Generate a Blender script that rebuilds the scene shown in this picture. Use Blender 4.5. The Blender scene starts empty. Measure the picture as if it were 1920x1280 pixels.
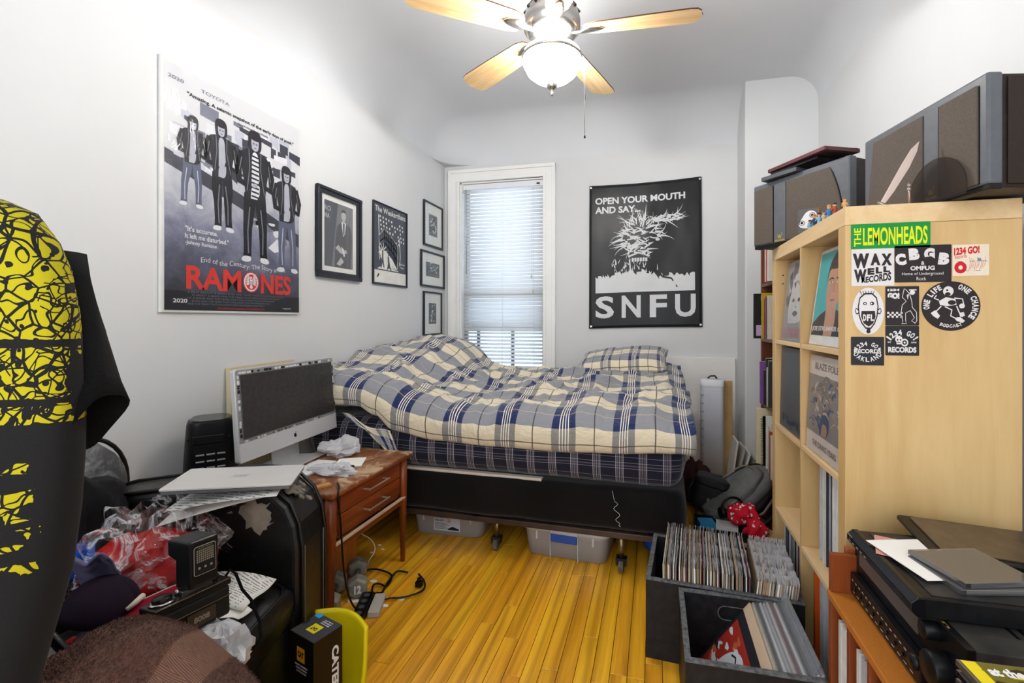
import bpy, bmesh, math, random
from math import pi, sin, cos, radians as R
from mathutils import Matrix, Vector, noise
random.seed(7)
SC = bpy.context.scene
COL = SC.collection
# ---------------------------------------------------------------- camera
YAW = 0.2345
EYE = 1.187
cam_data = bpy.data.cameras.new('camera')
cam = bpy.data.objects.new('camera', cam_data); COL.objects.link(cam)
cam.location = (0, 0, EYE)
cam.rotation_euler = (pi/2, 0, YAW)
cam_data.sensor_width = 36; cam_data.lens = 870/1920*36
cam_data.shift_x = (960-1020)/1920; cam_data.shift_y = -40/1920
cam_data.clip_start = .02; cam_data.clip_end = 60
SC.camera = cam
# ---------------------------------------------------------------- world, lights, exposure
w = bpy.data.worlds.new('sky'); SC.world = w; w.use_nodes = True
bgn = w.node_tree.nodes['Background']; bgn.inputs[0].default_value = (.92, .96, 1, 1); bgn.inputs[1].default_value = 2.5
vs = SC.view_settings
SC.display_settings.display_device = 'sRGB'
vs.view_transform = 'Standard'; vs.look = 'None'; vs.gamma = 1; vs.use_curve_mapping = False
vs.exposure = 0.22
LAMP = 40.0
def area_light(name, loc, rot, size, energy, color):
    d = bpy.data.lights.new(name, 'AREA'); d.energy = energy; d.color = color; d.shape = 'RECTANGLE'; d.size, d.size_y = size
    o = bpy.data.objects.new(name, d); COL.objects.link(o); o.location = loc; o.rotation_euler = rot; return o
area_light('hallway_daylight', (-.35, -1.1, 1.9), (R(80), 0, R(3)), (2.2, 1.8), 9, (1, .98, .95))  # unseen soft fill lamp added behind the camera to brighten the room
# ---------------------------------------------------------------- helpers
def lin(h):
    h = h.lstrip('#'); o = []
    for i in (0, 2, 4):
        v = int(h[i:i+2], 16)/255
        o.append(v/12.92 if v <= .04045 else ((v+.055)/1.055)**2.4)
    return tuple(o)+(1,)
class MB:
    def __init__(s, M=None): s.v = []; s.f = []; s.m = []; s.s = []; s.uv = {}; s.M = M or Matrix()
    def add(s, vs, fs, mat=0, smooth=False, uvs=None):
        b = len(s.v)
        s.v += [tuple(s.M @ Vector(p)) for p in vs]
        for f in fs: s.f.append([b+i for i in f]); s.m.append(mat); s.s.append(smooth)
        if uvs:
            for i, u in enumerate(uvs): s.uv[b+i] = u
        return s
    def box(s, a, b, mat=0, R=None):
        (x0, y0, z0), (x1, y1, z1) = a, b
        v = [(x0,y0,z0),(x1,y0,z0),(x1,y1,z0),(x0,y1,z0),(x0,y0,z1),(x1,y0,z1),(x1,y1,z1),(x0,y1,z1)]
        if R is not None:
            c = Vector(((x0+x1)/2,(y0+y1)/2,(z0+z1)/2)); v = [c+R@(Vector(p)-c) for p in v]
        return s.add(v, [(0,3,2,1),(4,5,6,7),(0,1,5,4),(1,2,6,5),(2,3,7,6),(3,0,4,7)], mat)
    def cyl(s, p0, p1, r0, r1=None, n=12, mat=0, smooth=True, caps=True):
        r1 = r0 if r1 is None else r1
        p0, p1 = Vector(p0), Vector(p1); d = (p1-p0).normalized()
        a = d.orthogonal().normalized(); b = d.cross(a)
        v = [p0+(a*cos(2*pi*i/n)+b*sin(2*pi*i/n))*r0 for i in range(n)]+[p1+(a*cos(2*pi*i/n)+b*sin(2*pi*i/n))*r1 for i in range(n)]
        s.add(v, [(i,(i+1)%n,n+(i+1)%n,n+i) for i in range(n)], mat, smooth)
        if caps: s.add(v, [tuple(range(n))[::-1], tuple(range(n, 2*n))], mat, False)
        return s
    def tube(s, pts, r, n=6, mat=0):
        P = [Vector(p) for p in pts]; N = len(P); v = []
        ref = None
        for i, p in enumerate(P):
            d = (P[min(i+1,N-1)]-P[max(i-1,0)]).normalized()
            if ref is None: ref = d.orthogonal().normalized()
            ref = (ref-d*ref.dot(d)); ref = ref.normalized() if ref.length > 1e-6 else d.orthogonal().normalized()
            b = d.cross(ref); rr = r[i] if isinstance(r, (list, tuple)) else r
            v += [p+(ref*cos(2*pi*k/n)+b*sin(2*pi*k/n))*rr for k in range(n)]
        f = [(i*n+k, i*n+(k+1)%n, (i+1)*n+(k+1)%n, (i+1)*n+k) for i in range(N-1) for k in range(n)]
        f += [tuple(range(n))[::-1], tuple(range((N-1)*n, N*n))]
        return s.add(v, f, mat, True)
    def lathe(s, prof, n=24, o=(0,0,0), mat=0, smooth=True):
        v = [(o[0]+r*cos(2*pi*k/n), o[1]+r*sin(2*pi*k/n), o[2]+z) for r, z in prof for k in range(n)]
        N = len(prof)
        f = [(i*n+k, i*n+(k+1)%n, (i+1)*n+(k+1)%n, (i+1)*n+k) for i in range(N-1) for k in range(n)]
        if prof[0][0] > 1e-4: f.append(tuple(range(n))[::-1])
        if prof[-1][0] > 1e-4: f.append(tuple(range((N-1)*n, N*n)))
        return s.add(v, f, mat, smooth)
    def prism(s, poly, z0, z1, mat=0, smooth=False):
        n = len(poly)
        v = [(x, y, z0) for x, y in poly]+[(x, y, z1) for x, y in poly]
        s.add(v, [(i,(i+1)%n,n+(i+1)%n,n+i) for i in range(n)], mat, smooth)
        return s.add(v, [tuple(range(n))[::-1], tuple(range(n, 2*n))], mat)
    def loft(s, rings, mat=0, smooth=True, caps=True):
        n = len(rings[0]); v = [p for r in rings for p in r]
        f = [(i*n+k, i*n+(k+1)%n, (i+1)*n+(k+1)%n, (i+1)*n+k) for i in range(len(rings)-1) for k in range(n)]
        if caps: f += [tuple(range(n))[::-1], tuple(range((len(rings)-1)*n, len(rings)*n))]
        return s.add(v, f, mat, smooth)
    def grid(s, fn, nu, nv, mat=0, smooth=True, uv=(1, 1)):
        v = [fn(i/nu, j/nv) for j in range(nv+1) for i in range(nu+1)]
        f = [(j*(nu+1)+i, j*(nu+1)+i+1, (j+1)*(nu+1)+i+1, (j+1)*(nu+1)+i) for j in range(nv) for i in range(nu)]
        return s.add(v, f, mat, smooth, [(i/nu*uv[0], j/nv*uv[1]) for j in range(nv+1) for i in range(nu+1)])
    def ball(s, c, r, n=12, mat=0):
        r = (r, r, r) if not isinstance(r, (tuple, list)) else r
        m = n//2
        v = [(c[0]+r[0]*sin(pi*j/m)*cos(2*pi*k/n), c[1]+r[1]*sin(pi*j/m)*sin(2*pi*k/n), c[2]-r[2]*cos(pi*j/m)) for j in range(1, m) for k in range(n)]
        b = len(v); v += [(c[0],c[1],c[2]-r[2]), (c[0],c[1],c[2]+r[2])]
        f = [(j*n+k, j*n+(k+1)%n, (j+1)*n+(k+1)%n, (j+1)*n+k) for j in range(m-2) for k in range(n)]
        f += [(b, (k+1)%n, k) for k in range(n)]+[(b+1, (m-2)*n+k, (m-2)*n+(k+1)%n) for k in range(n)]
        return s.add(v, f, mat, True)
    # flat print in the local xy plane at height z
    def flat(s, poly, z=.0004, mat=0): return s.add([(x, y, z) for x, y in poly], [tuple(range(len(poly)))], mat)
    def rect(s, x0, y0, x1, y1, z=.0004, mat=0): return s.flat([(x0,y0),(x1,y0),(x1,y1),(x0,y1)], z, mat)
    def disc(s, cx, cy, rx, ry=None, z=.0004, mat=0, n=24, a0=0, a1=2*pi):
        ry = ry or rx; full = abs(a1-a0-2*pi) < 1e-6
        return s.flat([(cx+rx*cos(a0+(a1-a0)*k/(n if full else n-1)), cy+ry*sin(a0+(a1-a0)*k/(n if full else n-1))) for k in range(n)], z, mat)
    def stroke(s, pts, wd, z=.0004, mat=0):
        P = [Vector((p[0], p[1])) for p in pts]; N = len(P); L = []; Rr = []
        for i, p in enumerate(P):
            d = P[min(i+1,N-1)]-P[max(i-1,0)]
            d = d.normalized() if d.length > 1e-9 else Vector((1, 0))
            q = Vector((-d.y, d.x))*((wd[i] if isinstance(wd, (list, tuple)) else wd)/2)
            L.append(p+q); Rr.append(p-q)
        v = [(p.x,p.y,z) for p in L]+[(p.x,p.y,z) for p in Rr]
        return s.add(v, [(i, N+i, N+i+1, i+1) for i in range(N-1)], mat)
    def text(s, t, x0, y0, x1, y1, z=.0004, mat=0, bold=0.0, rot=0, warp=None):
        v, f = glyphs(t, bold)
        if not v: return s
        ax = min(p[0] for p in v); bx = max(p[0] for p in v); ay = min(p[1] for p in v); by = max(p[1] for p in v)
        kx = (x1-x0)/max(bx-ax, 1e-6); ky = (y1-y0)/max(by-ay, 1e-6)
        out = []
        for px, py in v:
            u = (px-ax)*kx; q = (py-ay)*ky
            if rot: u, q = u*cos(rot)-q*sin(rot), u*sin(rot)+q*cos(rot)
            if warp: X, Y = warp((px-ax)/max(bx-ax,1e-6), q)
            else: X, Y = x0+u, y0+q
            out.append((X, Y, z))
        return s.add(out, f, mat)
    def arc_text(s, t, cx, cy, r, a0, a1, h, z=.0004, mat=0, bold=.02, inner=False):
        # each letter its own upright glyph turned along an arc from angle a0 to a1 (degrees)
        n = len(t)
        for i, ch in enumerate(t):
            if ch == ' ': continue
            a = R(a0+(a1-a0)*(i+.5)/n); wl = abs(R(a1-a0))*r/n*.82
            if ch in 'I1!': wl *= .5
            tn = a-pi/2 if not inner else a+pi/2
            v, f = glyphs(ch, bold)
            ax = min(p[0] for p in v); bx = max(p[0] for p in v); ay = min(p[1] for p in v); by = max(p[1] for p in v)
            out = []
            for px, py in v:
                u = ((px-ax)/max(bx-ax,1e-6)-.5)*wl; q = ((py-ay)/max(by-ay,1e-6)-.5)*h
                out.append((cx+r*cos(a)+u*cos(tn)-q*sin(tn), cy+r*sin(a)+u*sin(tn)+q*cos(tn), z))
            s.add(out, f, mat)
        return s
    def mesh(s, name, mats):
        me = bpy.data.meshes.new(name)
        me.from_pydata([tuple(p) for p in s.v], [], s.f); 
        for m in mats: me.materials.append(m)
        me.polygons.foreach_set('material_index', s.m); me.polygons.foreach_set('use_smooth', s.s)
        if s.uv:
            l = me.uv_layers.new(name='UVMap')
            for lp in me.loops: l.data[lp.index].uv = s.uv.get(lp.vertex_index, (0, 0))
        me.update(); return me
    def build(s, name, mats, parent=None, bevel=0, seg=2, sub=0, solid=0, loc=None, rot=None, fix=True):
        if not isinstance(mats, (list, tuple)): mats = [mats]
        me = s.mesh(name, mats)
        if fix:
            bm = bmesh.new(); bm.from_mesh(me)
            if s.uv == {} or sub: bmesh.ops.remove_doubles(bm, verts=bm.verts, dist=1e-6)
            bmesh.ops.recalc_face_normals(bm, faces=bm.faces) if fix == True else None
            bm.to_mesh(me); bm.free()
        o = bpy.data.objects.new(name, me); COL.objects.link(o)
        if parent: o.parent = parent
        if loc: o.location = loc
        if rot: o.rotation_euler = rot
        if solid: m = o.modifiers.new('solid', 'SOLIDIFY'); m.thickness = solid; m.offset = 0
        if bevel:
            m = o.modifiers.new('bevel', 'BEVEL'); m.width = bevel; m.segments = seg; m.limit_method = 'ANGLE'; m.angle_limit = R(40)
        if sub: m = o.modifiers.new('sub', 'SUBSURF'); m.levels = sub; m.render_levels = sub
        return o
_G = {}
def glyphs(t, bold=0.0):
    k = (t, bold)
    if k in _G: return _G[k]
    c = bpy.data.curves.new('t', 'FONT'); c.body = t; c.size = 1; c.offset = bold; c.resolution_u = 3
    o = bpy.data.objects.new('t', c); COL.objects.link(o)
    dg = bpy.context.evaluated_depsgraph_get(); me = bpy.data.meshes.new_from_object(o.evaluated_get(dg))
    v = [(p.co.x, p.co.y) for p in me.vertices]; f = [tuple(p.vertices) for p in me.polygons]
    bpy.data.objects.remove(o); bpy.data.curves.remove(c); bpy.data.meshes.remove(me)
    _G[k] = (v, f); return _G[k]
def tag(o, label=None, cat=None, group=None, kind=None):
    if label: o['label'] = label
    if cat: o['category'] = cat
    if group: o['group'] = group
    if kind: o['kind'] = kind
    return o
def thing(name, label, cat, loc=(0,0,0), rotz=0, group=None, rot=None):
    o = bpy.data.objects.new(name, None); COL.objects.link(o); o.empty_display_size = .05
    o.location = loc; o.rotation_euler = rot or (0, 0, rotz)
    return tag(o, label, cat, group)
def struct(mb, name, mats, parent=None, **k):
    o = mb.build(name, mats, parent, **k)
    if not parent: o['kind'] = 'structure'
    return o
def copy_obj(o, parent=None, loc=None, rot=None):
    c = o.copy(); COL.objects.link(c)
    if parent: c.parent = parent
    if loc is not None: c.location = loc
    if rot is not None: c.rotation_euler = rot
    return c
def face(o, facing):
    # matrix for a wall-mounted thing: local x to the viewer's right, y up, z out of the surface
    u, wv = {'+X': ((0,1,0),(1,0,0)), '-X': ((0,-1,0),(-1,0,0)), '-Y': ((1,0,0),(0,-1,0)), '+Z': ((1,0,0),(0,0,1))}[facing]
    v = (0,0,1) if facing != '+Z' else (0,1,0)
    M = Matrix.Identity(4)
    for i in range(3): M[i][0] = u[i]; M[i][1] = v[i]; M[i][2] = wv[i]; M[i][3] = o[i]
    return M
def fbm(x, y, z=0, o=3):
    return sum(noise.noise(Vector((x*2**k, y*2**k, z+7*k)))/2**k for k in range(o))
def ss(a, b, x):
    t = min(1, max(0, (x-a)/(b-a))); return t*t*(3-2*t)
# ---------------------------------------------------------------- materials
_M = {}
class NT:
    def __init__(s, name):
        s.m = bpy.data.materials.new(name); s.m.use_nodes = True; s.t = s.m.node_tree; s.b = s.t.nodes['Principled BSDF']
    def n(s, ty, **k):
        x = s.t.nodes.new(ty)
        for a, v in k.items(): setattr(x, a, v)
        return x
    def l(s, a, b): s.t.links.new(a, b)
    def math(s, op, a, b=None, c=None):
        x = s.n('ShaderNodeMath', operation=op)
        for i, q in enumerate((a, b, c)):
            if q is None: continue
            if isinstance(q, (int, float)): x.inputs[i].default_value = q
            else: s.l(q, x.inputs[i])
        return x.outputs[0]
    def mix(s, f, a, b):
        x = s.n('ShaderNodeMix', data_type='RGBA')
        for q, i in ((f, 0), (a, 6), (b, 7)):
            if isinstance(q, (int, float)): x.inputs[i].default_value = q
            elif isinstance(q, tuple): x.inputs[i].default_value = q
            else: s.l(q, x.inputs[i])
        return x.outputs[2]
    def coord(s, kind='Object', scale=(1,1,1), rot=(0,0,0), rand=False):
        c = s.n('ShaderNodeTexCoord'); m = s.n('ShaderNodeMapping'); m.inputs['Scale'].default_value = scale; m.inputs['Rotation'].default_value = rot
        s.l(c.outputs[kind], m.inputs[0])
        if rand:
            i = s.n('ShaderNodeObjectInfo'); k = s.math('MULTIPLY', i.outputs['Random'], 37.0)
            s.l(k, m.inputs['Location'])
        return m.outputs[0]
    def noise(s, co, scale=5, detail=3, rough=.55, dist=0):
        x = s.n('ShaderNodeTexNoise'); x.inputs['Scale'].default_value = scale; x.inputs['Detail'].default_value = detail
        x.inputs['Roughness'].default_value = rough; x.inputs['Distortion'].default_value = dist
        s.l(co, x.inputs['Vector']); return x.outputs['Fac']
    def ramp(s, f, stops, interp='LINEAR'):
        x = s.n('ShaderNodeValToRGB'); x.color_ramp.interpolation = interp; e = x.color_ramp.elements
        while len(e) < len(stops): e.new(.5)
        for i, (p, c) in enumerate(stops): e[i].position = p; e[i].color = lin(c) if isinstance(c, str) else (c, c, c, 1)
        s.l(f, x.inputs[0]); return x.outputs[0]
    def bump(s, h, strength=.3, dist=.002):
        x = s.n('ShaderNodeBump'); x.inputs['Strength'].default_value = strength; x.inputs['Distance'].default_value = dist
        s.l(h, x.inputs['Height']); s.l(x.outputs[0], s.b.inputs['Normal'])
    def base(s, c):
        if isinstance(c, tuple): s.b.inputs['Base Color'].default_value = c
        else: s.l(c, s.b.inputs['Base Color'])
    def set(s, rough=.5, metal=0, spec=.25, sheen=0, trans=0, alpha=1, coat=0):
        b = s.b.inputs
        b['Roughness'].default_value = rough; b['Metallic'].default_value = metal; b['Specular IOR Level'].default_value = spec
        b['Sheen Weight'].default_value = sheen; b['Transmission Weight'].default_value = trans; b['Alpha'].default_value = alpha; b['Coat Weight'].default_value = coat
def mat(name, c, rough=.5, metal=0, spec=None, var=.06, vs=6, bump=.1, bs=120, bd=.001, sheen=0, coat=0, trans=0, emit=0, c2=None, kind='Object', scale=(1,1,1), lo=.35, hi=.65, rand=False):
    if name in _M: return _M[name]
    if spec is None: spec = .5 if metal > .3 else (.08 if rough > .7 else .25)
    t = NT(name); t.set(rough, metal, spec, sheen, trans, 1, coat)
    co = t.coord(kind, scale, rand=rand); f = t.noise(co, vs, 4)
    L = lin(c)
    if c2: L2 = lin(c2)
    else: L2 = tuple(max(0, x*(1-var*2.2)) for x in L[:3])+(1,)
    x = t.n('ShaderNodeMapRange'); x.inputs[1].default_value = lo; x.inputs[2].default_value = hi; t.l(f, x.inputs[0])
    t.base(t.mix(x.outputs[0], L2, L))
    if bump: t.bump(t.noise(co, bs, 2), bump, bd)
    if emit: t.b.inputs['Emission Color'].default_value = L; t.b.inputs['Emission Strength'].default_value = emit
    _M[name] = t.m; return t.m
def wood(name, a, b, axis=1, scale=9, stretch=.06, rough=.4, bump=.08, coat=0, rand=True, dark=None, tint=.25, ring=0):
    if name in _M: return _M[name]
    t = NT(name); t.set(rough, 0, .5, 0, 0, 1, coat)
    sc = [1, 1, 1]; sc[axis] = stretch
    co = t.coord('Object', tuple(sc), rand=rand)
    f = t.noise(co, scale*2, 5, .6, 1.2); f2 = t.noise(co, scale*14, 3, .7)
    g = t.math('ADD', t.math('MULTIPLY', f, .75), t.math('MULTIPLY', f2, .25))
    c = t.ramp(g, [(.36, a), (.62, b)])
    if ring:
        wv = t.n('ShaderNodeTexWave'); wv.inputs['Scale'].default_value = ring; wv.inputs['Distortion'].default_value = 9; wv.inputs['Detail'].default_value = 2; wv.inputs['Detail Scale'].default_value = .8
        t.l(co, wv.inputs['Vector']); c = t.mix(t.math('MULTIPLY', t.math('POWER', wv.outputs['Fac'], 4), .42), c, lin(dark or a))
    if tint:
        i = t.n('ShaderNodeObjectInfo')
        h = t.n('ShaderNodeHueSaturation'); t.l(c, h.inputs['Color']); t.l(t.math('ADD', t.math('MULTIPLY', i.outputs['Random'], tint), 1-tint/2), h.inputs['Value'])
        t.l(t.math('ADD', t.math('MULTIPLY', t.math('FRACT', t.math('MULTIPLY', i.outputs['Random'], 7.3)), .02*tint*4), .5-.01*tint*4), h.inputs['Hue']); c = h.outputs[0]
    t.base(c); t.bump(g, bump, .001)
    _M[name] = t.m; return t.m
def film(name, tint='#ffffff', amount=.16, rough=.12, bump=0, bs=30, kind='Object', milk=0, fres=.5, crease=0):
    # thin clear plastic: see-through with glossy sheen
    if name in _M: return _M[name]
    t = NT(name); tr = t.n('ShaderNodeBsdfTransparent'); tr.inputs[0].default_value = lin(tint)
    gl = t.n('ShaderNodeBsdfGlossy'); gl.inputs['Roughness'].default_value = rough
    mx = t.n('ShaderNodeMixShader'); lw = t.n('ShaderNodeLayerWeight'); lw.inputs[0].default_value = .35
    if bump:
        bm = t.n('ShaderNodeBump'); bm.inputs['Strength'].default_value = bump; bm.inputs['Distance'].default_value = .01
        t.l(t.noise(t.coord(kind), bs, 3, .6, 1.5), bm.inputs['Height']); t.l(bm.outputs[0], gl.inputs['Normal']); t.l(bm.outputs[0], lw.inputs['Normal'])
    fac = t.math('ADD', t.math('MULTIPLY', lw.outputs['Fresnel'], fres), amount)
    fac = t.math('MINIMUM', fac, .85)
    t.l(fac, mx.inputs[0]); t.l(tr.outputs[0], mx.inputs[1]); t.l(gl.outputs[0], mx.inputs[2])
    out = mx.outputs[0]
    if milk:
        df = t.n('ShaderNodeBsdfDiffuse'); df.inputs[0].default_value = lin('#e6e6ea'); m2 = t.n('ShaderNodeMixShader'); m2.inputs[0].default_value = milk
        if crease:
            nz = t.noise(t.coord('Object'), crease, 4, .6, 2.5); rd = t.math('SUBTRACT', 1, t.math('MINIMUM', 1, t.math('MULTIPLY', t.math('ABSOLUTE', t.math('SUBTRACT', nz, .5)), 14)))
            t.l(t.math('MULTIPLY', t.math('POWER', rd, 2), milk), m2.inputs[0])
        t.l(out, m2.inputs[1]); t.l(df.outputs[0], m2.inputs[2]); out = m2.outputs[0]
    t.l(out, t.t.nodes['Material Output'].inputs[0]); _M[name] = t.m; return t.m
def stripes(t, f, bands):
    # 0/1 mask of fract(f) inside any of the (lo,hi) bands
    o = None
    fr = t.math('FRACT', f)
    for lo, hi in bands:
        q = t.math('MULTIPLY', t.math('GREATER_THAN', fr, lo), t.math('LESS_THAN', fr, hi))
        o = q if o is None else t.math('MAXIMUM', o, q)
    return o
white_paint = mat('white_wall_paint', '#d1d2d3', .75, var=.012, vs=3, bump=.25, bs=6, bd=.004)
ceil_paint = mat('ceiling_plaster', '#d2d4d7', .8, var=.015, vs=2, bump=.3, bs=3, bd=.01)
trim_paint = mat('gloss_trim_paint', '#ecebe9', .4, var=.02, vs=4, bump=.06, bs=40)
black = mat('black_plastic', '#0e0e10', .38, var=.15, vs=20, bump=.05, bs=300)
matte_black = mat('matte_black', '#090909', .75, var=.2, vs=20)
white_p = mat('white_plastic', '#e6e7ea', .35, var=.02)
chrome = mat('brushed_nickel', '#c9c6c2', .22, 1, var=.06, vs=30)
steel = mat('zinc_steel', '#9a9690', .35, 1, var=.25, vs=40)
paper = mat('paper', '#e9e7e2', .8, var=.03, vs=12, bump=.2, bs=25)
ink = mat('black_ink', '#141414', .7, var=.1)
W_ = mat('white_ink', '#e2e2e2', .7, var=.04)
gold = mat('gold_ink', '#c9a94e', .35, .6)
# ================================================================ room shell
XL, XR, XJ, YB, YJ, YN, ZC = -1.93, 1.15, .656, 4.05, 3.72, -1.25, 2.97
CR = .34; CRR = .20
# floor slab + boards
honey = wood('honey_oak_board', '#c98a18', '#f0b52c', axis=1, scale=10, stretch=.05, rough=.28, bump=.12, coat=.25, tint=.16, ring=5, dark='#8a5410')
slab = MB().box((XL-.2, YN, -.12), (XR+.2, YB+.2, -.014))
gapm = mat('board_joint_shadow', '#3a1f0a', .8)  # dark brown slab colour showing in the joints between boards
floor = struct(slab, 'floor', gapm)
BW = .0575
rest = MB()
nb = 0
k = 0; x = XL
board_cache = {}
while x < XR-.001:
    w_ = min(BW, XR-x); y = YN+random.uniform(-.8, 0); vis = -1.42 < x < .14
    while y < YB:
        L = random.choice([.35, .5, .6, .75, .9, 1.1]); y1 = min(YB, y+L); y0 = max(y, YN)
        if y1 > y0+.02:
            if vis and y1 > 1.0 and y0 < 2.75 and nb < 290:
                key = (round(w_, 4), round(y1-y0, 3))
                if key not in board_cache:
                    hl = (y1-y0)/2-.0007; hw = w_/2-.0009; c_ = .0009
                    b = MB()
                    b.add([(-hw,-hl,-.014),(hw,-hl,-.014),(hw,hl,-.014),(-hw,hl,-.014),(-hw,-hl,-c_),(hw,-hl,-c_),(hw,hl,-c_),(-hw,hl,-c_),(-hw+c_,-hl+c_,0),(hw-c_,-hl+c_,0),(hw-c_,hl-c_,0),(-hw+c_,hl-c_,0)],
                          [(0,1,5,4),(1,2,6,5),(2,3,7,6),(3,0,4,7),(4,5,9,8),(5,6,10,9),(6,7,11,10),(7,4,8,11),(8,9,10,11)])
                    board_cache[key] = b.mesh('floor_board', [honey])
                o = bpy.data.objects.new('floor_board', board_cache[key]); COL.objects.link(o); o.parent = floor
                o.location = (x+w_/2, (y0+y1)/2, random.uniform(-.0006, 0)); nb += 1
            else:
                rest.box((x+.0008, y0+.0007, -.014), (x+w_-.0008, y1-.0007, random.uniform(-.0006, 0)))
        y = y1
    x += w_
tag(rest.build('outer_floor_boards', wood('honey_oak_board', '', ''), floor), kind='stuff')
# walls
def wallbox(name, a, b): return struct(MB().box(a, b), name, white_paint)
wallbox('wall_left', (XL-.15, YN, -.1), (XL, YB+.2, ZC+.1))
wallbox('wall_right', (XR, YN, -.1), (XR+.15, YJ+.33, ZC+.1))
# back wall with window opening
WX0, WX1, WZ0, WZ1 = -1.775, -.955, .62, 2.47
b = MB()
b.box((XL, YB, -.1), (WX0, YB+.2, ZC+.1)).box((WX1, YB, -.1), (XJ, YB+.2, ZC+.1)).box((WX0, YB, -.1), (WX1, YB+.2, WZ0)).box((WX0, YB, WZ1), (WX1, YB+.2, ZC+.1))
struct(b, 'wall_back', white_paint)
struct(MB().box((XJ, YJ, -.1), (XR+.15, YB+.2, ZC+.05)), 'wall_chimney_breast', white_paint, bevel=.012, seg=3)
# ceiling with coved edges: one smooth sheet following left, back and right walls
def cove(x, y):
    z = ZC
    for d, c_ in ((x-XL, CR), (XR-x, CRR), (YB-y, CR)):
        if d < c_:
            q = max(0, min(1, 1-d/c_)); z = min(z, ZC-c_+c_*math.sqrt(max(0, 1-q*q)))
    ax, ay = x-XL, YB-y
    if ax < CR and ay < CR:
        q = min(1, math.hypot(CR-ax, CR-ay)/CR); z = min(z, ZC-CR+CR*math.sqrt(max(0, 1-q*q)))
    return z+.004*fbm(x*1.3, y*1.3)*min(1, max(0, (min(x-XL, XR-x, YB-y)-.05)/.4))
def cgx(u):
    n = 30
    return None
xs = [XL+CR*(1-cos(pi/2*i/12)) for i in range(12)]+[XL+CR+(XR-XL-CR-CRR)*i/24 for i in range(25)]+[XR-CRR*(1-cos(pi/2*(11-i)/12)) for i in range(12)]
ys = [YN+(YB-CR-YN)*i/36 for i in range(37)]+[YB-CR*(1-cos(pi/2*(11-i)/12)) for i in range(12)]
cm = MB(); nx = len(xs)
cm.add([(x, y, cove(x, y)) for y in ys for x in xs], [(j*nx+i, j*nx+i+1, (j+1)*nx+i+1, (j+1)*nx+i) for j in range(len(ys)-1) for i in range(nx-1)], 0, True)
cm.box((XL-.15, YN, ZC+.03), (XR+.15, YB+.2, ZC+.12))
struct(cm, 'ceiling', ceil_paint, fix=False)
# baseboards
def bb(name, a, b): struct(MB().box(a, b), name, trim_paint, bevel=.006)
bb('baseboard_left', (XL, YN, 0), (XL+.018, YB, .16)); bb('baseboard_back', (XL+.018, YB-.018, 0), (XJ, YB, .16))
bb('baseboard_right', (XR-.018, YN, 0), (XR, YJ, .16)); bb('baseboard_chimney', (XJ, YJ-.018, 0), (XR-.018, YJ, .16))
# back wall low panel (white board standing proud behind the bed end)
struct(MB().box((.02, YB-.03, 0), (XJ-.02, YB, .88)), 'trim_1', mat('panel_paint', '#e6e4e0', .6, var=.02), bevel=.004)
# ---------------------------------------------------------------- window
win = MB(); 
T = .012
cx0, cx1, cz1 = -1.885, -.86, 2.585
for (a, c, t_) in ((0, .11, .022), (0, .03, .036), (.085, .112, .030)):
    for side in (0, 1):
        if side == 0: win.box((cx0+a, YB-t_, .62), (cx0+c, YB, cz1-c))
        else: win.box((cx1-c, YB-t_, .62), (cx1-a, YB, cz1-c))
    win.box((cx0+a, YB-t_, cz1-c), (cx1-a, YB, cz1-a))
win_o = struct(win, 'window_1', trim_paint, bevel=.003)
win_o['label'] = 'tall white sash window with moulded casing behind the bed'
sash = MB()
def sashrect(x0, x1, z0, z1, y, wd=.045, t_=.03):
    sash.box((x0, y, z0), (x0+wd, y+t_, z1)).box((x1-wd, y, z0), (x1, y+t_, z1)).box((x0, y, z0), (x1, y+t_, z0+wd)).box((x0, y, z1-wd), (x1, y+t_, z1))
sashrect(WX0, WX1, 1.40, WZ1, YB+.11); sashrect(WX0, WX1, WZ0, 1.45, YB+.07)
sash.box((WX0+.13, YB+.09, WZ0), (WX0+.16, YB+.11, 1.13)).box((WX0+.47, YB+.09, WZ0), (WX0+.50, YB+.11, 1.13)).box((WX0, YB+.085, 1.10), (WX1, YB+.11, 1.15))
sash.build('sash', mat('sash_paint', '#b9b4a9', .5), win_o, bevel=.002)
glassm = film('window_glass', '#eef6ff', .04, .02)
for z0, z1, y in ((1.445, WZ1-.045, YB+.125), (WZ0+.045, 1.405, YB+.085)):
    MB().box((WX0+.045, y, z0), (WX1-.045, y+.004, z1)).build('pane', glassm, win_o)
MB().box((WX0-.08, YB-.06, .59), (WX1+.08, YB+.1, .62)).build('window_sill', trim_paint, win_o, bevel=.004)
MB().box((WX0, YB, WZ0), (WX0+.012, YB+.2, WZ1)).box((WX1-.012, YB, WZ0), (WX1, YB+.2, WZ1)).box((WX0, YB, WZ1-.012), (WX1, YB+.2, WZ1)).build('jamb_lining', trim_paint, win_o)
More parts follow.
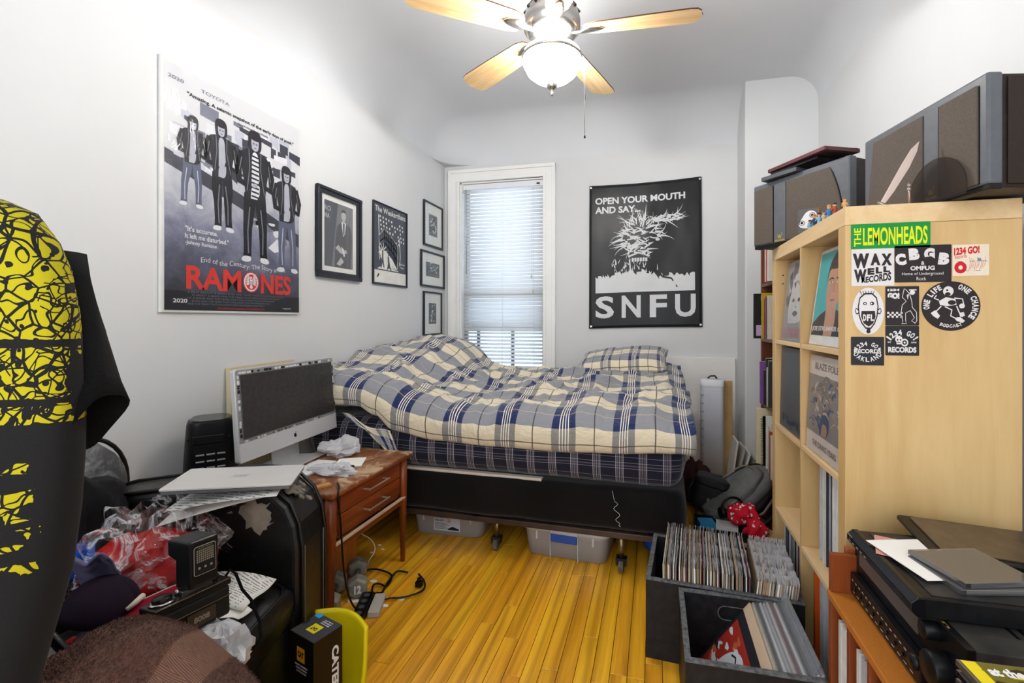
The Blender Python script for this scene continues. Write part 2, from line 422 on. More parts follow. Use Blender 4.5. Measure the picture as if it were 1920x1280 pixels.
# venetian blind
t = NT('blind_vinyl'); t.set(.45)
tl = t.n('ShaderNodeBsdfTranslucent'); tl.inputs[0].default_value = (.96, .96, .95, 1); mx = t.n('ShaderNodeMixShader'); mx.inputs[0].default_value = .68
t.base(t.mix(t.noise(t.coord('Object'), 6), lin('#e3e4e6'), lin('#f4f4f4')))
t.l(t.b.outputs[0], mx.inputs[1]); t.l(tl.outputs[0], mx.inputs[2]); t.l(mx.outputs[0], t.t.nodes['Material Output'].inputs[0])
vinyl = t.m
bl = thing('venetian_blind', 'white slatted venetian blind hanging in the tall window', 'blind', (-1.365, YB+.035, 2.44))
MB().box((-.395, -.02, -.035), (.395, .02, .015)).build('headrail', white_p, bl, bevel=.003)
MB().box((.325, -.024, -.022), (.355, -.019, -.010)).build('maker_plate', black, bl)
MB().box((-.42, -.024, -.05), (-.385, .02, .02)).build('rail_bracket', mat('aged_plastic', '#d8d4c6', .5), bl, bevel=.002)
slat = MB()
def slf(u, v): return ((u-.5)*.775, (v-.5)*.035, .0035*(1-(2*v-1)**2))
slat.grid(slf, 2, 4)
sm = None
for i in range(48):
    z = -.055-i*.0338
    a = R(68) if i < 38 else R(28)
    if i == 28 or i == 38: a = R(80)
    if sm is None: o = slat.build('slat', vinyl, bl, loc=(0, 0, z), rot=(a, 0, 0), solid=.0012); sm = o
    else: o = copy_obj(sm, None, (random.uniform(-.001, .001), 0, z), (a+R(random.uniform(-2, 2)), random.uniform(-.0012, .0012), 0))
MB().box((-.39, -.018, -1.69), (.39, .018, -1.672)).build('bottom_rail', white_p, bl, bevel=.003)
for xx in (-.3, 0, .3): MB().cyl((xx, -.021, -.03), (xx, -.021, -1.68), .0012, n=5).build('ladder_cord', white_p, bl)
MB().cyl((-.355, -.03, -.03), (-.35, -.032, -.82), .004, n=6).build('tilt_wand', film('clear_rod', '#e8eef2', .25, .1), bl)
cd = MB().cyl((.28, -.028, -.03), (.28, -.028, -.85), .001, n=5); cd.cyl((.295, -.028, -.03), (.295, -.028, -.98), .001, n=5)
co = cd.build('pull_cord', white_p, bl)
for tx, tz in ((.28,-.84),(.295,-.97)): MB().lathe([(.003,0),(.007,-.01),(.008,-.03),(.004,-.035)], 8, (tx,-.028,tz)).build('cord_tassel', mat('aged_plastic', '#d8d4c6'), co)
# neighbouring wall seen through the lower slats
nbw = MB().box((-3.6, YB+2.2, -.5), (.6, YB+2.4, 1.35))
tag(nbw.build('neighbour_wall', mat('pale_siding', '#dfe6ea', .8)), 'pale neighbouring wall glimpsed between the lower blind slats', 'wall')
# ================================================================ ceiling fan
FX, FY, FZ = -.457, 2.07, 2.50
fan = thing('ceiling_fan', 'five-blade ceiling fan with maple blades and lit glass bowl', 'ceiling fan', (FX, FY, FZ))
MB().lathe([(.0,.47),(.07,.47),(.075,.44),(.05,.40),(.012,.395)][::-1], 28).build('canopy', chrome, fan)
MB().cyl((0,0,.15), (0,0,.42), .0125, n=16).build('downrod', chrome, fan)
MB().lathe([(.05,-.02),(.105,-.015),(.128,.01),(.13,.05),(.122,.085),(.09,.125),(.04,.15),(.02,.17),(0,.17)], 36).build('motor_housing', chrome, fan)
vent = MB()
for k in range(16):
    a = 2*pi*k/16; vent.cyl((.09*cos(a), .09*sin(a), .122), (.127*cos(a), .127*sin(a), .075), .006, n=6)
vent.build('vent_ribs', mat('dark_nickel', '#57534f', .35, .9), fan)
MB().lathe([(0,-.075),(.03,-.075),(.036,-.06),(.036,-.03),(.03,-.015),(0,-.015)], 28).build('switch_housing', chrome, fan)
blade_w = wood('maple_blade', '#c9a06a', '#dfc295', axis=0, scale=12, stretch=.08, rough=.4, tint=.05)
blade_e = mat('blade_edge_brown', '#4a2f1c', .5)
bp = [(.16,-.046),(.2,-.058),(.42,-.068),(.60,-.073),(.632,-.066),(.648,-.045),(.652,-.02),(.66,0),(.652,.02),(.648,.045),(.632,.066),(.60,.073),(.42,.068),(.2,.058),(.16,.046),(.145,.03),(.14,0),(.145,-.03)]
bm_ = MB(); n_ = len(bp)
bm_.add([(x_, y_, -.003) for x_, y_ in bp]+[(x_, y_, .003) for x_, y_ in bp], [tuple(range(n_))[::-1], tuple(range(n_, 2*n_))], 0)
bm_.add([(x_, y_, -.003) for x_, y_ in bp]+[(x_, y_, .003) for x_, y_ in bp], [(i,(i+1)%n_,n_+(i+1)%n_,n_+i) for i in range(n_)], 1)
ir = MB()
ir.loft([[(x_, w2*cos(a), z_+.006*sin(a)) for a in [2*pi*k/10 for k in range(10)]] for x_, w2, z_ in ((.05,.018,.0),(.09,.016,-.01),(.13,.014,-.012),(.15,.03,-.008),(.18,.030,-.007),(.215,.02,-.006),(.235,.004,-.005))])
b0 = i0 = None
for k in range(5):
    az = YAW+R(-11+72*k); rot = (R(11), 0, az)
    if b0 is None:
        b0 = bm_.build('blade', [blade_w, blade_e], fan, rot=rot); i0 = ir.build('blade_iron', chrome, b0)
    else:
        c = copy_obj(b0, fan, rot=rot); copy_obj(i0, c)
glow = NT('lit_glass_bowl'); glow.set(.3)
glow.b.inputs['Emission Color'].default_value = (1, .96, .9, 1); glow.b.inputs['Emission Strength'].default_value = LAMP
glow.base((.95, .93, .9, 1))
bowl = MB().lathe([(.06,-.07),(.10,-.075),(.128,-.095),(.135,-.12),(.13,-.15),(.112,-.185),(.085,-.208),(.05,-.222),(.012,-.227)], 36)
bowl.build('glass_bowl', glow.m, fan)
for k in range(2):
    a = YAW+R(-65-60*k); p_ = (.07*cos(a), .07*sin(a), -.068)
    MB().ball(p_, .018, 12).build('bulb', glow.m, fan)
for k_, (rr_, en_) in enumerate(((-.09, 48), (.09, 27))):
    ld = bpy.data.lights.new('bulb_light', 'POINT'); ld.energy = en_; ld.color = (1, .985, .965); ld.shadow_soft_size = .035
    lo = bpy.data.objects.new('bulb_light', ld); COL.objects.link(lo); lo.location = (FX-rr_*sin(YAW), FY+rr_*cos(YAW), FZ-.05)
MB().lathe([(.134,-.112),(.139,-.116),(.139,-.122),(.134,-.126)], 36).build('bowl_band', chrome, fan)
MB().lathe([(.012,-.222),(.022,-.228),(.026,-.24),(.02,-.255),(.008,-.262),(.006,-.275),(.009,-.28),(.004,-.29),(0,-.291)], 16).build('finial', chrome, fan)
def chain(pts):
    m = MB().tube(pts, .0013, 5)
    return m
ch = chain([(.05,.045,-.06),(.143,.05,-.12),(.146,.05,-.30)]).build('pull_chain', chrome, fan)
ch2 = chain([(.06,.01,-.06),(.142,.03,-.12),(.1465,.028,-.47)]).build('pull_chain', chrome, fan)
MB().lathe([(0,0),(.004,-.004),(.004,-.014),(0,-.016)], 8, (.1465,.028,-.47)).build('chain_bob', black, ch2)
# ================================================================ wall art
rng = random.Random(11)
def prt(name, c, rough=.35, **k): return mat('print_'+name, c, rough, var=k.pop('var', .05), vs=k.pop('vs', 14), bump=0, **k)
def smooth(P, it=2):
    for _ in range(it):
        Q = [P[0]]
        for a_, b_ in zip(P, P[1:]):
            a_, b_ = Vector(a_), Vector(b_); Q += [tuple(a_*.75+b_*.25), tuple(a_*.25+b_*.75)]
        Q.append(P[-1]); P = Q
    return P
def blob(cx, cy, rx, ry, n=18, jit=.25, r=rng):
    return [(cx+rx*cos(2*pi*k/n)*(1+r.uniform(-jit, jit)), cy+ry*sin(2*pi*k/n)*(1+r.uniform(-jit, jit))) for k in range(n)]
# ---- large film poster under creased film
P = thing('music_film_poster', 'large film poster of four figures in leather jackets under creased plastic', 'poster', (XL+.004, 1.452, 1.225))
M0 = Matrix(((0,0,1,0),(1,0,0,0),(0,1,0,0),(0,0,0,1)))
PW, PH = .733, 1.025
MB(M0).box((-.008, -.006, -.003), (PW+.004, PH, .009)).build('backing_board', mat('foam_board', '#dcdcda', .6), P, bevel=.001)
ph = NT('print_street_photo'); ph.set(.3)
co = ph.coord('Object'); n1 = ph.noise(co, 7, 5, .7, .6); sp = ph.n('ShaderNodeSeparateXYZ'); ph.l(co, sp.inputs[0])
hgt = ph.math('ADD', ph.math('MULTIPLY', sp.outputs[2], 1.05), ph.math('MULTIPLY', n1, .5))
ph.base(ph.ramp(hgt, [(.18, '#1f1e22'), (.36, '#3d3d47'), (.50, '#5a5c70'), (.64, '#83859a'), (.80, '#b0b2bb'), (1.0, '#cccdd0')]))
pc = {k: prt('poster_'+k, c, .35) for k, c in dict(dark='#1d1c22', jacket='#26262c', jean='#5d6278', face='#aeb0bb', white='#dcdde2', wall='#b9bcc8', grey='#777a88', red='#d8392f', low='#26262b', hair='#26242b', tar='#3f3f4b').items()}
pm = [ph.m]+list(pc.values()); pi_ = {k: i+1 for i, k in enumerate(pc)}
a = MB(M0); Z0 = .0095
a.rect(.006, .004, PW-.002, PH-.012, Z0, 0)
def pl(poly, c, z): a.flat(poly, Z0+z*.0002, pi_[c])
for k in range(70):   # torn bills on the wall behind
    x_, y_ = rng.uniform(.02, .66), rng.uniform(.60, .88); w_, h_ = rng.uniform(.03, .09), rng.uniform(.012, .05)
    a.flat([(x_, y_), (x_+w_, y_-.01+rng.uniform(-.01, .01)), (x_+w_, y_+h_), (x_, y_+h_+rng.uniform(-.01, .01))], Z0+.0002+k*.000004, pi_[rng.choice(['wall', 'white', 'grey', 'wall', 'tar'])])
pl([(.006,.60),(.34,.50),(.73,.36),(.73,.43),(.36,.56),(.006,.66)], 'tar', 2)
for k in range(12):
    x_ = rng.uniform(.3, .7); y_ = .60-.33*x_+rng.uniform(-.02, .05); a.flat(blob(x_, y_, rng.uniform(.01, .03), rng.uniform(.006, .02), 7), Z0+.00045, pi_['white' if k % 2 else 'grey'])
pl([(.52,.33),(.58,.385),(.63,.33),(.56,.31)], 'white', 3)
def figure(x0, foot, H, legs, lean=0, stripes_=False, spread=.03):
    g = lambda u, v: (x0+u*H+lean*v*H, foot+v*H)
    SM2 = lambda P: [(p[0], p[1]) for p in smooth([(q[0], q[1], 0) for q in P+[P[0]]])]
    sp_ = lambda P, c, z: a.flat(SM2([g(*p) for p in P]), Z0+z*.0002, pi_[c])
    st_ = lambda P, wd, c, z: a.stroke([g(*p) for p in P], [w_*H for w_ in wd] if isinstance(wd, (list, tuple)) else wd*H, Z0+z*.0002, pi_[c])
    for s_ in (-1, 1):
        st_([(s_*.045,.50), (s_*.058,.36), (s_*(.050+spread),.24), (s_*(.052+spread),.10), (s_*(.055+spread),.02)], [.105,.098,.078,.066,.070], legs, 4)
        st_([(s_*(.03+spread),.40), (s_*(.05+spread),.22), (s_*(.045+spread),.05)], .010, 'grey' if legs == 'dark' else 'wall', 4.5)
        sp_([(s_*(.025+spread),.025), (s_*(.09+spread),.030), (s_*(.115+spread),-.010), (s_*(.06+spread),-.020), (s_*(.02+spread),-.005)], 'white', 5)
    sp_([(-.085,.46), (.09,.46), (.105,.60), (.135,.74), (.13,.81), (.05,.845), (-.05,.845), (-.13,.81), (-.135,.74), (-.10,.60)], 'jacket', 6)
    sp_([(-.04,.47), (.045,.47), (.035,.70), (.03,.83), (-.03,.83), (-.03,.66)], 'white' if stripes_ else 'face', 7)
    if stripes_:
        for q in range(10): pl([g(-.036,.485+q*.034), g(.036,.480+q*.034), g(.034,.494+q*.034), g(-.034,.499+q*.034)], 'jacket', 8)
    st_([(-.115,.80), (-.150,.68), (-.140,.58), (-.03,.555)], [.055,.058,.052,.036], 'dark', 9)
    st_([(.115,.80), (.155,.67), (.145,.57), (.03,.60)], [.055,.058,.052,.036], 'dark', 9)
    for q_ in ([(-.055,.84), (-.05,.70), (-.075,.52)], [(.055,.84), (.05,.70), (.085,.52)], [(-.12,.76), (-.14,.66)], [(.125,.76), (.145,.64)]): st_(q_, .007, 'grey', 10)
    sp_([(-.04,.565), (.0,.555), (.03,.575), (.0,.60)], 'face', 10)
    sp_([(-.052,.83), (-.064,.92), (-.05,.985), (.0,1.0), (.05,.985), (.064,.92), (.052,.83)], 'hair', 11)
    sp_([(-.028,.85), (-.036,.90), (-.030,.94), (.030,.94), (.036,.90), (.028,.85), (.0,.835)], 'face', 12)
    sp_([(-.045,.925), (.0,.915), (.045,.925), (.04,.97), (-.04,.97)], 'hair', 13)
    pl([g(-.020,.897), g(-.006,.897), g(-.006,.889), g(-.020,.889)], 'jacket', 14); pl([g(.020,.897), g(.006,.897), g(.006,.889), g(.020,.889)], 'jacket', 14)
    pl([g(-.010,.864), g(.010,.864), g(.010,.859), g(-.010,.859)], 'jacket', 14)
figure(.118, .45, .385, 'jean', .02)
figure(.270, .375, .50, 'dark', -.03, spread=.0)
figure(.445, .255, .64, 'dark', -.01, True, spread=.02)
figure(.650, .225, .56, 'jean', -.02, spread=.02)
a.rect(.006, .004, PW-.002, .085, Z0+.0009, pi_['low'])
tx = lambda s_, x0, y0, x1, y1, c='white', b=.02, z=.0012, **k: a.text(s_, x0, y0, x1, y1, Z0+z, pi_[c], b, **k)
tx('"Amazing. A seismic snapshot of the early days of punk."', .10, .905, .69, .927, 'dark', .03)
tx('-Dana Kirkland, Evening Weekly', .34, .884, .52, .896, 'dark', .01)
tx('2020        TOYOTA', .02, .95, .30, .965, 'grey', .01)
tx('"It\'s accurate.', .09, .338, .24, .360, 'white', .02); tx('It left me disturbed."', .09, .308, .295, .330, 'white', .02); tx('-Johnny Ramone', .09, .278, .235, .300, 'white', .02)
tx('End of the Century: The Story of the', .16, .205, .63, .235, 'white', .0, warp=lambda u, q: (.16+u*.47, .205+q+.004*sin(u*21)))
tx('RAM', .095, .095, .362, .195, 'red', .03); tx('NES', .475, .095, .67, .195, 'red', .03)
a.disc(.418, .147, .046, .050, Z0+.0013, pi_['red'], 28); a.disc(.418, .147, .041, .045, Z0+.0014, pi_['white'], 28); a.disc(.418, .147, .034, .038, Z0+.0015, pi_['red'], 24)
for sg in (-1, 1):
    for k in range(7):
        an = R(78-22*k*.8); L_ = .030-.0018*k; x0_, y0_ = .418+sg*.008, .158-.003*k
        a.stroke([(x0_, y0_), (x0_+sg*L_*.6*cos(an)+sg*.004, y0_+L_*.7*sin(an)), (x0_+sg*L_*cos(an*.8)+sg*.003, y0_+L_*sin(an*.9))], [.006, .005, .002], Z0+.0016, pi_['white'])
a.flat([(.409,.160),(.427,.160),(.426,.140),(.418,.131),(.410,.140)], Z0+.0018, pi_['white']); a.disc(.4165, .168, .0055, .006, Z0+.0018, pi_['white'], 10); a.flat([(.412,.169),(.405,.166),(.412,.165)], Z0+.0019, pi_['white'])
a.flat([(.414,.134),(.422,.134),(.428,.119),(.418,.114),(.408,.119)], Z0+.0017, pi_['white'])
for k in range(4): a.rect(.4115+k*.0038, .136, .4130+k*.0038, .152, Z0+.0020, pi_['red'])
for r_ in range(5):
    tx('A FILM ABOUT A BAND AND THE YEARS THAT FOLLOWED WITH INTERVIEWS AND FOOTAGE'[r_*5:r_*5+52], .10+.02*(r_%2), .078-.0125*r_, .62-.03*r_, .0855-.0125*r_, 'grey', 0)
tx('2020', .04, .035, .10, .052, 'white', .02); tx('magnolia', .615, .018, .67, .028, 'white', 0)
tx('SOUNDTRACK AVAILABLE ON COMPACT DISC', .24, .012, .50, .019, 'red', 0)
a.build('print', pm, P, fix=False)
def sheet(u, v): return (-.004+(PW+.006)*u, -.002+PH*v, .0155+.0035*math.sin(40*(u*.6+v)+6*fbm(u*2, v*2))*max(0, 1-1.9*u)*max(0, v-.45)*2+.0012*fbm(u*6, v*9))
MB(M0).grid(sheet, 60, 80).build('plastic_film', film('clear_wrap', '#ffffff', .03, .2, bump=.3, bs=14, fres=.22), P, fix=False)
# ---- framed pieces on the left wall
def frame_on_left(name, label, cat, y0, y1, z0, z1, fw, fd, fm, mat_w, paint, group=None, glass=True):
    W2, H2 = y1-y0, z1-z0
    T = thing(name, label, cat, (XL+.003, y0, z0), 0, group)
    f = MB(M0)
    for (ax, ay, bx, by) in ((0,0,W2,fw),(0,H2-fw,W2,H2),(0,fw,fw,H2-fw),(W2-fw,fw,W2,H2-fw)): f.box((ax, ay, 0), (bx, by, fd))
    if fw > .025:
        g = fw*.45
        for (ax, ay, bx, by) in ((0,0,W2,g),(0,H2-g,W2,H2),(0,g,g,H2-g),(W2-g,g,W2,H2-g)): f.box((ax, ay, fd), (bx, by, fd+.008))
    f.build('frame', fm, T, bevel=.0025)
    if mat_w:
        b_ = MB(M0)
        b_.box((fw-.002, fw-.002, 0), (W2-fw+.002, H2-fw+.002, .004))
        b_.build('mount', mat('mount_card', '#e4e4e0', .8, var=.02), T)
    paint(T, fw+mat_w, fw+mat_w, W2-fw-mat_w, H2-fw-mat_w, .0045)
    if glass: MB(M0).box((fw-.001, fw-.001, .012), (W2-fw+.001, H2-fw+.001, .0135)).build('glazing', film('picture_glass', '#ffffff', .02, .03, fres=.12), T)
    return T
fblk = mat('satin_black_frame', '#2b2e35', .35, var=.1)
def paint_man(T, x0, y0, x1, y1, z):
    m = MB(M0); W2, H2 = x1-x0, y1-y0; mats = [prt('slate', '#3b3e49'), prt('midgrey', '#6d6f75'), prt('suit', '#3f4045'), prt('skin', '#b5b3b0'), prt('shirt', '#dcdcdc'), prt('hair', '#26262a'), prt('lettergrey', '#a4a7ad')]
    g = lambda u, v: (x0+u*W2, y0+v*H2)
    q = lambda pts, c, k: m.flat([g(*p) for p in pts], z+k*.0002, c)
    q([(0,0),(1,0),(1,1),(0,1)], 1, 0); q([(0,0),(.24,0),(.46,1),(0,1)], 0, 1)
    q([(.34,0),(.93,0),(.98,.5),(.93,.66),(.74,.72),(.56,.72),(.42,.64),(.36,.4)], 2, 2)
    q([(.57,.73),(.75,.73),(.70,.55),(.64,.50)], 4, 3); q([(.63,.71),(.69,.71),(.68,.55),(.655,.52),(.635,.55)], 2, 4)
    q([(.655+.085*cos(2*pi*k/16), .83+.085*sin(2*pi*k/16)) for k in range(16)], 3, 3); q([(.61,.76),(.70,.76),(.69,.71),(.62,.71)], 3, 4)
    q([(.57,.86),(.58,.91),(.65,.935),(.73,.91),(.745,.86),(.70,.885),(.62,.885)], 5, 5)
    for dx in (-.035, .03): q([(.65+dx,.84),(.665+dx,.84),(.665+dx,.832),(.65+dx,.832)], 5, 5)
    q([(.64,.785),(.68,.785),(.68,.778),(.64,.778)], 2, 5)
    q([(.36,.30),(.47,.36),(.60,.28),(.74,.30),(.78,.25),(.62,.22),(.50,.24)], 3, 5); q([(.40,.05),(.56,.17),(.66,.10),(.52,.03)], 3, 5)
    q([(.56,.34),(.66,.30),(.70,.20),(.66,.18)], 4, 6)
    m.text('RO', *g(-.0,.84), *g(.21,.92), z+.001, 6, .02); m.text('MA', *g(-.0,.73), *g(.17,.81), z+.001, 6, .02)
    m.build('photo_print', mats, T, fix=False)
frame_on_left('framed_portrait', 'wide black frame holding a grey portrait of a man in a suit', 'framed picture', 2.322, 2.735, 1.443, 1.985, .038, .018, fblk, .034, paint_man)
def paint_concert(T, x0, y0, x1, y1, z):
    m = MB(M0); W2, H2 = x1-x0, y1-y0; mats = [prt('charcoal', '#43454f'), prt('bone', '#dddbd3'), prt('charcoal2', '#3c3d45')]
    g = lambda u, v: (x0+u*W2, y0+v*H2)
    q = lambda pts, c, k: m.flat([g(*p) for p in pts], z+k*.0002, c)
    q([(0,0),(1,0),(1,1),(0,1)], 0, 0); q([(.02,.015),(.98,.015),(.98,.17),(.02,.17)], 1, 1)
    m.text('The Weakerthans', *g(.04,.895), *g(.97,.965), z+.0008, 1, .01)
    q([(.10,.10),(.14,.13),(.17,.12),(.13,.08),(.09,.075)], 2, 2)
    st = lambda pts, w_, c=1, k=3: m.stroke([g(*p) for p in pts], w_*W2, z+k*.0002, c)
    for r_ in range(6):
        for c_ in range(9):
            u, v = .17+c_*.085+r_*.012, .86-r_*.052-c_*.006
            if rng.random() < .62: q([(u,v),(u+.032,v-.004),(u+.030,v-.030),(u-.002,v-.028)], 1, 2)
    q([(.16,.60),(.30,.70),(.52,.62),(.72,.52),(.70,.24),(.40,.36),(.18,.46)], 0, 3)
    for pts in ([(.16,.60),(.30,.70),(.52,.62),(.72,.52),(.70,.22)], [(.16,.60),(.18,.40)], [(.30,.70),(.33,.44)], [(.52,.62),(.54,.34)], [(.18,.53),(.32,.60),(.52,.53),(.71,.42)], [(.18,.46),(.32,.52),(.53,.44),(.71,.32)], [(.42,.655),(.45,.38)], [(.62,.57),(.63,.28)], [(.37,.68),(.39,.41)], [(.48,.64),(.50,.36)], [(.57,.60),(.59,.31)], [(.67,.55),(.67,.25)], [(.14,.86),(.17,.30)], [(.76,.64),(.80,.40),(.78,.26)]): st(pts, .018)
    q([(.10,.185),(.20,.22),(.24,.30),(.16,.40),(.25,.44),(.40,.40),(.56,.32),(.68,.22),(.74,.185)], 1, 4)
    for k in range(9): st([(.26,.42), (.26+.13*cos(k*.7), .42+.10*sin(k*.7))], .014, 1, 5)
    q([(.40,.36),(.44,.36),(.47,.24),(.52,.19),(.49,.185),(.44,.22),(.41,.19),(.38,.19),(.41,.26)], 0, 5); q([(.41,.385),(.44,.385),(.44,.365),(.41,.365)], 0, 5)
    q([(.24,.42),(.27,.42),(.28,.30),(.31,.21),(.28,.21),(.255,.27),(.22,.20),(.19,.20),(.235,.30)], 0, 5)
    for k in range(60): u = rng.uniform(.42, .70); v = rng.uniform(.19, .19+.30*(.72-u)); q([(u,v),(u+.012,v),(u+.006,v+.012)], 0, 5)
    m.text('Fallow', *g(.76,.28), *g(.95,.31), z+.001, 1); m.text('tour', *g(.80,.235), *g(.92,.26), z+.001, 1)
    m.build('printed_sheet', mats, T, fix=False)
frame_on_left('framed_concert_poster', 'thin-framed dark concert poster with white drawing of crooked buildings', 'poster', 2.883, 3.341, 1.442, 2.033, .008, .014, fblk, 0, paint_concert, glass=False)
def paint_small(seed, horiz, mm):
    def f(T, x0, y0, x1, y1, z):
        W2, H2 = x1-x0, y1-y0; r = random.Random(seed); m = MB(M0); mats = [prt('photo_grey', '#6c757d', c2='#2f353b', vs=60, var=.4), prt('photo_dark', '#30363d'), prt('photo_light', '#c6ccd0')]
        g = lambda u, v: (x0+u*W2, y0+v*H2)
        m.flat([g(0,0), g(1,0), g(1,1), g(0,1)], z, 0)
        if mm == 2:
            for k in range(8): m.flat([g(0,k/8+.07), g(1,k/8+.07), g(1,k/8+.12), g(0,k/8+.12)], z+.0003, 1)
        for k in range(46):
            u, v = r.gauss(.5, .17), r.gauss(.55, .2)
            if .05 < u < .95 and .05 < v < .95: m.flat([g(*p) for p in blob(u, v, .07, .05, 7, .4, r)], z+.0004+k*.00001, r.choice([1, 1, 2]))
        m.build('photo_print', mats, T, fix=False)
    return f
for nm, (y0, y1, z0, z1), sd, md, mw, lb in (
  ('top', (3.615, 3.975, 1.832, 2.222), 1, 0, .085, 'small black frame with tall pale-mounted photo, topmost of three by the window'),
  ('mid', (3.565, 4.010, 1.476, 1.788), 2, 0, .078, 'wide black frame with landscape photo, between two upright frames by the window'),
  ('low', (3.611, 3.956, 1.052, 1.438), 3, 2, .085, 'small black frame with striped dark photo, lowest of three by the window')):
    frame_on_left('framed_photo', lb, 'framed picture', y0, y1, z0, z1, .016, .016, fblk, mw, paint_small(sd, 0, md), 'three small frames beside the window')
# ---- fabric flag on the back wall
FL = thing('band_flag', 'black fabric flag with shaggy face print pinned on back wall', 'flag', (-.555, YB-.004, 1.122))
M1 = Matrix(((1,0,0,0),(0,0,-1,0),(0,1,0,0),(0,0,0,1)))
fw_, fh_ = .93, 1.245
def sag(u, v):
    x_ = u*fw_+.012*(1-v)*(u-.4); y_ = v*fh_+.018*(u-.5)-.012*sin(pi*u)*(1 if v > .5 else -.4)*abs(2*v-1)
    d = .012+.007*fbm(u*3.1+2, v*2.2, 1)+.006*sin(9*(u-.55*v))*sin(pi*v)*sin(pi*u)
    edge = min(u, 1-u)*4+0
    return (x_, y_, max(.003, d))
def tex(u, v): p = sag(u, v); return (p[0], p[1], p[2]+.0012)
satin = mat('black_satin_cloth', '#131418', .36, var=.15, vs=7, bump=.12, bs=900, sheen=.3)
MB(M1).grid(sag, 40, 50).build('cloth', satin, FL, solid=.0012, fix=False)
fp = MB(M1)
class Warp(MB):
    def add(s, vs, fs, mat=0, smooth=False, uvs=None):
        return MB.add(s, [tex(min(1, max(0, p[0])), min(1, max(0, p[1])))[:2]+(tex(min(1, max(0, p[0])), min(1, max(0, p[1])))[2]+p[2],) for p in vs], fs, mat, smooth, uvs)
fp = Warp(M1)
def Tx(t_, x0, y0, x1, y1, b_): # cut long glyph faces finely enough to follow the cloth
    fp.text(t_, x0, y0, x1, y1, .001, 0, b_)
Tx('OPEN YOUR MOUTH', .055, .865, .86, .912, .035); Tx('AND SAY...', .055, .80, .47, .848, .035)
for ch, x0, x1 in (('S', .06, .23), ('N', .30, .47), ('F', .55, .70), ('U', .77, .945)): Tx(ch, x0, .068, x1, .222, .028)
r5 = random.Random(5)
# ragged ground
top = [(.06+i*.022, .335+.035*r5.random()+.04*math.exp(-((i-16)/9)**2)) for i in range(41)]
for i in range(40):
    (xa, ya), (xb, yb) = top[i], top[i+1]; fp.flat([(xa, .245), (xb, .245+.0*i), (xb, yb-.02*(r5.random() < .3)), (xa, ya)], .0006)
def hair(x_, y_, an, L, wd, cv):
    pts = []
    for k in range(7):
        pts.append((x_, y_)); x_ += L/6*cos(an); y_ += L/6*sin(an)*.75; an += cv/6
    fp.stroke(pts, [wd*(1-k/6.5) for k in range(7)], .0008)
for k in range(95):                      # shaggy mane sweeping from crown
    th = r5.uniform(-.2, pi+.9); cx_, cy_ = .46+.17*cos(th)*r5.uniform(.5, 1.1), .62+.12*sin(th)*r5.uniform(.6, 1.1)
    hair(cx_, cy_, th+r5.uniform(-.5, .5), r5.uniform(.03, .15), r5.uniform(.006, .013), r5.uniform(-1.4, 1.4))
for k in range(40): hair(r5.uniform(.55, .80), r5.uniform(.72, .77), r5.uniform(-.6, .8), r5.uniform(.04, .14), .009, r5.uniform(-1.2, 1.2))
for k in range(60):                      # brow, cheeks, wrinkles
    hair(r5.uniform(.33, .54), r5.uniform(.50, .68), r5.choice([.3, -.2, 2.8])+r5.uniform(-.4, .4), r5.uniform(.03, .10), r5.uniform(.008, .016), r5.uniform(-1, 1))
fp.stroke([(.37,.47),(.38,.38),(.375,.33)], .012, .001); fp.stroke([(.36,.49),(.45,.515),(.55,.49)], .012, .001)
for k in range(6): fp.flat([(.39+k*.024,.478),(.408+k*.024,.48),(.41+k*.024,.455),(.392+k*.024,.452)], .001)
fp.disc(.42, .565, .03, .016, .0012); fp.disc(.62, .60, .02, .01, .001, n=9)
for k in range(70): hair(r5.uniform(.20, .62), r5.uniform(.28, .46), pi/2+r5.uniform(-.5, .5), r5.uniform(.02, .07), r5.uniform(.006, .012), r5.uniform(-1, 1))
fp.stroke([(.62,.39),(.66,.345),(.74,.33),(.79,.27)], [.016,.014,.012,.008], .001, 1)
for k in range(16): hair(r5.uniform(.1, .9), r5.uniform(.26, .34), r5.uniform(-.3, .3), .05, .008, 0) if 0 else fp.stroke([(r5.uniform(.1,.9),.30),(r5.uniform(.1,.9),.29)][:1]+[(0,0)][:0]+[(r5.uniform(.3,.9),.30)], .003, .001, 1) if 0 else None
fp.build('print', [mat('print_offwhite_cloth', '#d3d4d6', .55, var=.03, bump=0), satin], FL, fix=False)
for u, v in ((.015, .985), (.985, .985), (.02, .015), (.985, .015)):
    p = sag(u, v); MB(M1).cyl((p[0], p[1], p[2]-.002), (p[0], p[1], p[2]+.004), .009, n=14).build('grommet', chrome, FL)
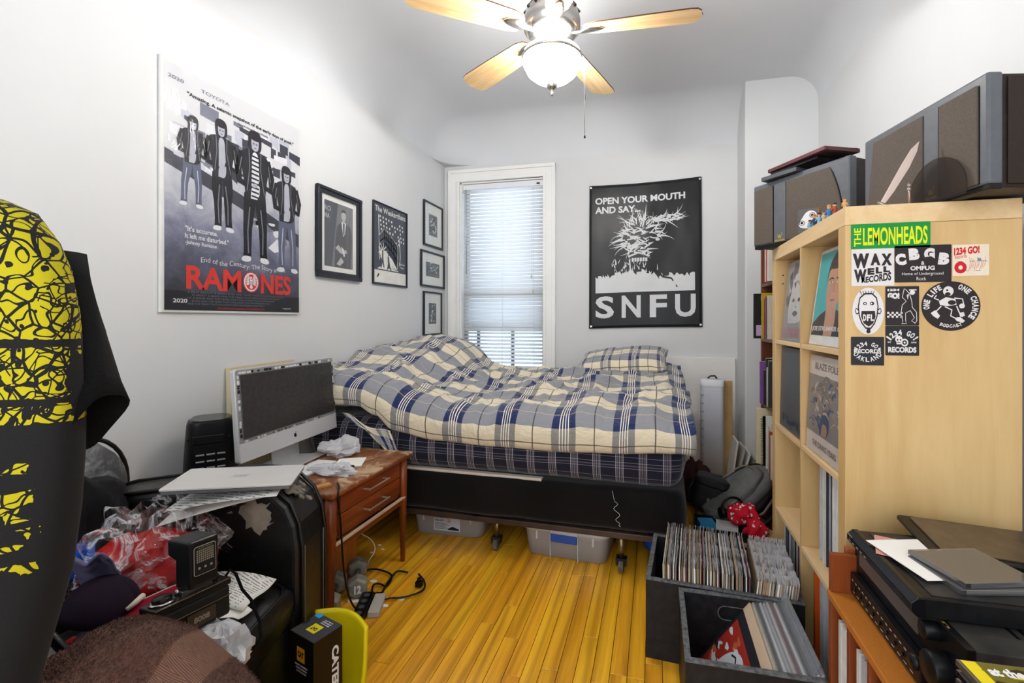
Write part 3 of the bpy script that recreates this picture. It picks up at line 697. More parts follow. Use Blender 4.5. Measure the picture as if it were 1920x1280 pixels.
# ================================================================ bed
BR = R(-1.5)
bed = thing('bed_frame', 'metal bed frame on castered legs carrying the box spring', 'bed frame', (-.87, 2.95, 0), BR)
rail = mat('brown_steel_rail', '#4b3c34', .5, .4, var=.2)
BXW, BYW = 1.02, .74
fr = MB().box((-BXW, -BYW, .165), (BXW, -BYW+.035, .193)).box((-BXW, BYW-.035, .165), (BXW, BYW, .193)).box((-BXW, -BYW, .165), (-BXW+.035, BYW, .193)).box((BXW-.035, -BYW, .165), (BXW, BYW, .193)).box((-.02, -BYW, .168), (.02, BYW, .193))
fr.build('rail_frame', rail, bed, bevel=.003)
brass = mat('worn_brass_leg', '#8d7a55', .35, .8, var=.3, vs=30); rub = mat('grey_caster', '#6b645a', .6, var=.25, vs=30)
for cx_, cy_ in ((-.70, -.61), (.09, -.66), (.735, -.71), (-.70, .6), (.09, .6), (.735, .6)):
    lg = MB().cyl((cx_, cy_, .06), (cx_, cy_, .17), .013, .02, n=14).build('leg', brass, bed)
    MB().cyl((cx_-.012, cy_-.012, .03), (cx_+.012, cy_-.012, .03), .03, n=18).build('caster_wheel', rub, lg, bevel=.003)
    MB().box((cx_-.024, cy_-.025, .034), (cx_-.015, cy_+.015, .068)).box((cx_+.015, cy_-.025, .034), (cx_+.024, cy_+.015, .068)).box((cx_-.024, cy_-.025, .058), (cx_+.024, cy_+.015, .068)).build('caster_fork', mat('dark_steel', '#3d3a36', .45, .7, var=.3), lg, bevel=.002)
def softbox(name, W2, D2, z0, z1, rad, m, label, cat, dz=.0, puff=.02, fr_=.035, seed=0, n=(44, 30), sc=1, uvm=False, crown=.0):
    T_ = thing(name, label, cat, (-.87, 2.95, 0), BR)
    mb = MB(); NR = 14; ns = []
    # superelliptic plan, stacked rings
    per = []
    nx_, ny_ = n
    for i in range(nx_): per.append((-1+2*i/nx_, -1, 0))
    for j in range(ny_): per.append((1, -1+2*j/ny_, 1))
    for i in range(nx_): per.append((1-2*i/nx_, 1, 2))
    for j in range(ny_): per.append((-1, 1-2*j/ny_, 3))
    rings = []; zs = [(0, 1)]
    for k in range(7): a_ = pi/2*k/6; zs.append((1, a_))
    prof = [(rad, z0)]+[(rad*(1-sin(pi/2*k/4)), z0+rad*(1-cos(pi/2*k/4))) for k in range(1, 5)]
    for k in range(1, 6): prof.append((0, z0+rad+(z1-z0-2*rad)*k/6))
    prof += [(rad*(1-cos(pi/2*k/4)), z1-rad+rad*sin(pi/2*k/4)) for k in range(0, 5)]
    for ins, z in prof:
        ring = []
        for px_, py_, sd in per:
            x_ = px_*(W2); y_ = py_*D2
            # round corners in plan
            rc = .06; ax_ = max(0, abs(x_)-(W2-rc)); ay_ = max(0, abs(y_)-(D2-rc)); h_ = math.hypot(ax_, ay_)
            if h_ > rc: x_ = math.copysign(W2-rc+ax_*rc/h_, x_); y_ = math.copysign(D2-rc+ay_*rc/h_, y_)
            nrm = Vector((x_/W2 if abs(px_) >= abs(py_) else 0, y_/D2 if abs(py_) >= abs(px_) else 0, 0))
            if nrm.length: nrm.normalize()
            vv = (z-z0)/(z1-z0); bulge = puff*sin(pi*vv)+fr_*.3*fbm(x_*3+seed, y_*3, z*5+seed)
            x_ += nrm.x*(bulge-ins); y_ += nrm.y*(bulge-ins)
            ring.append((x_, y_, z+dz*(x_)+.006*fbm(x_*3, y_*3+seed)))
        rings.append(ring)
    mb.loft(rings, 0, True, True)
    if uvm:
        nn = len(per); us = [0]
        for i in range(1, nn): us.append(us[-1]+math.dist(rings[7][i-1], rings[7][i]))
        for r_, ring in enumerate(rings):
            for i in range(nn): mb.uv[r_*nn+i] = (us[i], prof[r_][1])
    return T_, mb
tbs, mb = softbox('box_spring', 1.015, .745, .20, .405, .03, None, 'black fabric box spring under the plaid mattress', 'box spring', seed=3, puff=.012)
bsm = mat('black_knit_cover', '#120f10', .75, var=.2, vs=4, bump=.15, bs=500, sheen=.15)
mb.build('cover', bsm, tbs, fix=False)
MB().box((-1.0, -.738, .398), (.35, -.70, .412)).build('piping', mat('cream_piping', '#cfc4b6', .7), tbs, bevel=.004)
# loose thread hanging from the box spring
th = []
for k in range(22):
    v = k/21; th.append((.70+.03*v+(.012*sin(v*19) if v > .35 else 0), -.775-.004*sin(v*9), .40-.145*v))
th += [(.735,-.778,.25),(.728,-.778,.243),(.738,-.778,.24)]
to = MB().tube([((p[0]*cos(BR)-p[1]*sin(BR))-.87, (p[0]*sin(BR)+p[1]*cos(BR))+2.95, p[2]) for p in th], .0010, 5).build('loose_thread', mat('thread', '#c9c9c9', .8))
tag(to, 'pale loose thread dangling down the black box spring front', 'thread')
# navy plaid mattress
t = NT('navy_plaid_sheet'); t.set(.8, sheen=.2)
uvn = t.n('ShaderNodeUVMap'); sx = t.n('ShaderNodeSeparateXYZ'); t.l(uvn.outputs[0], sx.inputs[0])
U = t.math('MULTIPLY', sx.outputs[0], 9.3); V = t.math('MULTIPLY', sx.outputs[1], 10.5)
gb = stripes(t, U, [(.10, .16), (.27, .33)]); gv = stripes(t, V, [(.36, .42)])
wl = stripes(t, U, [(.05, .07), (.36, .38), (.205, .22)]); wv2 = stripes(t, V, [(.25, .27), (.53, .55), (.8, .815)])
c = t.mix(t.math('MULTIPLY', gb, .55), lin('#0e0f24'), lin('#746c74')); c = t.mix(t.math('MULTIPLY', gv, .3), c, lin('#7d7a88'))
c = t.mix(t.math('MULTIPLY', wl, .8), c, lin('#c9c7cf')); c = t.mix(t.math('MULTIPLY', wv2, .42), c, lin('#b9b7c6'))
t.base(c); t.bump(t.noise(t.coord('Object'), 6, 3), .4, .02)
tm, mb = softbox('mattress', 1.0, .725, .41, .655, .055, None, 'thick mattress in a navy plaid fitted sheet', 'mattress', seed=9, puff=.03, fr_=.05, uvm=True)
mb.build('fitted_sheet', t.m, tm, fix=False)
# ---- plaid duvet
def plaid(name, pu, pv):
    t = NT(name); t.set(.85, sheen=.25)
    uvn = t.n('ShaderNodeUVMap'); sx = t.n('ShaderNodeSeparateXYZ'); t.l(uvn.outputs[0], sx.inputs[0])
    U = t.math('MULTIPLY', sx.outputs[0], 1/pu); V = t.math('MULTIPLY', sx.outputs[1], 1/pv)
    bu = stripes(t, U, [(.0, .38)]); bv = stripes(t, V, [(.30, .82)])
    base_ = t.mix(bv, lin('#d6cbb2'), lin('#86888f'))
    band = t.mix(bv, lin('#86847f'), lin('#1c2a56'))
    c = t.mix(bu, base_, band)
    c = t.mix(stripes(t, U, [(.12, .135), (.165, .18), (.21, .225), (.255, .27)]), c, lin('#ece6d8'))
    c = t.mix(t.math('MULTIPLY', stripes(t, U, [(.68, .70)]), .85), c, lin('#2c2c33'))
    c = t.mix(t.math('MULTIPLY', stripes(t, V, [(.05, .065)]), .8), c, lin('#3c3630'))
    c = t.mix(t.math('MULTIPLY', stripes(t, V, [(.55, .565)]), .45), c, lin('#d2bf8a'))
    t.base(c); n_ = t.noise(t.coord('Object'), 9, 4, .6, .8); t.bump(n_, .75, .03); return t.m
duvet_m = plaid('cream_navy_plaid', .285, .30)
def hemz(x):  # height of the front hem along the bed (world x)
    pts = [(-1.96,.74),(-1.72,.745),(-1.55,.745),(-1.44,.70),(-1.32,.62),(-1.1,.585),(-.8,.572),(-.5,.575),(-.2,.59),(.05,.61),(.19,.625),(.3,.63)]
    for (a_, b_), (c_, d_) in zip(pts, pts[1:]):
        if x <= c_: return b_+(d_-b_)*ss(a_, c_, max(a_, x))
    return .63
def topz(x, y):
    v = (y-2.2)/1.55
    z = .735+.06*v-.035*math.exp(-((x+.75)/.35)**2)*(1-v)
    z += .185*ss(-1.20, -1.68, x)*(.75+.35*ss(0, .6, v)) if False else .185*(1-ss(-1.72, -1.15, x))*(.75+.35*ss(0, .6, v))
    z += .10*math.exp(-((x+1.52)/.23)**2-((y-3.35)/.28)**2)
    z += .05*math.exp(-((x-.0)/.5)**2-((y-3.5)/.3)**2)
    z += .022*fbm(x*2.1, y*2.1, 3, 3)+.012*fbm(x*5+3*y, y*2.5, 8, 2)
    rg = lambda p, q, s_: (1-min(1, abs(noise.noise(Vector((p, q, s_))))*3.2))**2
    z += .030*rg(x*1.5+.8*y, y*3.2-.6*x, 1.3)+.022*rg(x*3.4-.7*y, y*2.0+x, 5.1)+.012*rg(x*6, y*5, 9.2)+.010*rg(x*2.2+y*4, y*1.4-x*2, 12.7)
    return z
def duv(u, v):
    x = -1.905+2.10*u; sag_ = ss(-1.45, -1.0, x)
    s = v*1.92
    fy = 2.165-.02*sin(3*x+1)-.026*(x+.87)
    drop = .10+.02*sin(9*x)
    if s < .26:
        q = s/.26; a_ = q*pi/2
        z = hemz(x)+(topz(x, fy+.20)-hemz(x))*sin(a_)**.85; y = fy+.16*(1-cos(a_))-.028*sin(pi*q)
    else:
        y = fy+.16+(s-.26)*.86; z = topz(x, y)
        if y < fy+.32: z = z*ss(fy+.0, fy+.32, y)+(1-ss(fy+.0, fy+.32, y))*topz(x, fy+.20)
        z -= .12*ss(3.5, 3.78, y)
    # right end rolls down
    e = ss(.93, 1.0, u); z -= .015*e*e; x -= .015*e
    y += .02*fbm(x*3, s*2, 5)*ss(.1, .5, s); x += .02*fbm(x*2+9, s*2, 2)
    return (x, y, z)
dm = MB().grid(duv, 150, 120, uv=(2.10, 1.92))
b0_ = len(dm.v)
# turned-under hem roll so the edge reads thick
for i, (k_) in enumerate(range(151)): pass
for q_ in (1, 2, 3):
    row = []
    for i in range(151):
        p = Vector(duv(i/150, 0)); a_ = q_*.9
        row.append((p.x, p.y+.022*(1-cos(a_))+.01*q_, p.z-.014*sin(a_)+.004*q_*(q_ > 1)))
    dm.v += row
    for i in range(151): dm.uv[b0_+(q_-1)*151+i] = (i/150*2.10, -.02*q_)
for q_ in range(3):
    for i in range(150):
        lo = (i, i+1) if q_ == 0 else (b0_+(q_-1)*151+i, b0_+(q_-1)*151+i+1); hi = (b0_+q_*151+i, b0_+q_*151+i+1)
        dm.f.append([lo[1], lo[0], hi[0], hi[1]]); dm.m.append(0); dm.s.append(True)
duvet = dm.build('duvet', duvet_m, None, solid=.018, fix=False)
tag(duvet, 'rumpled cream and navy plaid duvet spread over the mattress', 'duvet')
# loose corner hanging lower left
def tail(u, v):
    x = -1.60+.26*u+.10*v*(1-.2*u); y = 2.135-.012*sin(5*u+2*v)+.01*u-.006*v; z = .70-.10*u-(.14*v)*(.45+.6*u)+.012*sin(8*u)
    return (x, y, z)
tl_ = MB().grid(tail, 20, 16, uv=(.4, .3)).build('hanging_corner', duvet_m, duvet, solid=.012, fix=False)
# tucked cream pillow end at the left
def pillow(name, label, L, D, H, mats, loc, rot, seed, uvs=(1, 1)):
    mb = MB()
    for sgn in (1, -1):
        def f(u, v):
            a_, b_ = 2*u-1, 2*v-1
            th = H*(max(0, (1-abs(a_)**3.2))*max(0, (1-abs(b_)**3.0)))**.42
            k_ = 1-.05*(1-abs(b_))*abs(a_)**4
            return (a_*L*k_*(1-.05*(1-b_*b_)*0), b_*D*(1-.07*(1-a_*a_)*b_*b_), sgn*(th*.5)+.010*fbm(a_*3+seed, b_*3, seed))
        mb.grid(f, 36, 24, uv=uvs)
    o = mb.build(name, mats, None, fix=True); o.location = loc; o.rotation_euler = rot
    return tag(o, label, 'pillow')
pillow('pillow', 'puffy plaid pillow with pointed corner at the right bed head', .33, .22, .17, plaid('pillow_plaid', .24, .22), (-.235, 3.50, .875), (R(14), R(-5), R(-4)), 4, (.8, .5))
pillow('pillow', 'tan pillow peeking from under the duvet at left bed end', .27, .30, .15, mat('tan_pillowcase', '#c6b288', .85, bump=.4, bs=8, bd=.02), (-1.66, 2.55, .755), (R(-4), R(3), R(6)), 8)
# ================================================================ left side of the room
teak = wood('teak_veneer', '#5c2710', '#8e441b', axis=2, scale=9, stretch=.07, rough=.35, tint=.06)
teak_h = wood('teak_veneer_cross', '#5f2a11', '#93481d', axis=1, scale=9, stretch=.07, rough=.35, tint=.06)
t = NT('worn_teak_top'); t.set(.5); co = t.coord('Object'); n1 = t.noise(co, 5.5, 8, .68, .8); n2 = t.noise(co, 60, 3, .7)
c = t.ramp(n1, [(.36, '#56301b'), (.45, '#7a4b2c'), (.52, '#94694a'), (.58, '#c4a98a')])
t.base(t.mix(t.math('MULTIPLY', n2, .35), c, lin('#6b4024'))); t.bump(n1, .3, .003); worn = t.m
NS = thing('nightstand', 'small teak side table with two drawers and a badly worn top', 'side table', (-1.19, 1.52, 0))
MB().box((-.46, -.01, .512), (.012, .585, .531)).build('tabletop', [worn], NS, bevel=.004)
MB().box((-.4601, -.0101, .510), (.0125, .5851, .524)).build('top_edge', teak_h, NS, bevel=.003)
for lx, ly in ((-.02, .02), (-.02, .545), (-.42, .02), (-.42, .545)):
    MB().cyl((lx, ly, 0), (lx, ly, .30), .0105, .02, n=14).cyl((lx, ly, .30), (lx, ly, .511), .02, .022, n=14).build('leg', teak, NS)
cs = MB().box((-.42, .055, .325), (-.025, .067, .511)).box((-.42, .508, .325), (-.025, .52, .511)).box((-.42, .055, .325), (-.025, .52, .337)).box((-.42, .067, .337), (-.41, .508, .511))
cs.build('drawer_case', teak_h, NS, bevel=.002)
MB().box((-.03, .025, .285), (-.012, .54, .318)).build('front_rail', teak_h, NS, bevel=.003)
MB().box((-.015, .02, .316), (-.001, .545, .323)).build('rail_edge', mat('worn_edge', '#cfb59c', .5), NS)
for z0 in (.340, .426):
    d_ = MB().box((-.38, .070, z0), (-.012, .505, z0+.082)).build('drawer', teak_h, NS, bevel=.002)
    MB().box((.018, .21, z0+.042), (.023, .365, z0+.049)).box((-.012, .215, z0+.042), (.018, .221, z0+.049)).box((-.012, .354, z0+.042), (.018, .360, z0+.049)).build('handle', mat('pale_nickel', '#d8cfc2', .3, .8), d_, bevel=.001)
tag(MB().box((-1.60, 1.60, .0), (-1.375, 1.935, .33)).build('plywood_box', wood('orange_plywood', '#a8641f', '#c9832f', axis=2, scale=5, rough=.5), None, bevel=.004), 'plain orange plywood box standing under the side table', 'box')
# ---- all-in-one computer
alu = mat('anodised_aluminium', '#c4c5c7', .35, .35, var=.02); 
CP = thing('desktop_computer', 'all-in-one desktop computer with its front glass removed', 'computer', (-1.638, 1.845, .61), 0, rot=(0, R(-4), R(4.8)))
MC = Matrix(((0,0,1,0),(1,0,0,0),(0,1,0,0),(0,0,0,1)))   # local: x right along screen, y up, z towards viewer
def rrect(x0, y0, x1, y1, r, n=5):
    o = []
    for cx_, cy_, a0 in ((x1-r, y0+r, -pi/2), (x1-r, y1-r, 0), (x0+r, y1-r, pi/2), (x0+r, y0+r, pi)):
        o += [(cx_+r*cos(a0+pi/2*k/n), cy_+r*sin(a0+pi/2*k/n)) for k in range(n+1)]
    return o
HW = .328
MB(MC).prism(rrect(-HW, 0, HW, .38, .014), -.022, .0, 0).build('housing', alu, CP, bevel=.003)
MB(MC).loft([[(x_*k_, .19+(y_-.19)*k_, z_) for x_, y_ in rrect(-HW, 0, HW, .38, .014)] for k_, z_ in ((.98, -.021), (.85, -.038), (.45, -.052))]).build('rear_shell', alu, CP)
MB(MC).box((-HW+.004, .002, .0), (HW-.004, .078, .0022)).build('chin', mat('silver_chin', '#cdced1', .4, .2, var=.01), CP, bevel=.001)
ap = MB(MC); R_ = .0095; ax, ay = 0, .040
ap.flat([(ax+R_*cos(q)*(1+.10*cos(2*q))-(.0045 if abs(q-.25) < .35 else 0), ay+R_*sin(q)*(1.08-.10*abs(sin(q)))-.001*(1 if abs(q-pi/2) < .35 or abs(q-3*pi/2) < .35 else 0)) for q in [2*pi*k/28 for k in range(28)]], .0025)
ap.flat([(ax+.0005, ay+.0105), (ax+.001, ay+.0145), (ax+.0055, ay+.017), (ax+.0055, ay+.0135)], .0025)
ap.build('logo', ink, CP, fix=False)
fr = MB(MC); fr.prism(rrect(-HW+.006, .080, HW-.006, .374, .010), .0, .0012)
inner_o = fr.build('inner_frame', mat('inner_frame_grey', '#a3a4a6', .45, .3, var=.1), CP)
bits = MB(MC); r3 = random.Random(3)
def bit(x0, y0, x1, y1, m_): bits.box((x0, y0, .0012), (x1, y1, .003+r3.random()*.001), m_)
x_ = -HW+.02
while x_ < HW-.03:
    w2_ = r3.uniform(.008, .03); bit(x_, .359, x_+w2_*.8, .368+r3.uniform(-.003, .003), r3.choice([0, 1, 1, 2])); bit(x_, .081, x_+w2_*.5, .086+r3.uniform(0, .003), r3.choice([2, 2, 3, 1])); x_ += w2_
y_ = .095
while y_ < .35:
    h2_ = r3.uniform(.008, .026)
    bit(-HW+.010, y_, -HW+.017+r3.uniform(0, .003), y_+h2_*.75, r3.choice([0, 1, 1, 2])); bit(HW-.017, y_, HW-.010, y_+h2_*.8, r3.choice([0, 2, 1])); y_ += h2_
bits.build('frame_clips', [mat('clip_black', '#1c1c1e', .5), mat('clip_white', '#dcdcda', .5), mat('clip_grey', '#8d8d90', .5), mat('clip_brown', '#6b5148', .5)], CP)
MB(MC).box((-HW+.022, .092, .001), (HW-.020, .357, .0042), 0).build('display_bezel', mat('display_edge', '#7c7c80', .35, .4), CP)
MB(MC).box((-HW+.025, .095, .004), (HW-.023, .354, .0052)).build('screen', mat('dark_lcd', '#3b3839', .25, var=.12, vs=60, bump=.0), CP)
sm_ = MB(MC); sm_.prism([(-.09, -.0), (.09, -.0), (.09, .19), (-.09, .19)], -.058, -.052); sm_.box((-.09, -.078, -.058), (.09, .02, -.052)); sm_.box((-.10, -.080, -.13), (.10, -.074, .085))
so = sm_.build('stand', alu, CP, bevel=.002)
# leaning cardboard
card = mat('corrugated_cardboard', '#b8976a', .85, var=.08, vs=10, bump=.15, bs=200)
tag(MB().add([(-1.875,1.72,0),(-1.85,1.72,0),(-1.85,2.14,0),(-1.875,2.14,0),(-1.925,1.74,.965),(-1.90,1.74,.965),(-1.90,2.13,.972),(-1.925,2.13,.972)],[(0,3,2,1),(4,5,6,7),(0,1,5,4),(1,2,6,5),(2,3,7,6),(3,0,4,7)]).build('flattened_carton', mat('pale_cardboard', '#cdbd9b', .85, var=.06)), 'pale flattened cardboard carton leaning on the wall behind the computer', 'cardboard')
# heater
HT = thing('tower_heater', 'black ceramic tower heater beside the wall left of the computer', 'heater', (-1.765, 1.53, 0), R(48))
def hring(z, k, d=1.0): return [(.088*k*math.copysign(abs(cos(q))**.55, cos(q)), .080*d*math.copysign(abs(sin(q))**.7, sin(q)), z) for q in [2*pi*i/32 for i in range(32)]]
MB().loft([hring(0, 1.1, 1.15), hring(.03, 1.1, 1.15), hring(.034, 1.0), hring(.5, 1.08), hring(.60, 1.04), hring(.70, .98), hring(.765, .93), hring(.782, .88), hring(.786, .80)]).build('housing', black, HT)
MB().loft([hring(.786, .80), hring(.791, .74), hring(.791, .6)]).build('top_panel', mat('glossy_black', '#1d1e20', .15), HT)
sl = mat('silver_grille', '#8f8f90', .3, .6)
for r_ in range(6):
    for c_ in range(3):
        z = .655-.026*r_; ax = (-.048+.034*c_)
        MB().box((ax, -.088, z), (ax+.028, -.078, z+.007)).build('grille_bar', sl, HT, bevel=.002)
MB().box((-.058, -.0855, .70), (.045, -.078, .735)).build('control_recess', mat('deep_black', '#060607', .4), HT, bevel=.004)
for ax in (-.07, .06): MB().cyl((ax, -.082, .722), (ax, -.077, .722), .005, n=12).build('button', black, HT)
# ---- armchair
t = NT('cracked_black_leather'); t.set(.33, spec=.45); co = t.coord('Object')
n1 = t.noise(co, 3.1, 8, .72, .5); n2 = t.noise(co, 26, 4, .7); v = t.n('ShaderNodeTexVoronoi', feature='DISTANCE_TO_EDGE'); v.inputs['Scale'].default_value = 34; t.l(co, v.inputs['Vector'])
crk = t.math('LESS_THAN', v.outputs[0], .03)
c = t.mix(t.math('MULTIPLY', crk, .4), lin('#0a0a0b'), lin('#232222'))
c = t.mix(t.math('MULTIPLY', n2, .6), c, lin('#141415'))
t.base(c); r_ = t.n('ShaderNodeMapRange'); r_.inputs[3].default_value = .26; r_.inputs[4].default_value = .5; t.l(n2, r_.inputs[0]); t.l(r_.outputs[0], t.b.inputs['Roughness'])
hh = t.math('ADD', t.math('MULTIPLY', n1, .6), t.math('MINIMUM', v.outputs[0], .06)); t.bump(hh, .35, .008); leather = t.m
t = NT('peeling_grey_leather'); t.set(.42); co = t.coord('Object'); n1 = t.noise(co, 9, 8, .75, 1)
t.base(t.ramp(n1, [(.42, '#4a4b4d'), (.50, '#6e6f71'), (.58, '#8c8d8e'), (.70, '#acacaa')])); t.bump(n1, .5, .006); greyl = t.m
peel = mat('bare_leather_backing', '#938a7e', .85, c2='#6b6259', var=.2, vs=14, bump=.4, bs=60, bd=.003)
AC = thing('leather_armchair', 'black leather club armchair with cracked peeling arms, piled with things', 'armchair', (-1.356, .815, 0), R(15))
side = [(-.40,.05),(-.40,.60),(-.2,.652),(0,.678),(.18,.70),(.26,.695),(.325,.672),(.37,.63),(.395,.57),(.405,.50),(.405,.05)]
def arm(y0, y1):
    m = MB(Matrix(((1,0,0,0),(0,0,1,0),(0,1,0,0),(0,0,0,1))))
    m.prism(side, y0, y1)
    return m
for y0, y1 in ((.27, .445), (-.44, -.26)):
    hs = 1 if y0 > 0 else .93
    a_ = arm(y0, y1).build('arm', leather, AC, bevel=.022, seg=4); a_.scale = (1 if y0 > 0 else .8, 1, hs); a_.location.x = 0 if y0 > 0 else -.045
    for ys in (y0+.012, y1-.012):
        MB().tube([(x_*1.0+(.004 if x_ > .2 else 0), ys, z_+.004) for x_, z_ in side[1:]], .006, 6).build('welt', leather, a_)
for sgn in (1, -1):
    MB().tube([(.4095+.0, .357+sgn*.062, z_) for z_ in (.08, .2, .35, .5)], .0015, 4).build('stitching', mat('grey_thread', '#6f6c68', .7), AC)
r4 = random.Random(4)
pr = [(p[0], p[1]) for p in blob(0, 0, .045, .032, 26, .38, r4)]
pz = MB(Matrix(((1,0,0,.285),(0,0,-1,.2685),(0,1,0,.605),(0,0,0,1)))); pz.prism([(p[0]-.3*p[1], p[1]*1.5) for p in pr], 0, .0012)
pz.build('peeled_patch', peel, AC)
pz = MB(Matrix(((.82,0,.57,.352),(0,1,0,.34),(-.57,0,.82,.655),(0,0,0,1)))); pz.prism([(p[0]*.8, p[1]*.8) for p in blob(0, 0, .032, .035, 22, .45, r4)], .0, .0055)
pz.build('peeled_patch', peel, AC)
for k in range(9):
    pz = MB(Matrix(((.82,0,.57,.352),(0,1,0,.34),(-.57,0,.82,.655),(0,0,0,1)))); pz.prism(blob(r4.uniform(-.06, .06), r4.uniform(-.06, .06), .009, .006, 9, .4, r4), 0, .0055); pz.build('peeled_patch', peel, AC)
for k in range(7):
    pz = MB(Matrix(((1,0,0,.2),(0,0,-1,.2685),(0,1,0,.63),(0,0,0,1)))); pz.prism(blob(r4.uniform(-.09, .06), r4.uniform(-.02, .03), .007, .004, 8, .4, r4), 0, .0012); pz.build('peeled_patch', peel, AC)
def cushion(m, x0, x1, y0, y1, z0, z1, ex=4, n=22, crown=.02, name='c', seed=0):
    for sgn in (1, -1):
        def f(u, v):
            a_, b_ = 2*u-1, 2*v-1
            # spread samples to edges
            a_ = sin(a_*pi/2); b_ = sin(b_*pi/2)
            th = (max(0, 1-abs(a_)**ex)*max(0, 1-abs(b_)**ex))**(1/ex)
            z = (z0+z1)/2+sgn*((z1-z0)/2*th+crown*(1-a_*a_)*(1-b_*b_))
            return ((x0+x1)/2+(x1-x0)/2*a_, (y0+y1)/2+(y1-y0)/2*b_, z+.006*fbm(a_*3+seed, b_*3, sgn)*th)
        m.grid(f, n, n)
    return m
seat = cushion(MB(), -.30, .395, -.20, .265, .27, .42, 6, 26, .012); seat.build('seat', leather, AC)
MB().tube([(-.1,.255,.405),(.2,.257,.41),(.34,.255,.41),(.375,.235,.405),(.388,.2,.40),(.388,0,.402),(.388,-.2,.40)], .005, 6).build('seat_welt', leather, AC)
MB().box((-.38, -.27, .05), (.375, .27, .275)).build('seat_base', leather, AC, bevel=.01)
bk = MB()
def bring(x_, k_, zt): return [(x_, yy*k_, zz if zz < .3 else .3+(zz-.3)*zt) for yy, zz in rrect(-.47, .06, .47, .825, .17, 8)]
bk.loft([bring(-.43, .93, .95), bring(-.41, .985, .99), bring(-.36, 1, 1), bring(-.29, .99, .99), bring(-.25, .96, .96), bring(-.235, .88, .90)])
bk.build('backrest', greyl, AC)
MB().tube([(-.262, yy*.985, zz) for yy, zz in rrect(-.47, .06, .47, .825, .17, 8)], .007, 6).build('back_welt', leather, AC)
for fx_, fy_ in ((.34, .36), (.34, -.36), (-.36, .36), (-.36, -.36)): MB().cyl((fx_, fy_, 0), (fx_, fy_, .055), .016, .022, n=12).build('leg', matte_black, AC)
# ---- laptop and papers on the far arm
def sheet_of(name, label, cat, corners, thick, m, bend=0, group=None, n=8):
    A, B, Cc, D = [Vector(c_) for c_ in corners]
    def f(u, v):
        p = (A*(1-u)+B*u)*(1-v)+(D*(1-u)+Cc*u)*v
        p.z += bend*sin(pi*u)+bend*.4*sin(2*pi*v); return tuple(p)
    o = MB().grid(f, n, n).build(name, m, None, solid=thick, fix=False)
    return tag(o, label, cat, group)
t = NT('printed_page'); t.set(.8); co = t.coord('Generated'); sp = t.n('ShaderNodeSeparateXYZ'); t.l(co, sp.inputs[0])
ln_ = stripes(t, t.math('MULTIPLY', sp.outputs[1], 22), [(.2, .55)]); nz = t.math('GREATER_THAN', t.noise(t.coord('Object'), 90, 2), .45)
mk = t.math('MULTIPLY', ln_, nz); mk = t.math('MULTIPLY', mk, t.math('LESS_THAN', t.math('ABSOLUTE', t.math('SUBTRACT', sp.outputs[0], .5)), .4))
t.base(t.mix(t.math('MULTIPLY', mk, .75), lin('#dcdad6'), lin('#3a3a3c'))); page = t.m
LP_ = thing('laptop', 'closed silver laptop lying on papers on the armchair arm', 'laptop', (-1.208, 1.137, .716), 0, rot=(R(-2), R(3), R(31)))
MB().prism(rrect(-.158, -.104, .158, .104, .008), -.009, -.001).build('base', mat('dark_laptop_base', '#6b6b6e', .4, .4), LP_, bevel=.001)
MB().prism(rrect(-.160, -.106, .160, .106, .008), .0, .006).build('lid', mat('silver_lid', '#c9c8c6', .4, .15, var=.01), LP_, bevel=.0015)
lg_ = MB()
for k in range(4): lg_.stroke([(-.018+.011*k, -.012), (-.010+.011*k, .012)], .0022, .0064)
lg_.build('logo', mat('logo_grey', '#77787a', .3, .5), LP_, fix=False)
sheet_of('paper_sheet', 'printed sheet bent over the armchair arm directly beneath the laptop', 'paper', [(-1.30, .985, .665), (-1.04, 1.10, .690), (-1.13, 1.27, .706), (-1.36, 1.20, .690)], .0008, page, .006)
sheet_of('paper_sheet', 'lower sheet drooping off the inner arm below the printed one', 'paper', [(-1.33, .99, .62), (-1.06, 1.125, .685), (-1.14, 1.25, .702), (-1.34, 1.15, .685)], .0008, paper, .004)
sheet_of('newspaper', 'crumpled newspaper lying on the seat beside the far arm', 'newspaper', [(-1.24, .93, .455), (-1.02, .97, .447), (-1.04, 1.10, .455), (-1.20, 1.03, .49)], .0015, page, .012)
sheet_of('newspaper', 'folded white flyer tucked under the camera on the seat', 'newspaper', [(-1.17, .90, .452), (-1.03, .90, .437), (-1.01, .99, .439), (-1.14, 1.0, .463)], .0012, paper, .01)
# ---- things heaped on the seat
def heap(name, label, cat, c0, r0, m, seed, amp=.28, n=36, flat=.55, fold=7, parent=None, facet=False):
    # crumpled cloth: a flattened blob with sharp folds
    mb = MB()
    def f(u, v):
        th = 2*pi*u; ph = pi*v
        d = Vector((sin(ph)*cos(th), sin(ph)*sin(th), -cos(ph)))
        k = 1+amp*fbm(d.x*1.6+seed, d.y*1.6, d.z*1.6)+amp*.35*abs(noise.noise(d*fold+Vector((seed, 0, 0))))*2-.1*abs(noise.noise(d*fold*2+Vector((0, seed, 0))))
        z = d.z*r0[2]*k
        if z < -r0[2]*flat: z = -r0[2]*flat
        return (c0[0]+d.x*r0[0]*k, c0[1]+d.y*r0[1]*k, c0[2]+z)
    mb.grid(f, n, n//2, smooth=not facet)
    o = mb.build(name, m, parent, fix=False)
    return tag(o, label, cat) if label else o
blackcloth = mat('black_jersey', '#171719', .9, var=.2, vs=12, bump=.25, bs=300, sheen=.04)
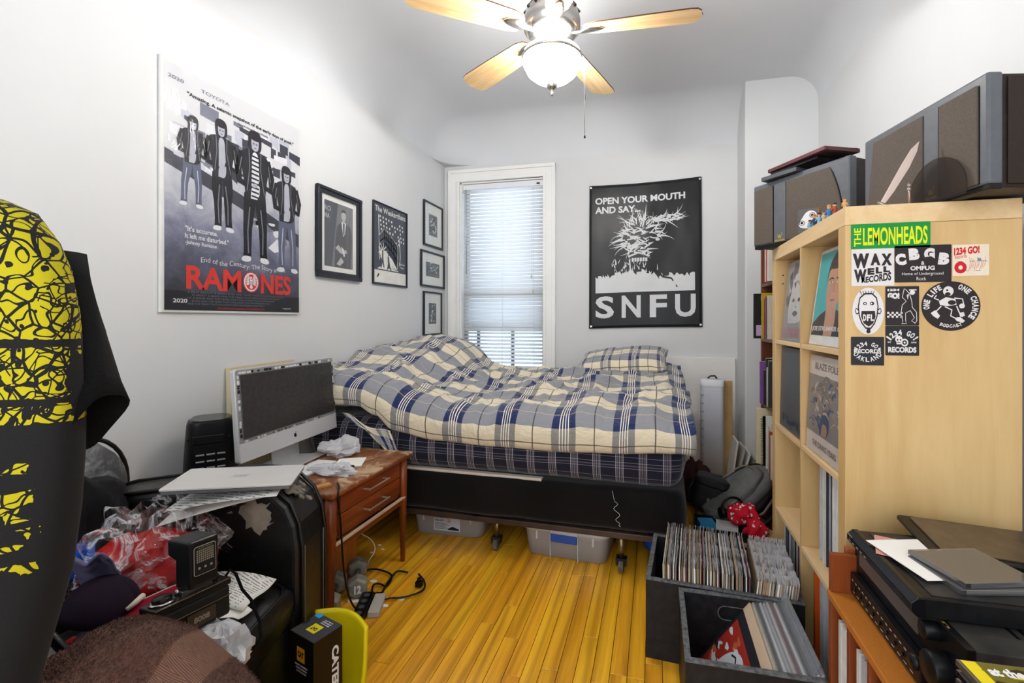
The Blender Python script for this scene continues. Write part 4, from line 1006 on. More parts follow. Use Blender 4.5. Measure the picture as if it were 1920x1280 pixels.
# t-shirt with red lettering spread at the near side of the seat
sh = MB()
def tsf(u, v): return (-1.32+.36*u-.02*v, .63+.20*v+.09*u, .452+.012*fbm(u*4, v*4, 1)+.018*sin(5*u+3*v)*.5+.03*(1-v)*(1-v))
sh.grid(tsf, 24, 18)
so = sh.build('tshirt', blackcloth, None, solid=.006, fix=False); tag(so, 'black t-shirt with red lettering spread on the seat under the cap', 't-shirt')
class OnTee(MB):
    def add(s, vs, fs, mat=0, smooth=False, uvs=None):
        return MB.add(s, [tuple(Vector(tsf(p[0], p[1]))+Vector((0, 0, .0055+p[2]))) for p in vs], fs, mat, smooth)
red = mat('red_print', '#d52a1d', .7, var=.1)
q_ = OnTee(); 
for tt, y0 in (('WHAT', .50), ('YOU', .26), ('GOT', .02)):
    for i, ch in enumerate(tt): q_.text(ch, .12+.2*i, y0, .28+.2*i, y0+.2, .001, 0, .05)
q_.build('lettering', red, so, fix=False)
heap('sweater', 'black knitted sweater slumped against the chair back', 'sweater', (-1.60, .93, .60), (.14, .16, .13), mat('black_knit', '#19181a', .95, var=.25, vs=9, bump=.5, bs=160, bd=.003, sheen=.05), 3, .3)
heap('blue_cloth', 'bright blue cloth scrap between sweater and clear bag', 'cloth', (-1.46, .86, .56), (.06, .07, .045), mat('cobalt_cloth', '#2356c4', .8, bump=.3, bs=200), 5)
heap('denim_cloth', 'light blue denim scrap beside the hanging shirt', 'jeans', (-1.43, .75, .60), (.06, .05, .06), mat('pale_denim', '#7d97b8', .85, bump=.4, bs=300), 6)
rb = heap('red_bag_contents', 'bright red cloth packed inside the clear plastic bag', 'cloth', (-1.335, .985, .515), (.155, .11, .085), mat('scarlet_cloth', '#e02219', .6, c2='#9c1216', var=.3, vs=7, bump=.3, bs=60), 7, .3)
heap('dark_red_cloth', 'dark maroon folds at the back of the clear plastic bag', 'cloth', (-1.42, 1.06, .55), (.10, .07, .08), mat('maroon_cloth', '#3f1c20', .7), 14, .3)
heap('plastic_bag', 'clear crinkled plastic bag wrapped around red cloth on seat', 'plastic bag', (-1.35, .985, .535), (.185, .14, .115), film('crinkled_poly', '#ffffff', .04, .06, bump=.25, bs=30, milk=.5, fres=.45, crease=6), 8, .42, 34, fold=9, facet=True)
pk = MB()
def pkf(u, v): return (-1.44+.24*u, 1.10-.05*v+.02*u, .54+.17*v*(1-.55*abs(u-.45))+.012*fbm(u*5, v*5, 4)-.05*u)
tag(pk.grid(pkf, 16, 9, smooth=False).build('plastic_sleeve', film('crinkled_poly', ''), None, fix=False), 'peaked clear plastic sleeve standing behind the red cloth bag', 'plastic bag')
# cap
CPX = thing('baseball_cap', 'dark purple baseball cap with curved brim upside on seat', 'cap', (-1.175, .785, .545), R(20), rot=(R(-12), R(14), R(14))); CPX.scale = (.84, .84, .84)
capm = mat('dark_plum_cloth', '#281d2b', .85, var=.15, bump=.3, bs=400)
cm2 = MB()
def cr(u, v): a_ = 2*pi*u; return (.088*cos(a_)*cos(v*pi/2)-.03, .075*sin(a_)*cos(v*pi/2), .10*sin(v*pi/2)**.85-.03)
cm2.grid(cr, 28, 10); cm2.build('crown', capm, CPX, solid=.003)
bmx = MB()
def brf(u, v): a_ = (u-.5)*2.5; r_ = .082+.075*v*cos(a_*.62)**.4; return (r_*cos(a_)-.03, r_*sin(a_)*1.02, -.028-.012*v-.022*(sin(a_))**2*v+.01*v)
bmx.grid(brf, 24, 8); bmx.build('brim', capm, CPX, solid=.005)
for k in range(4):
    v_ = .2+.2*k; MB().tube([tuple(Vector(brf(.06+.88*i/16, v_))+Vector((0, 0, .0032))) for i in range(17)], .0007, 4).build('brim_stitching', mat('brim_thread', '#4b3c4d', .8), CPX)
lgm = MB()
L_ = [(.052,-.030,.018),(.056,-.012,.03),(.052,.012,.036),(.05,.024,.024)]
lgm.tube(L_, [.006,.008,.008,.005], 6); lgm.build('emblem', mat('cream_emblem', '#d9cdbd', .7), CPX)
# grey-blue cloth with lettering
def gcf(u, v): return (-1.275+.095*u-.03*v  , .735+.07*v+.04*u, .672-.11*v*v*.6-.05*v+.012*sin(9*u+2*v)+.01*fbm(u*4, v*4, 2)-.02*u)
go = MB().grid(gcf, 22, 26).build('printed_cloth', mat('slate_violet_cloth', '#6a6684', .85, var=.12, vs=12, bump=.4, bs=200), None, solid=.005, fix=False)
tag(go, 'grey-violet printed cloth draped over the cap crown', 'cloth')
class OnC(MB):
    def add(s, vs, fs, mat=0, smooth=False, uvs=None):
        return MB.add(s, [tuple(Vector(gcf(p[0], p[1]))+Vector((.002, -.002, .0045+p[2]))) for p in vs], fs, mat, smooth)
q_ = OnC(); q_.add([], [])
for i, ch in enumerate('DOUBLENAUT'): 
    m_ = MB(); m_.text(ch, 0, 0, 1, 1, 0, 0, .03)
    q_.add([(.60+.14*(p[1]-.5)*-1*-1, .88-.072*i-.058*(1-p[0])*-1*-1, .0) for p in m_.v], m_.f)
q_.build('lettering', W_, go, fix=False)
# camera
CM = thing('film_camera', 'old folding film camera with large square flash on top', 'camera', (-.985, .80, .515), 0, rot=(R(-5), R(2), R(80))); CM.scale = (.88, .88, .88)
camb = mat('black_enamel', '#1d1917', .25, var=.1)
MB().box((-.085, -.03, .0), (.085, .03, .075)).build('body', mat('pebbled_black', '#141414', .5, bump=.6, bs=500), CM, bevel=.008)
MB().box((-.087, -.032, .075), (.087, .032, .092)).build('top_plate', camb, CM, bevel=.004)
MB().box((-.02, -.034, .012), (.045, -.0315, .045)).build('name_plate', mat('brown_plate', '#3d3226', .4), CM)
MB(Matrix(((1,0,0,0),(0,0,-1,-.0345),(0,1,0,0),(0,0,0,1)))).text('8008', -.006, .022, .030, .035, .0003, 0, .02).build('lettering', mat('pale_ink', '#8f8673', .5), CM, fix=False)
for z_ in (.050, .090): MB().box((-.086, -.0335, z_), (.086, -.031, z_+.002)).build('chrome_line', chrome, CM)
MB().lathe([(0,0),(.019,0),(.02,.003),(.02,.012),(.017,.015),(0,.015)], 20, (-.055, 0, .092)).build('winding_knob', camb, CM)
MB().lathe([(.021,0),(.026,.001),(.026,.004),(.021,.005)], 20, (-.055, 0, .092)).build('knob_ring', chrome, CM)
MB().lathe([(0,0),(.013,0),(.014,.010),(.011,.014),(0,.014)], 16, (.06, .0, .092)).build('shutter_dial', camb, CM)
MB().lathe([(0,0),(.005,0),(.005,.012),(0,.014)], 10, (-.02, .005, .092)).build('shutter_button', chrome, CM)
MB().cyl((.0, .03, .04), (.0, .075, .04), .032, .029, n=26).build('lens_barrel', camb, CM)
MB().box((-.02, -.015, .090), (.05, .018, .101)).build('hot_shoe', steel, CM, bevel=.001)
FLH = MB().add([(-.012,-.028,.10),(.058,-.028,.10),(.058,.03,.10),(-.012,.03,.10),(-.012,-.030,.215),(.058,-.030,.215),(.058,.062,.215),(-.012,.062,.215),(-.012,.03,.165),(.058,.03,.165),(-.012,.062,.175),(.058,.062,.175)],
   [(0,3,2,1),(4,5,6,7),(0,1,5,4),(1,2,9,11,6,5),(0,4,7,10,8,3),(3,8,9,2),(8,10,11,9),(10,7,6,11)])
fo = FLH.build('flash_unit', mat('flash_black', '#161617', .35, bump=.05, bs=200), CM, bevel=.007, seg=3)
MF = Matrix(((1,0,0,.023),(0,0,-1,-.0312),(0,1,0,.165),(0,0,0,1)))
MB(MF).prism(rrect(-.026, -.035, .026, .035, .006), 0, .001).build('panel_frame', mat('panel_line', '#a59a8a', .4), fo)
MB(MF).prism(rrect(-.0245, -.0335, .0245, .0335, .005), .0008, .0016).build('exposure_panel', ink, fo)
ls = MB(MF)
for r_ in range(6):
    for c_ in range(9): ls.rect(-.020+c_*.0046, -.004+r_*.0052, -.0172+c_*.0046, -.0004+r_*.0052, .0019)
ls.text('AUTO FLASH', -.016, .0285, .016, .0315, .0019, 0, .01)
for k in range(3): ls.disc(-.014+.014*k, -.018, .003, None, .0019)
ls.build('exposure_scale', mat('pale_ink', '#b8ad98'), fo, fix=False)
MB().tube([(-.087, 0, .08),(-.10,-.01,.05),(-.108,-.02,.01),(-.10,-.05,-.03),(-.06,-.08,-.05)], .004, 6).build('strap_lug', chrome, CM)
MB().tube([(.087,.0,.082),(.10,-.005,.10),(.112,-.01,.085),(.122,-.02,.04),(.135,-.035,.01),(.14,-.06,-.045),(.125,-.085,-.075),(.10,-.09,-.085)], [.004]*8, 6).build('strap', matte_black, CM)
# red camera case flap
RC = thing('camera_case', 'open camera case with red lining and brass snap', 'camera case', (-1.09, .80, .50), 0, rot=(R(18), R(-20), R(30)))
MB().prism(rrect(-.085, -.045, .085, .045, .035, 6), .045, .050).build('red_flap', mat('crimson_lining', '#8e1a2c', .75, bump=.2, bs=300), RC)
MB().tube([(p[0], p[1], .048) for p in rrect(-.085, -.045, .085, .045, .035, 6)+[(.05, -.045)]], .003, 5).build('flap_piping', mat('pale_piping', '#b5aaa0', .6), RC)
MB().lathe([(.003,0),(.007,0),(.007,.003),(.003,.003)], 16, (-.062, -.008, .050)).build('snap', mat('brass_snap', '#d8cfae', .3, .8), RC)
MB().loft([[(x_*k_, y_*k_, z_) for x_, y_ in rrect(-.09, -.06, .09, .05, .03, 6)] for k_, z_ in ((.9, -.03), (1, 0), (1, .02), (.9, .04))]).build('case_body', leather, RC)
heap('crumpled_grey_bag', 'pale grey crumpled plastic bag under the camera strap', 'plastic bag', (-.935, .835, .455), (.06, .045, .055), film('grey_poly', '#e2e6e8', .10, .2, bump=.9, bs=30, milk=.6), 21, .5, 28, fold=12, facet=True)
CT = thing('trinket', 'small red and white trinket beneath the camera', 'trinket', (-.915, .775, .515), R(20))
MB().ball((0, 0, 0), (.011, .008, .009), 12).build('red_bead', red, CT); MB().cyl((-.016, 0, -.004), (-.028, 0, -.002), .006, n=10).build('white_cap', white_p, CT)
# ---- brown towel over the near arm
t = NT('brown_terry'); t.set(.95, sheen=.08); co = t.coord('Object'); n1 = t.noise(co, 330, 3, .7); n0 = t.noise(co, 9, 3)
t.base(t.mix(n1, lin('#38221b'), lin('#7a5445'))); t.bump(n1, 1.0, .004); terry = t.m
t = NT('towel_border'); t.set(.9, sheen=.04); uvn = t.n('ShaderNodeUVMap'); sx = t.n('ShaderNodeSeparateXYZ'); t.l(uvn.outputs[0], sx.inputs[0])
br_ = t.math('MULTIPLY', t.math('SINE', t.math('MULTIPLY', t.math('ADD', sx.outputs[0], t.math('MULTIPLY', t.math('ABSOLUTE', t.math('SUBTRACT', t.math('FRACT', t.math('MULTIPLY', sx.outputs[1], 9)), .5)), .5)), 150)), .5)
t.base(t.mix(t.math('ADD', br_, .5), lin('#573a2e'), lin('#83604f'))); t.bump(br_, .6, .003); border = t.m
OT = thing('footstool', 'small dark round-cornered footstool hidden under the brown towel', 'footstool', (-.865, .555, 0), R(15))
MB().loft([[(x_*k_, y_*k_, z_) for x_, y_ in rrect(-.12, -.12, .12, .12, .04, 5)] for k_, z_ in ((.92, .06), (1, .08), (1, .45), (.96, .485), (.8, .50))]).build('seat', leather, OT)
for sx_, sy_ in ((1, 1), (1, -1), (-1, 1), (-1, -1)): MB().cyl((.09*sx_, .09*sy_, 0), (.09*sx_, .09*sy_, .065), .014, n=10).build('leg', matte_black, OT)
TW = thing('bath_towel', 'folded brown terry towel draped over the near chair arm', 'towel', (-.845, .565, .618), 0)
def drape(x0, y0, dx, dy, off, hgt, xe=0.0, slope=1.05):
    def f(u, v):
        X_ = x0+dx*u; Y_ = y0+dy*v
        z = hgt+off
        over = X_-(xe)
        if over > 0: z -= slope*over*over/(over+.05)
        ov2 = Y_-.09
        if ov2 > 0: z -= 1.1*ov2*ov2/(ov2+.05)
        ov3 = -.13-Y_
        if ov3 > 0: z -= .9*ov3
        z += .014*fbm(X_*6, Y_*6, hgt*9)
        e = min(u, 1-u, v, 1-v); z -= .018*(1-min(1, e/.045))**2
        return (X_, Y_, z)
    return f
E1 = drape(-.29, -.17, .46, .27, 0, .022)
def two(fn, th, nu, nv, mats, bandu=None):
    m = MB()
    m.grid(fn, nu, nv)
    if bandu:
        for k, f_ in enumerate(m.f):
            i = k % nu
            if bandu[0] <= i/nu < bandu[1]: m.m[k] = 1
    return m
rotT = R(38)
def spin(fn, a_=rotT, px=-.0, py=-.05):
    def g(u, v):
        x, y, z = fn(u, v); return (x, y, z)
    return g
def lay(cx_, cy_, L_, D_, ang, lift, seed):
    # rectangular folded layer centred at cx,cy (local), turned by ang, following the arm below
    def f(u, v):
        a_ = (u-.5)*L_; b_ = (v-.5)*D_
        X_ = cx_+a_*cos(ang)-b_*sin(ang); Y_ = cy_+a_*sin(ang)+b_*cos(ang)
        z = lift
        o1 = X_+.02
        if o1 > 0: z -= 1.25*o1*o1/(o1+.06)
        o2 = Y_-.055
        if o2 > 0: z -= 1.0*o2*o2/(o2+.05)
        o3 = -.14-Y_
        if o3 > 0: z -= .5*o3
        o4 = -.07-X_
        if o4 > 0: z -= .75*o4
        z += .012*fbm(X_*7+seed, Y_*7, seed)
        e1 = min(u, 1-u)*L_; e2 = min(v, 1-v)*D_; e = min(e1, e2)
        if e < .035: z -= .030*(1-e/.035)**2
        return (X_, Y_, z)
    return f
l0 = two(lay(.08, -.02, .46, .36, R(20), -.012, 2), 0, 60, 44, None).build('lower_fold', [terry, border], TW, solid=.02, fix=False)
l1 = two(lay(.03, .0, .42, .33, R(20), .030, 5), 0, 66, 44, None, (.54, .68)).build('upper_fold', [terry, border], TW, solid=.02, fix=False)
# fluffy pile standing out of the loops
pm_ = MB(); rp = random.Random(8)
for fn, nn, bd in ((lay(.08, -.02, .46, .36, R(20), -.012, 2), 9000, None), (lay(.03, .0, .42, .33, R(20), .030, 5), 34000, (.54, .68))):
    for k in range(nn):
        u, v = rp.random(), rp.random()
        if bd and bd[0] < u < bd[1]: continue
        p = Vector(fn(u, v)); nrm = (Vector(fn(min(1, u+.01), v))-p).cross(Vector(fn(u, min(1, v+.01)))-p)
        nrm = nrm.normalized() if nrm.length > 1e-12 else Vector((0, 0, 1)); p = p+nrm*.0102; a_ = rp.uniform(0, 2*pi); s_ = rp.uniform(.0007, .0013); h_ = rp.uniform(.002, .0045)
        pm_.add([(p.x-s_*cos(a_), p.y-s_*sin(a_), p.z-.001), (p.x+s_*cos(a_), p.y+s_*sin(a_), p.z-.001), tuple(p+nrm*h_+Vector((rp.uniform(-.0025, .0025), rp.uniform(-.0025, .0025), 0)))], [(0, 1, 2)])
tag(pm_.build('pile', terry, TW, fix=False), kind='stuff')
# ---- hanging shirt in the left foreground
t = NT('yellow_black_print'); t.set(.9, sheen=.03); co = t.coord('Object')
wn = t.n('ShaderNodeTexNoise'); wn.inputs['Scale'].default_value = 9; t.l(co, wn.inputs['Vector'])
va = t.n('ShaderNodeVectorMath', operation='MULTIPLY_ADD'); t.l(wn.outputs['Color'], va.inputs[0]); va.inputs[1].default_value = (.06,)*3; t.l(co, va.inputs[2])
def vor(sc, feat='DISTANCE_TO_EDGE'):
    q = t.n('ShaderNodeTexVoronoi', feature=feat); q.inputs['Scale'].default_value = sc; t.l(va.outputs[0], q.inputs['Vector']); return q.outputs['Distance']
lines = t.math('LESS_THAN', vor(34), .045); lines2 = t.math('LESS_THAN', vor(52), .04)
w1 = t.n('ShaderNodeTexWave', wave_type='RINGS'); w1.inputs['Scale'].default_value = 15; w1.inputs['Distortion'].default_value = 14; w1.inputs['Detail'].default_value = 1; w1.inputs['Detail Scale'].default_value = 2.2; t.l(va.outputs[0], w1.inputs['Vector'])
curl = t.math('LESS_THAN', w1.outputs['Fac'], .09)
dots = t.math('LESS_THAN', vor(40, 'F1'), .16)
blk = t.math('MAXIMUM', t.math('MAXIMUM', lines, curl), t.math('MAXIMUM', t.math('MULTIPLY', lines2, t.math('GREATER_THAN', t.noise(co, 14), .5)), dots))
sp = t.n('ShaderNodeSeparateXYZ'); t.l(co, sp.inputs[0]); zz = sp.outputs[2]; xx = sp.outputs[0]
edge = t.math('ADD', zz, t.math('MULTIPLY', t.noise(co, 40, 2), .010))
def zb(lo, hi): return t.math('MULTIPLY', t.math('GREATER_THAN', edge, lo), t.math('LESS_THAN', edge, hi))
reg = t.math('MAXIMUM', zb(-.208, .3), zb(-.241, -.218))
gap1 = t.math('MULTIPLY', t.math('MULTIPLY', zb(-.143, -.133), t.math('GREATER_THAN', xx, .12)), 1)
low = t.math('MULTIPLY', t.math('MAXIMUM', t.math('MAXIMUM', zb(-.303, -.290), zb(-.365, -.326)), t.math('MAXIMUM', zb(-.401, -.375), zb(-.434, -.420))), t.math('LESS_THAN', t.math('ADD', xx, t.math('MULTIPLY', t.noise(co, 30), .05)), .243))
low = t.math('MULTIPLY', low, t.math('GREATER_THAN', t.noise(co, 22, 3), .47))
body = t.math('LESS_THAN', t.math('ADD', xx, t.math('MULTIPLY', t.noise(co, 25), .03)), .262)
mask = t.math('MULTIPLY', t.math('MULTIPLY', t.math('MAXIMUM', t.math('MULTIPLY', reg, t.math('SUBTRACT', 1, gap1)), low), body), t.math('SUBTRACT', 1, blk))
fab = t.mix(t.noise(co, 500, 2), lin('#0b0b0c'), lin('#19191b'))
t.base(t.mix(mask, fab, lin('#a99f10'))); t.bump(t.noise(co, 700, 2), .3, .001); yb = t.m
plain = mat('charcoal_jersey', '#121213', .9, var=.2, vs=300, bump=.25, bs=600, sheen=.03)
tl0 = .62; rx0 = -.86*tl0/.6*.985
SH = thing('hanging_tshirt', 'black t-shirt with yellow floral print hanging in left foreground', 't-shirt', (-sin(YAW)*tl0+cos(YAW)*rx0, cos(YAW)*tl0+sin(YAW)*rx0, 1.30), YAW)
def sring(z, hw, dp, cx_=0, wob=0):
    r_ = []
    for k in range(48):
        q = 2*pi*k/48; x_ = hw*math.copysign(abs(cos(q))**.75, cos(q)); y_ = dp*math.copysign(abs(sin(q))**.8, sin(q))
        y_ += wob*sin(x_*38+z*3)*.6+wob*.5*fbm(x_*5, z*4, 3); r_.append((cx_+x_, y_, z+.004*sin(x_*20)))
    return r_
bz = [(.066,.05,.03,0),(.060,.10,.035,0),(.048,.148,.04,0),(.034,.188,.045,0),(-.004,.216,.048,.003),(-.042,.232,.05,.004),(-.10,.243,.052,.006),(-.20,.25,.055,.008),(-.29,.245,.058,.010),(-.36,.236,.06,.012),(-.45,.226,.062,.014),(-.55,.206,.064,.016),(-.64,.187,.066,.018),(-.72,.18,.066,.02)]
MB().loft([sring(z, hw, dp, 0, wb) for z, hw, dp, wb in bz], caps=False).build('body', yb, SH, fix=False)
def sleeve(sg):
    ax = [((.20, .034, -.02), .010, .028), ((.203, .034, -.06), .019, .032), ((.214, .036, -.13), .026, .036), ((.226, .036, -.20), .030, .038), ((.243, .034, -.258), .036, .040)]
    d = Vector((.35, 0, -.94)).normalized(); n_ = Vector((.94, 0, .35))
    rings = []
    for i, (c_, w_, dp) in enumerate(ax):
        ring = []
        for k in range(28):
            q = 2*pi*k/28; o_ = n_*(w_*cos(q))+Vector((0, dp*sin(q), 0))
            z_tilt = d*(-.035*cos(q) if i == 4 else 0)*-1
            p = Vector(c_)+o_+d*(.03*cos(q)*-1 if i == 4 else 0)
            p.y += .006*sin(q*3+i*1.3); ring.append((sg*p.x, p.y, p.z))
        rings.append(ring)
    s_ = MB().loft(rings, caps=False).build('sleeve', plain, SH, solid=.002, fix=False)
    MB().tube([rings[3][k] for k in range(28)]+[rings[3][0]], .0015, 4).build('hem_stitching', plain, s_)
sleeve(1); sleeve(-1)
MB().tube([(-.17,0,.025),(-.1,0,.045),(0,0,.07),(.1,0,.045),(.17,0,.025)], .008, 8).build('hanger_bar', black, SH)
MB().tube([(0,0,.07),(0,0,.14),(.015,0,.17),(.0,0,.195),(-.02,0,.175)], .002, 6).build('hanger_hook', chrome, SH)
# ---- floor clutter by the table
CB = thing('shorts_box', 'tall black carton with yellow squares standing beside the armchair', 'box', (-.944, 1.143, 0), R(-17))
cbx, cby, cbz = .0545, .045, .305
MB().box((-cbx, -cby, 0), (cbx, cby, cbz)).build('carton', mat('black_carton', '#17140f', .3, var=.1), CB, bevel=.0015)
MB().box((-cbx+.001, -cby+.001, cbz), (cbx-.001, cby-.001, cbz+.0015)).build('lid', mat('charcoal_card', '#3a3b3f', .45), CB)
yel = prt('cat_yellow', '#d6c71c', .4); blu = prt('sky_blue', '#2b9bd3', .4)
pt = MB(Matrix.Translation((0, 0, cbz+.0016)))
pt.rect(-.018, -.022, .020, .010, .0003, 0)
pt.text('CAT', .013, -.002, -.011, -.013, .0006, 1, .06)
pt.rect(-.054, .028, -.030, .0445, .0003, 2)
for k, s_ in enumerate(('MEN\'S 2 PACK', 'BOXER BRIEFS', 'CUT')): pt.text(s_, .03, .020+.007*k, -.008, .016+.007*k, .0003, 3, .03)
pt.disc(-.052, .0, .010, .013, .0003, 1, 16, -pi/2, pi/2)
pt.build('top_print', [yel, ink, blu, W_], CB, fix=False)
pt = MB(Matrix(((1,0,0,0),(0,0,-1,-cby-.0008),(0,1,0,0),(0,0,0,1))))
pt.rect(-.020, .235, .016, .275, .0003, 0); pt.text('CAT', -.016, .247, .012, .264, .0006, 1, .06)
for k, s_ in enumerate(("MEN'S BRIEFS", 'COUPE & PREMIUM', 'CAT 95 CTN')): pt.text(s_, -.028+.003*k, .222-.009*k, .028-.003*k, .227-.009*k, .0003, 2, .03)
pt.build('front_print', [prt('cat_orange', '#d99a1c', .4), ink, W_], CB, fix=False)
MX = Matrix(((0,0,1,cbx+.0008),(1,0,0,0),(0,1,0,0),(0,0,0,1)))
pt = MB(MX); pt.text('CATERPILLAR', .010, .262, .245+.010, .262+.022, .0003, 0, .05, rot=-pi/2); pt.build('side_print', W_, CB, fix=False)
def yb_(u, v):
    a_ = -1.02+.02*v+.25*u; 
    x = -1.035+.165*u+.01*sin(4*v); y = 1.235+.035*sin(pi*u)+.035*v-.02*u*(1-v)
    z = .262*v*(1-.10*u*u)-.02*(1-v)*0
    return (x+.02*v*(u-.5), y, z)
tag(MB().grid(yb_, 24, 20).build('yellow_mailer', mat('yellow_poly', '#e3cf10', .4, var=.05, vs=8, bump=.3, bs=7, bd=.01), None, solid=.012, fix=False), 'bright yellow padded mailer standing behind the black carton', 'mailer bag')
def dumbbell(x_, y_, rz, lab, num):
    D = thing('dumbbell', lab, 'dumbbell', (x_, y_, .043), 0, 'hex dumbbells under the table', rot=(0, 0, rz))
    cast = mat('grey_enamel_iron', '#8d8a80', .5, var=.15, vs=30, bump=.2, bs=80)
    hexp = [(.045*cos(pi/6+pi/3*k), .045*sin(pi/6+pi/3*k)) for k in range(6)]
    MY = lambda y0: Matrix(((1,0,0,0),(0,0,-1,y0),(0,1,0,0),(0,0,0,1)))
    for y0 in (-.055, .105):
        m_ = MB(MY(y0)); m_.loft([[(p[0]*k_, p[1]*k_, z_) for p in hexp] for k_, z_ in ((.82, .03), (1, .018), (1, -.022), (.82, -.034))], 0, False); h_ = m_.build('hex_head', cast, D, bevel=.002)
        if num and y0 < 0: MB(MY(y0)).text('12', -.014, -.018, .014, .018, .0305, 0, .06, rot=0).build('numeral', W_, h_, fix=False)
    MB().cyl((0, -.03, 0), (0, .09, 0), .014, n=14).build('handle', chrome, D)
dumbbell(-1.275, 1.80, R(35), 'grey hex dumbbell with raised 12, farther of the two', True)
dumbbell(-1.30, 1.665, R(28), 'grey hex dumbbell nearer the chair, without visible number', False)
def fl(pts, z=.008): return [(x_, y_, z+.006*abs(sin(i*1.7))) for i, (x_, y_) in enumerate(pts)]
ca = [(-1.12,1.958),(-1.176,1.954),(-1.171,1.905),(-1.158,1.829),(-1.14,1.78),(-1.158,1.74),(-1.198,1.754),(-1.269,1.819),(-1.319,1.887),(-1.325,1.928),(-1.279,1.944),(-1.22,1.939),(-1.175,1.913),(-1.156,1.872),(-1.151,1.818),(-1.19,1.845),(-1.22,1.83),(-1.18,1.762),(-1.147,1.782),(-1.122,1.756),(-1.129,1.717),(-1.14,1.677),(-1.15,1.62)]
tag(MB().tube(smooth(fl(ca, .010)), .0042, 8).build('coiled_cable', black), 'coiled black power cable on the floor beside the side table', 'cable')
cb_ = [(-1.12,1.958),(-1.07,1.966),(-1.007,1.908),(-.983,1.863),(-.99,1.82),(-1.041,1.776),(-1.105,1.757),(-1.125,1.70),(-1.14,1.60)]
PG = tag(MB().tube(smooth(fl(cb_[1:], .006)), .0038, 8).build('plug_cable', black), 'black cable looping right across the floor to its plug', 'cable')
pg = MB().box((-1.035, 1.865, .004), (-1.005, 1.89, .028)); pg.build('plug', black, PG, bevel=.004)
MB().cyl((-1.02, 1.878, .028), (-1.02, 1.878, .04), .009, n=10).build('plug_face', black, PG)
tag(MB().tube(smooth([(-1.24,1.62,.535),(-1.185,1.56,.545),(-1.172,1.53,.52),(-1.172,1.55,.42),(-1.17,1.56,.25),(-1.165,1.58,.12),(-1.16,1.63,.02),(-1.13,1.67,.01),(-1.10,1.72,.008)]), .0035, 8).build('hanging_cable', black), 'black cable dropping from the tabletop past the table leg', 'cable')
tag(MB().tube(smooth([(-1.07,1.36,.09),(-1.06,1.40,.04),(-1.10,1.45,.012),(-1.14,1.52,.008),(-1.15,1.60,.01)]), .004, 8).build('grey_cable', mat('grey_cord', '#6b665c', .5)), 'grey-brown cable curving out from behind the armchair', 'cable')
PS = thing('power_strip', 'black power strip lying under the tangled cables', 'power strip', (-1.155, 1.66, 0), R(-70))
MB().box((-.10, -.025, 0), (.10, .025, .03)).build('body', black, PS, bevel=.005)
MB().box((-.09, .03, 0), (.04, .075, .025)).build('adapter', mat('pale_adapter', '#b9b4aa', .5), PS, bevel=.004)
for k in range(4): MB().cyl((-.07+.04*k, 0, .03), (-.07+.04*k, 0, .032), .012, n=14).build('socket', mat('socket_grey', '#4b4b4e', .5), PS)
tag(MB().tube(smooth([(-1.37,1.965,.16),(-1.35,2.02,.11),(-1.34,2.04,.05),(-1.36,2.0,.01),(-1.34,1.97,.006)]), .0022, 6).build('charging_cable', white_p), 'thin white cord dangling beside the plywood box', 'cord')
for i, (x_, y_, s_) in enumerate([(-1.09, 1.721, .012), (-1.244, 1.87, .016), (-1.406, 2.099, .008), (-1.369, 2.142, .007), (-1.411, 2.179, .009), (-1.05, 1.78, .014), (-1.24, 1.72, .022)]):
    m_ = MB(); m_.prism([(x_+s_*cos(q)*(1+.5*rng.random()), y_+s_*.6*sin(q)*(1+.5*rng.random())) for q in [2*pi*k/6 for k in range(6)]], .0005, .003)
    tag(m_.build('paper_scrap', paper), ['white scrap lying between the power strip and the cable loop','white scrap inside the coiled cable','tiny scrap left of the right table leg, nearest the plywood box','tiny scrap left of the table leg, middle of three','tiny scrap under the table, farthest back of three','white scrap touching the outer cable loop','larger crumpled white scrap beside the dumbbells'][i], 'paper scrap', 'paper scraps on the floor')
# things on the side table
KB = thing('keyboard', 'white keyboard lying beneath the computer screen', 'keyboard', (-1.46, 1.70, .533), R(92))
MB().prism(rrect(-.15, -.05, .15, .05, .006), 0, .008).build('tray', alu, KB, bevel=.001)
kk = MB()
for r_ in range(5):
    for c_ in range(15): kk.box((-.145+.0194*c_, -.045+.0185*r_, .008), (-.145+.0194*c_+.0165, -.045+.0185*r_+.0155, .011))
tag(kk.build('keys', white_p, KB), kind='stuff')
heap('crumpled_wrap', 'white crumpled plastic wrap under the right end of the computer', 'plastic wrap', (-1.50, 1.99, .553), (.09, .075, .045), film('white_poly', '#f2f4f6', .12, .2, bump=.9, bs=40, milk=.5), 31, .5, 30, fold=12, facet=True)
heap('bubble_wrap', 'bluish crumpled plastic packet near the table middle', 'plastic wrap', (-1.33, 1.72, .546), (.085, .045, .026), film('white_poly', ''), 33, .5, 30, fold=12, facet=True)
tag(MB().box((-1.42, 1.80, .532), (-1.30, 1.93, .536), 0, Matrix.Rotation(R(25), 3, 'Z')).build('white_card', paper), 'flat white card lying on the worn tabletop', 'card')
tag(MB().box((-1.325, 1.745, .532), (-1.29, 1.80, .548)).build('cable_adapter', black, None, bevel=.003), 'small black adapter beside the crumpled packet', 'adapter')
tag(MB().box((-1.55, 1.60, .532), (-1.50, 1.66, .548)).build('blue_tin', mat('blue_tin', '#2f63b8', .4), None, bevel=.003), 'small blue tin behind the keyboard', 'tin')
tag(MB().box((-1.30, 1.555, .532), (-1.24, 1.585, .540), 0, Matrix.Rotation(R(60), 3, 'Z')).build('wood_sliver', mat('pale_wood', '#c08a4c', .6)), 'small pale wood sliver at the near table corner', 'wood piece')
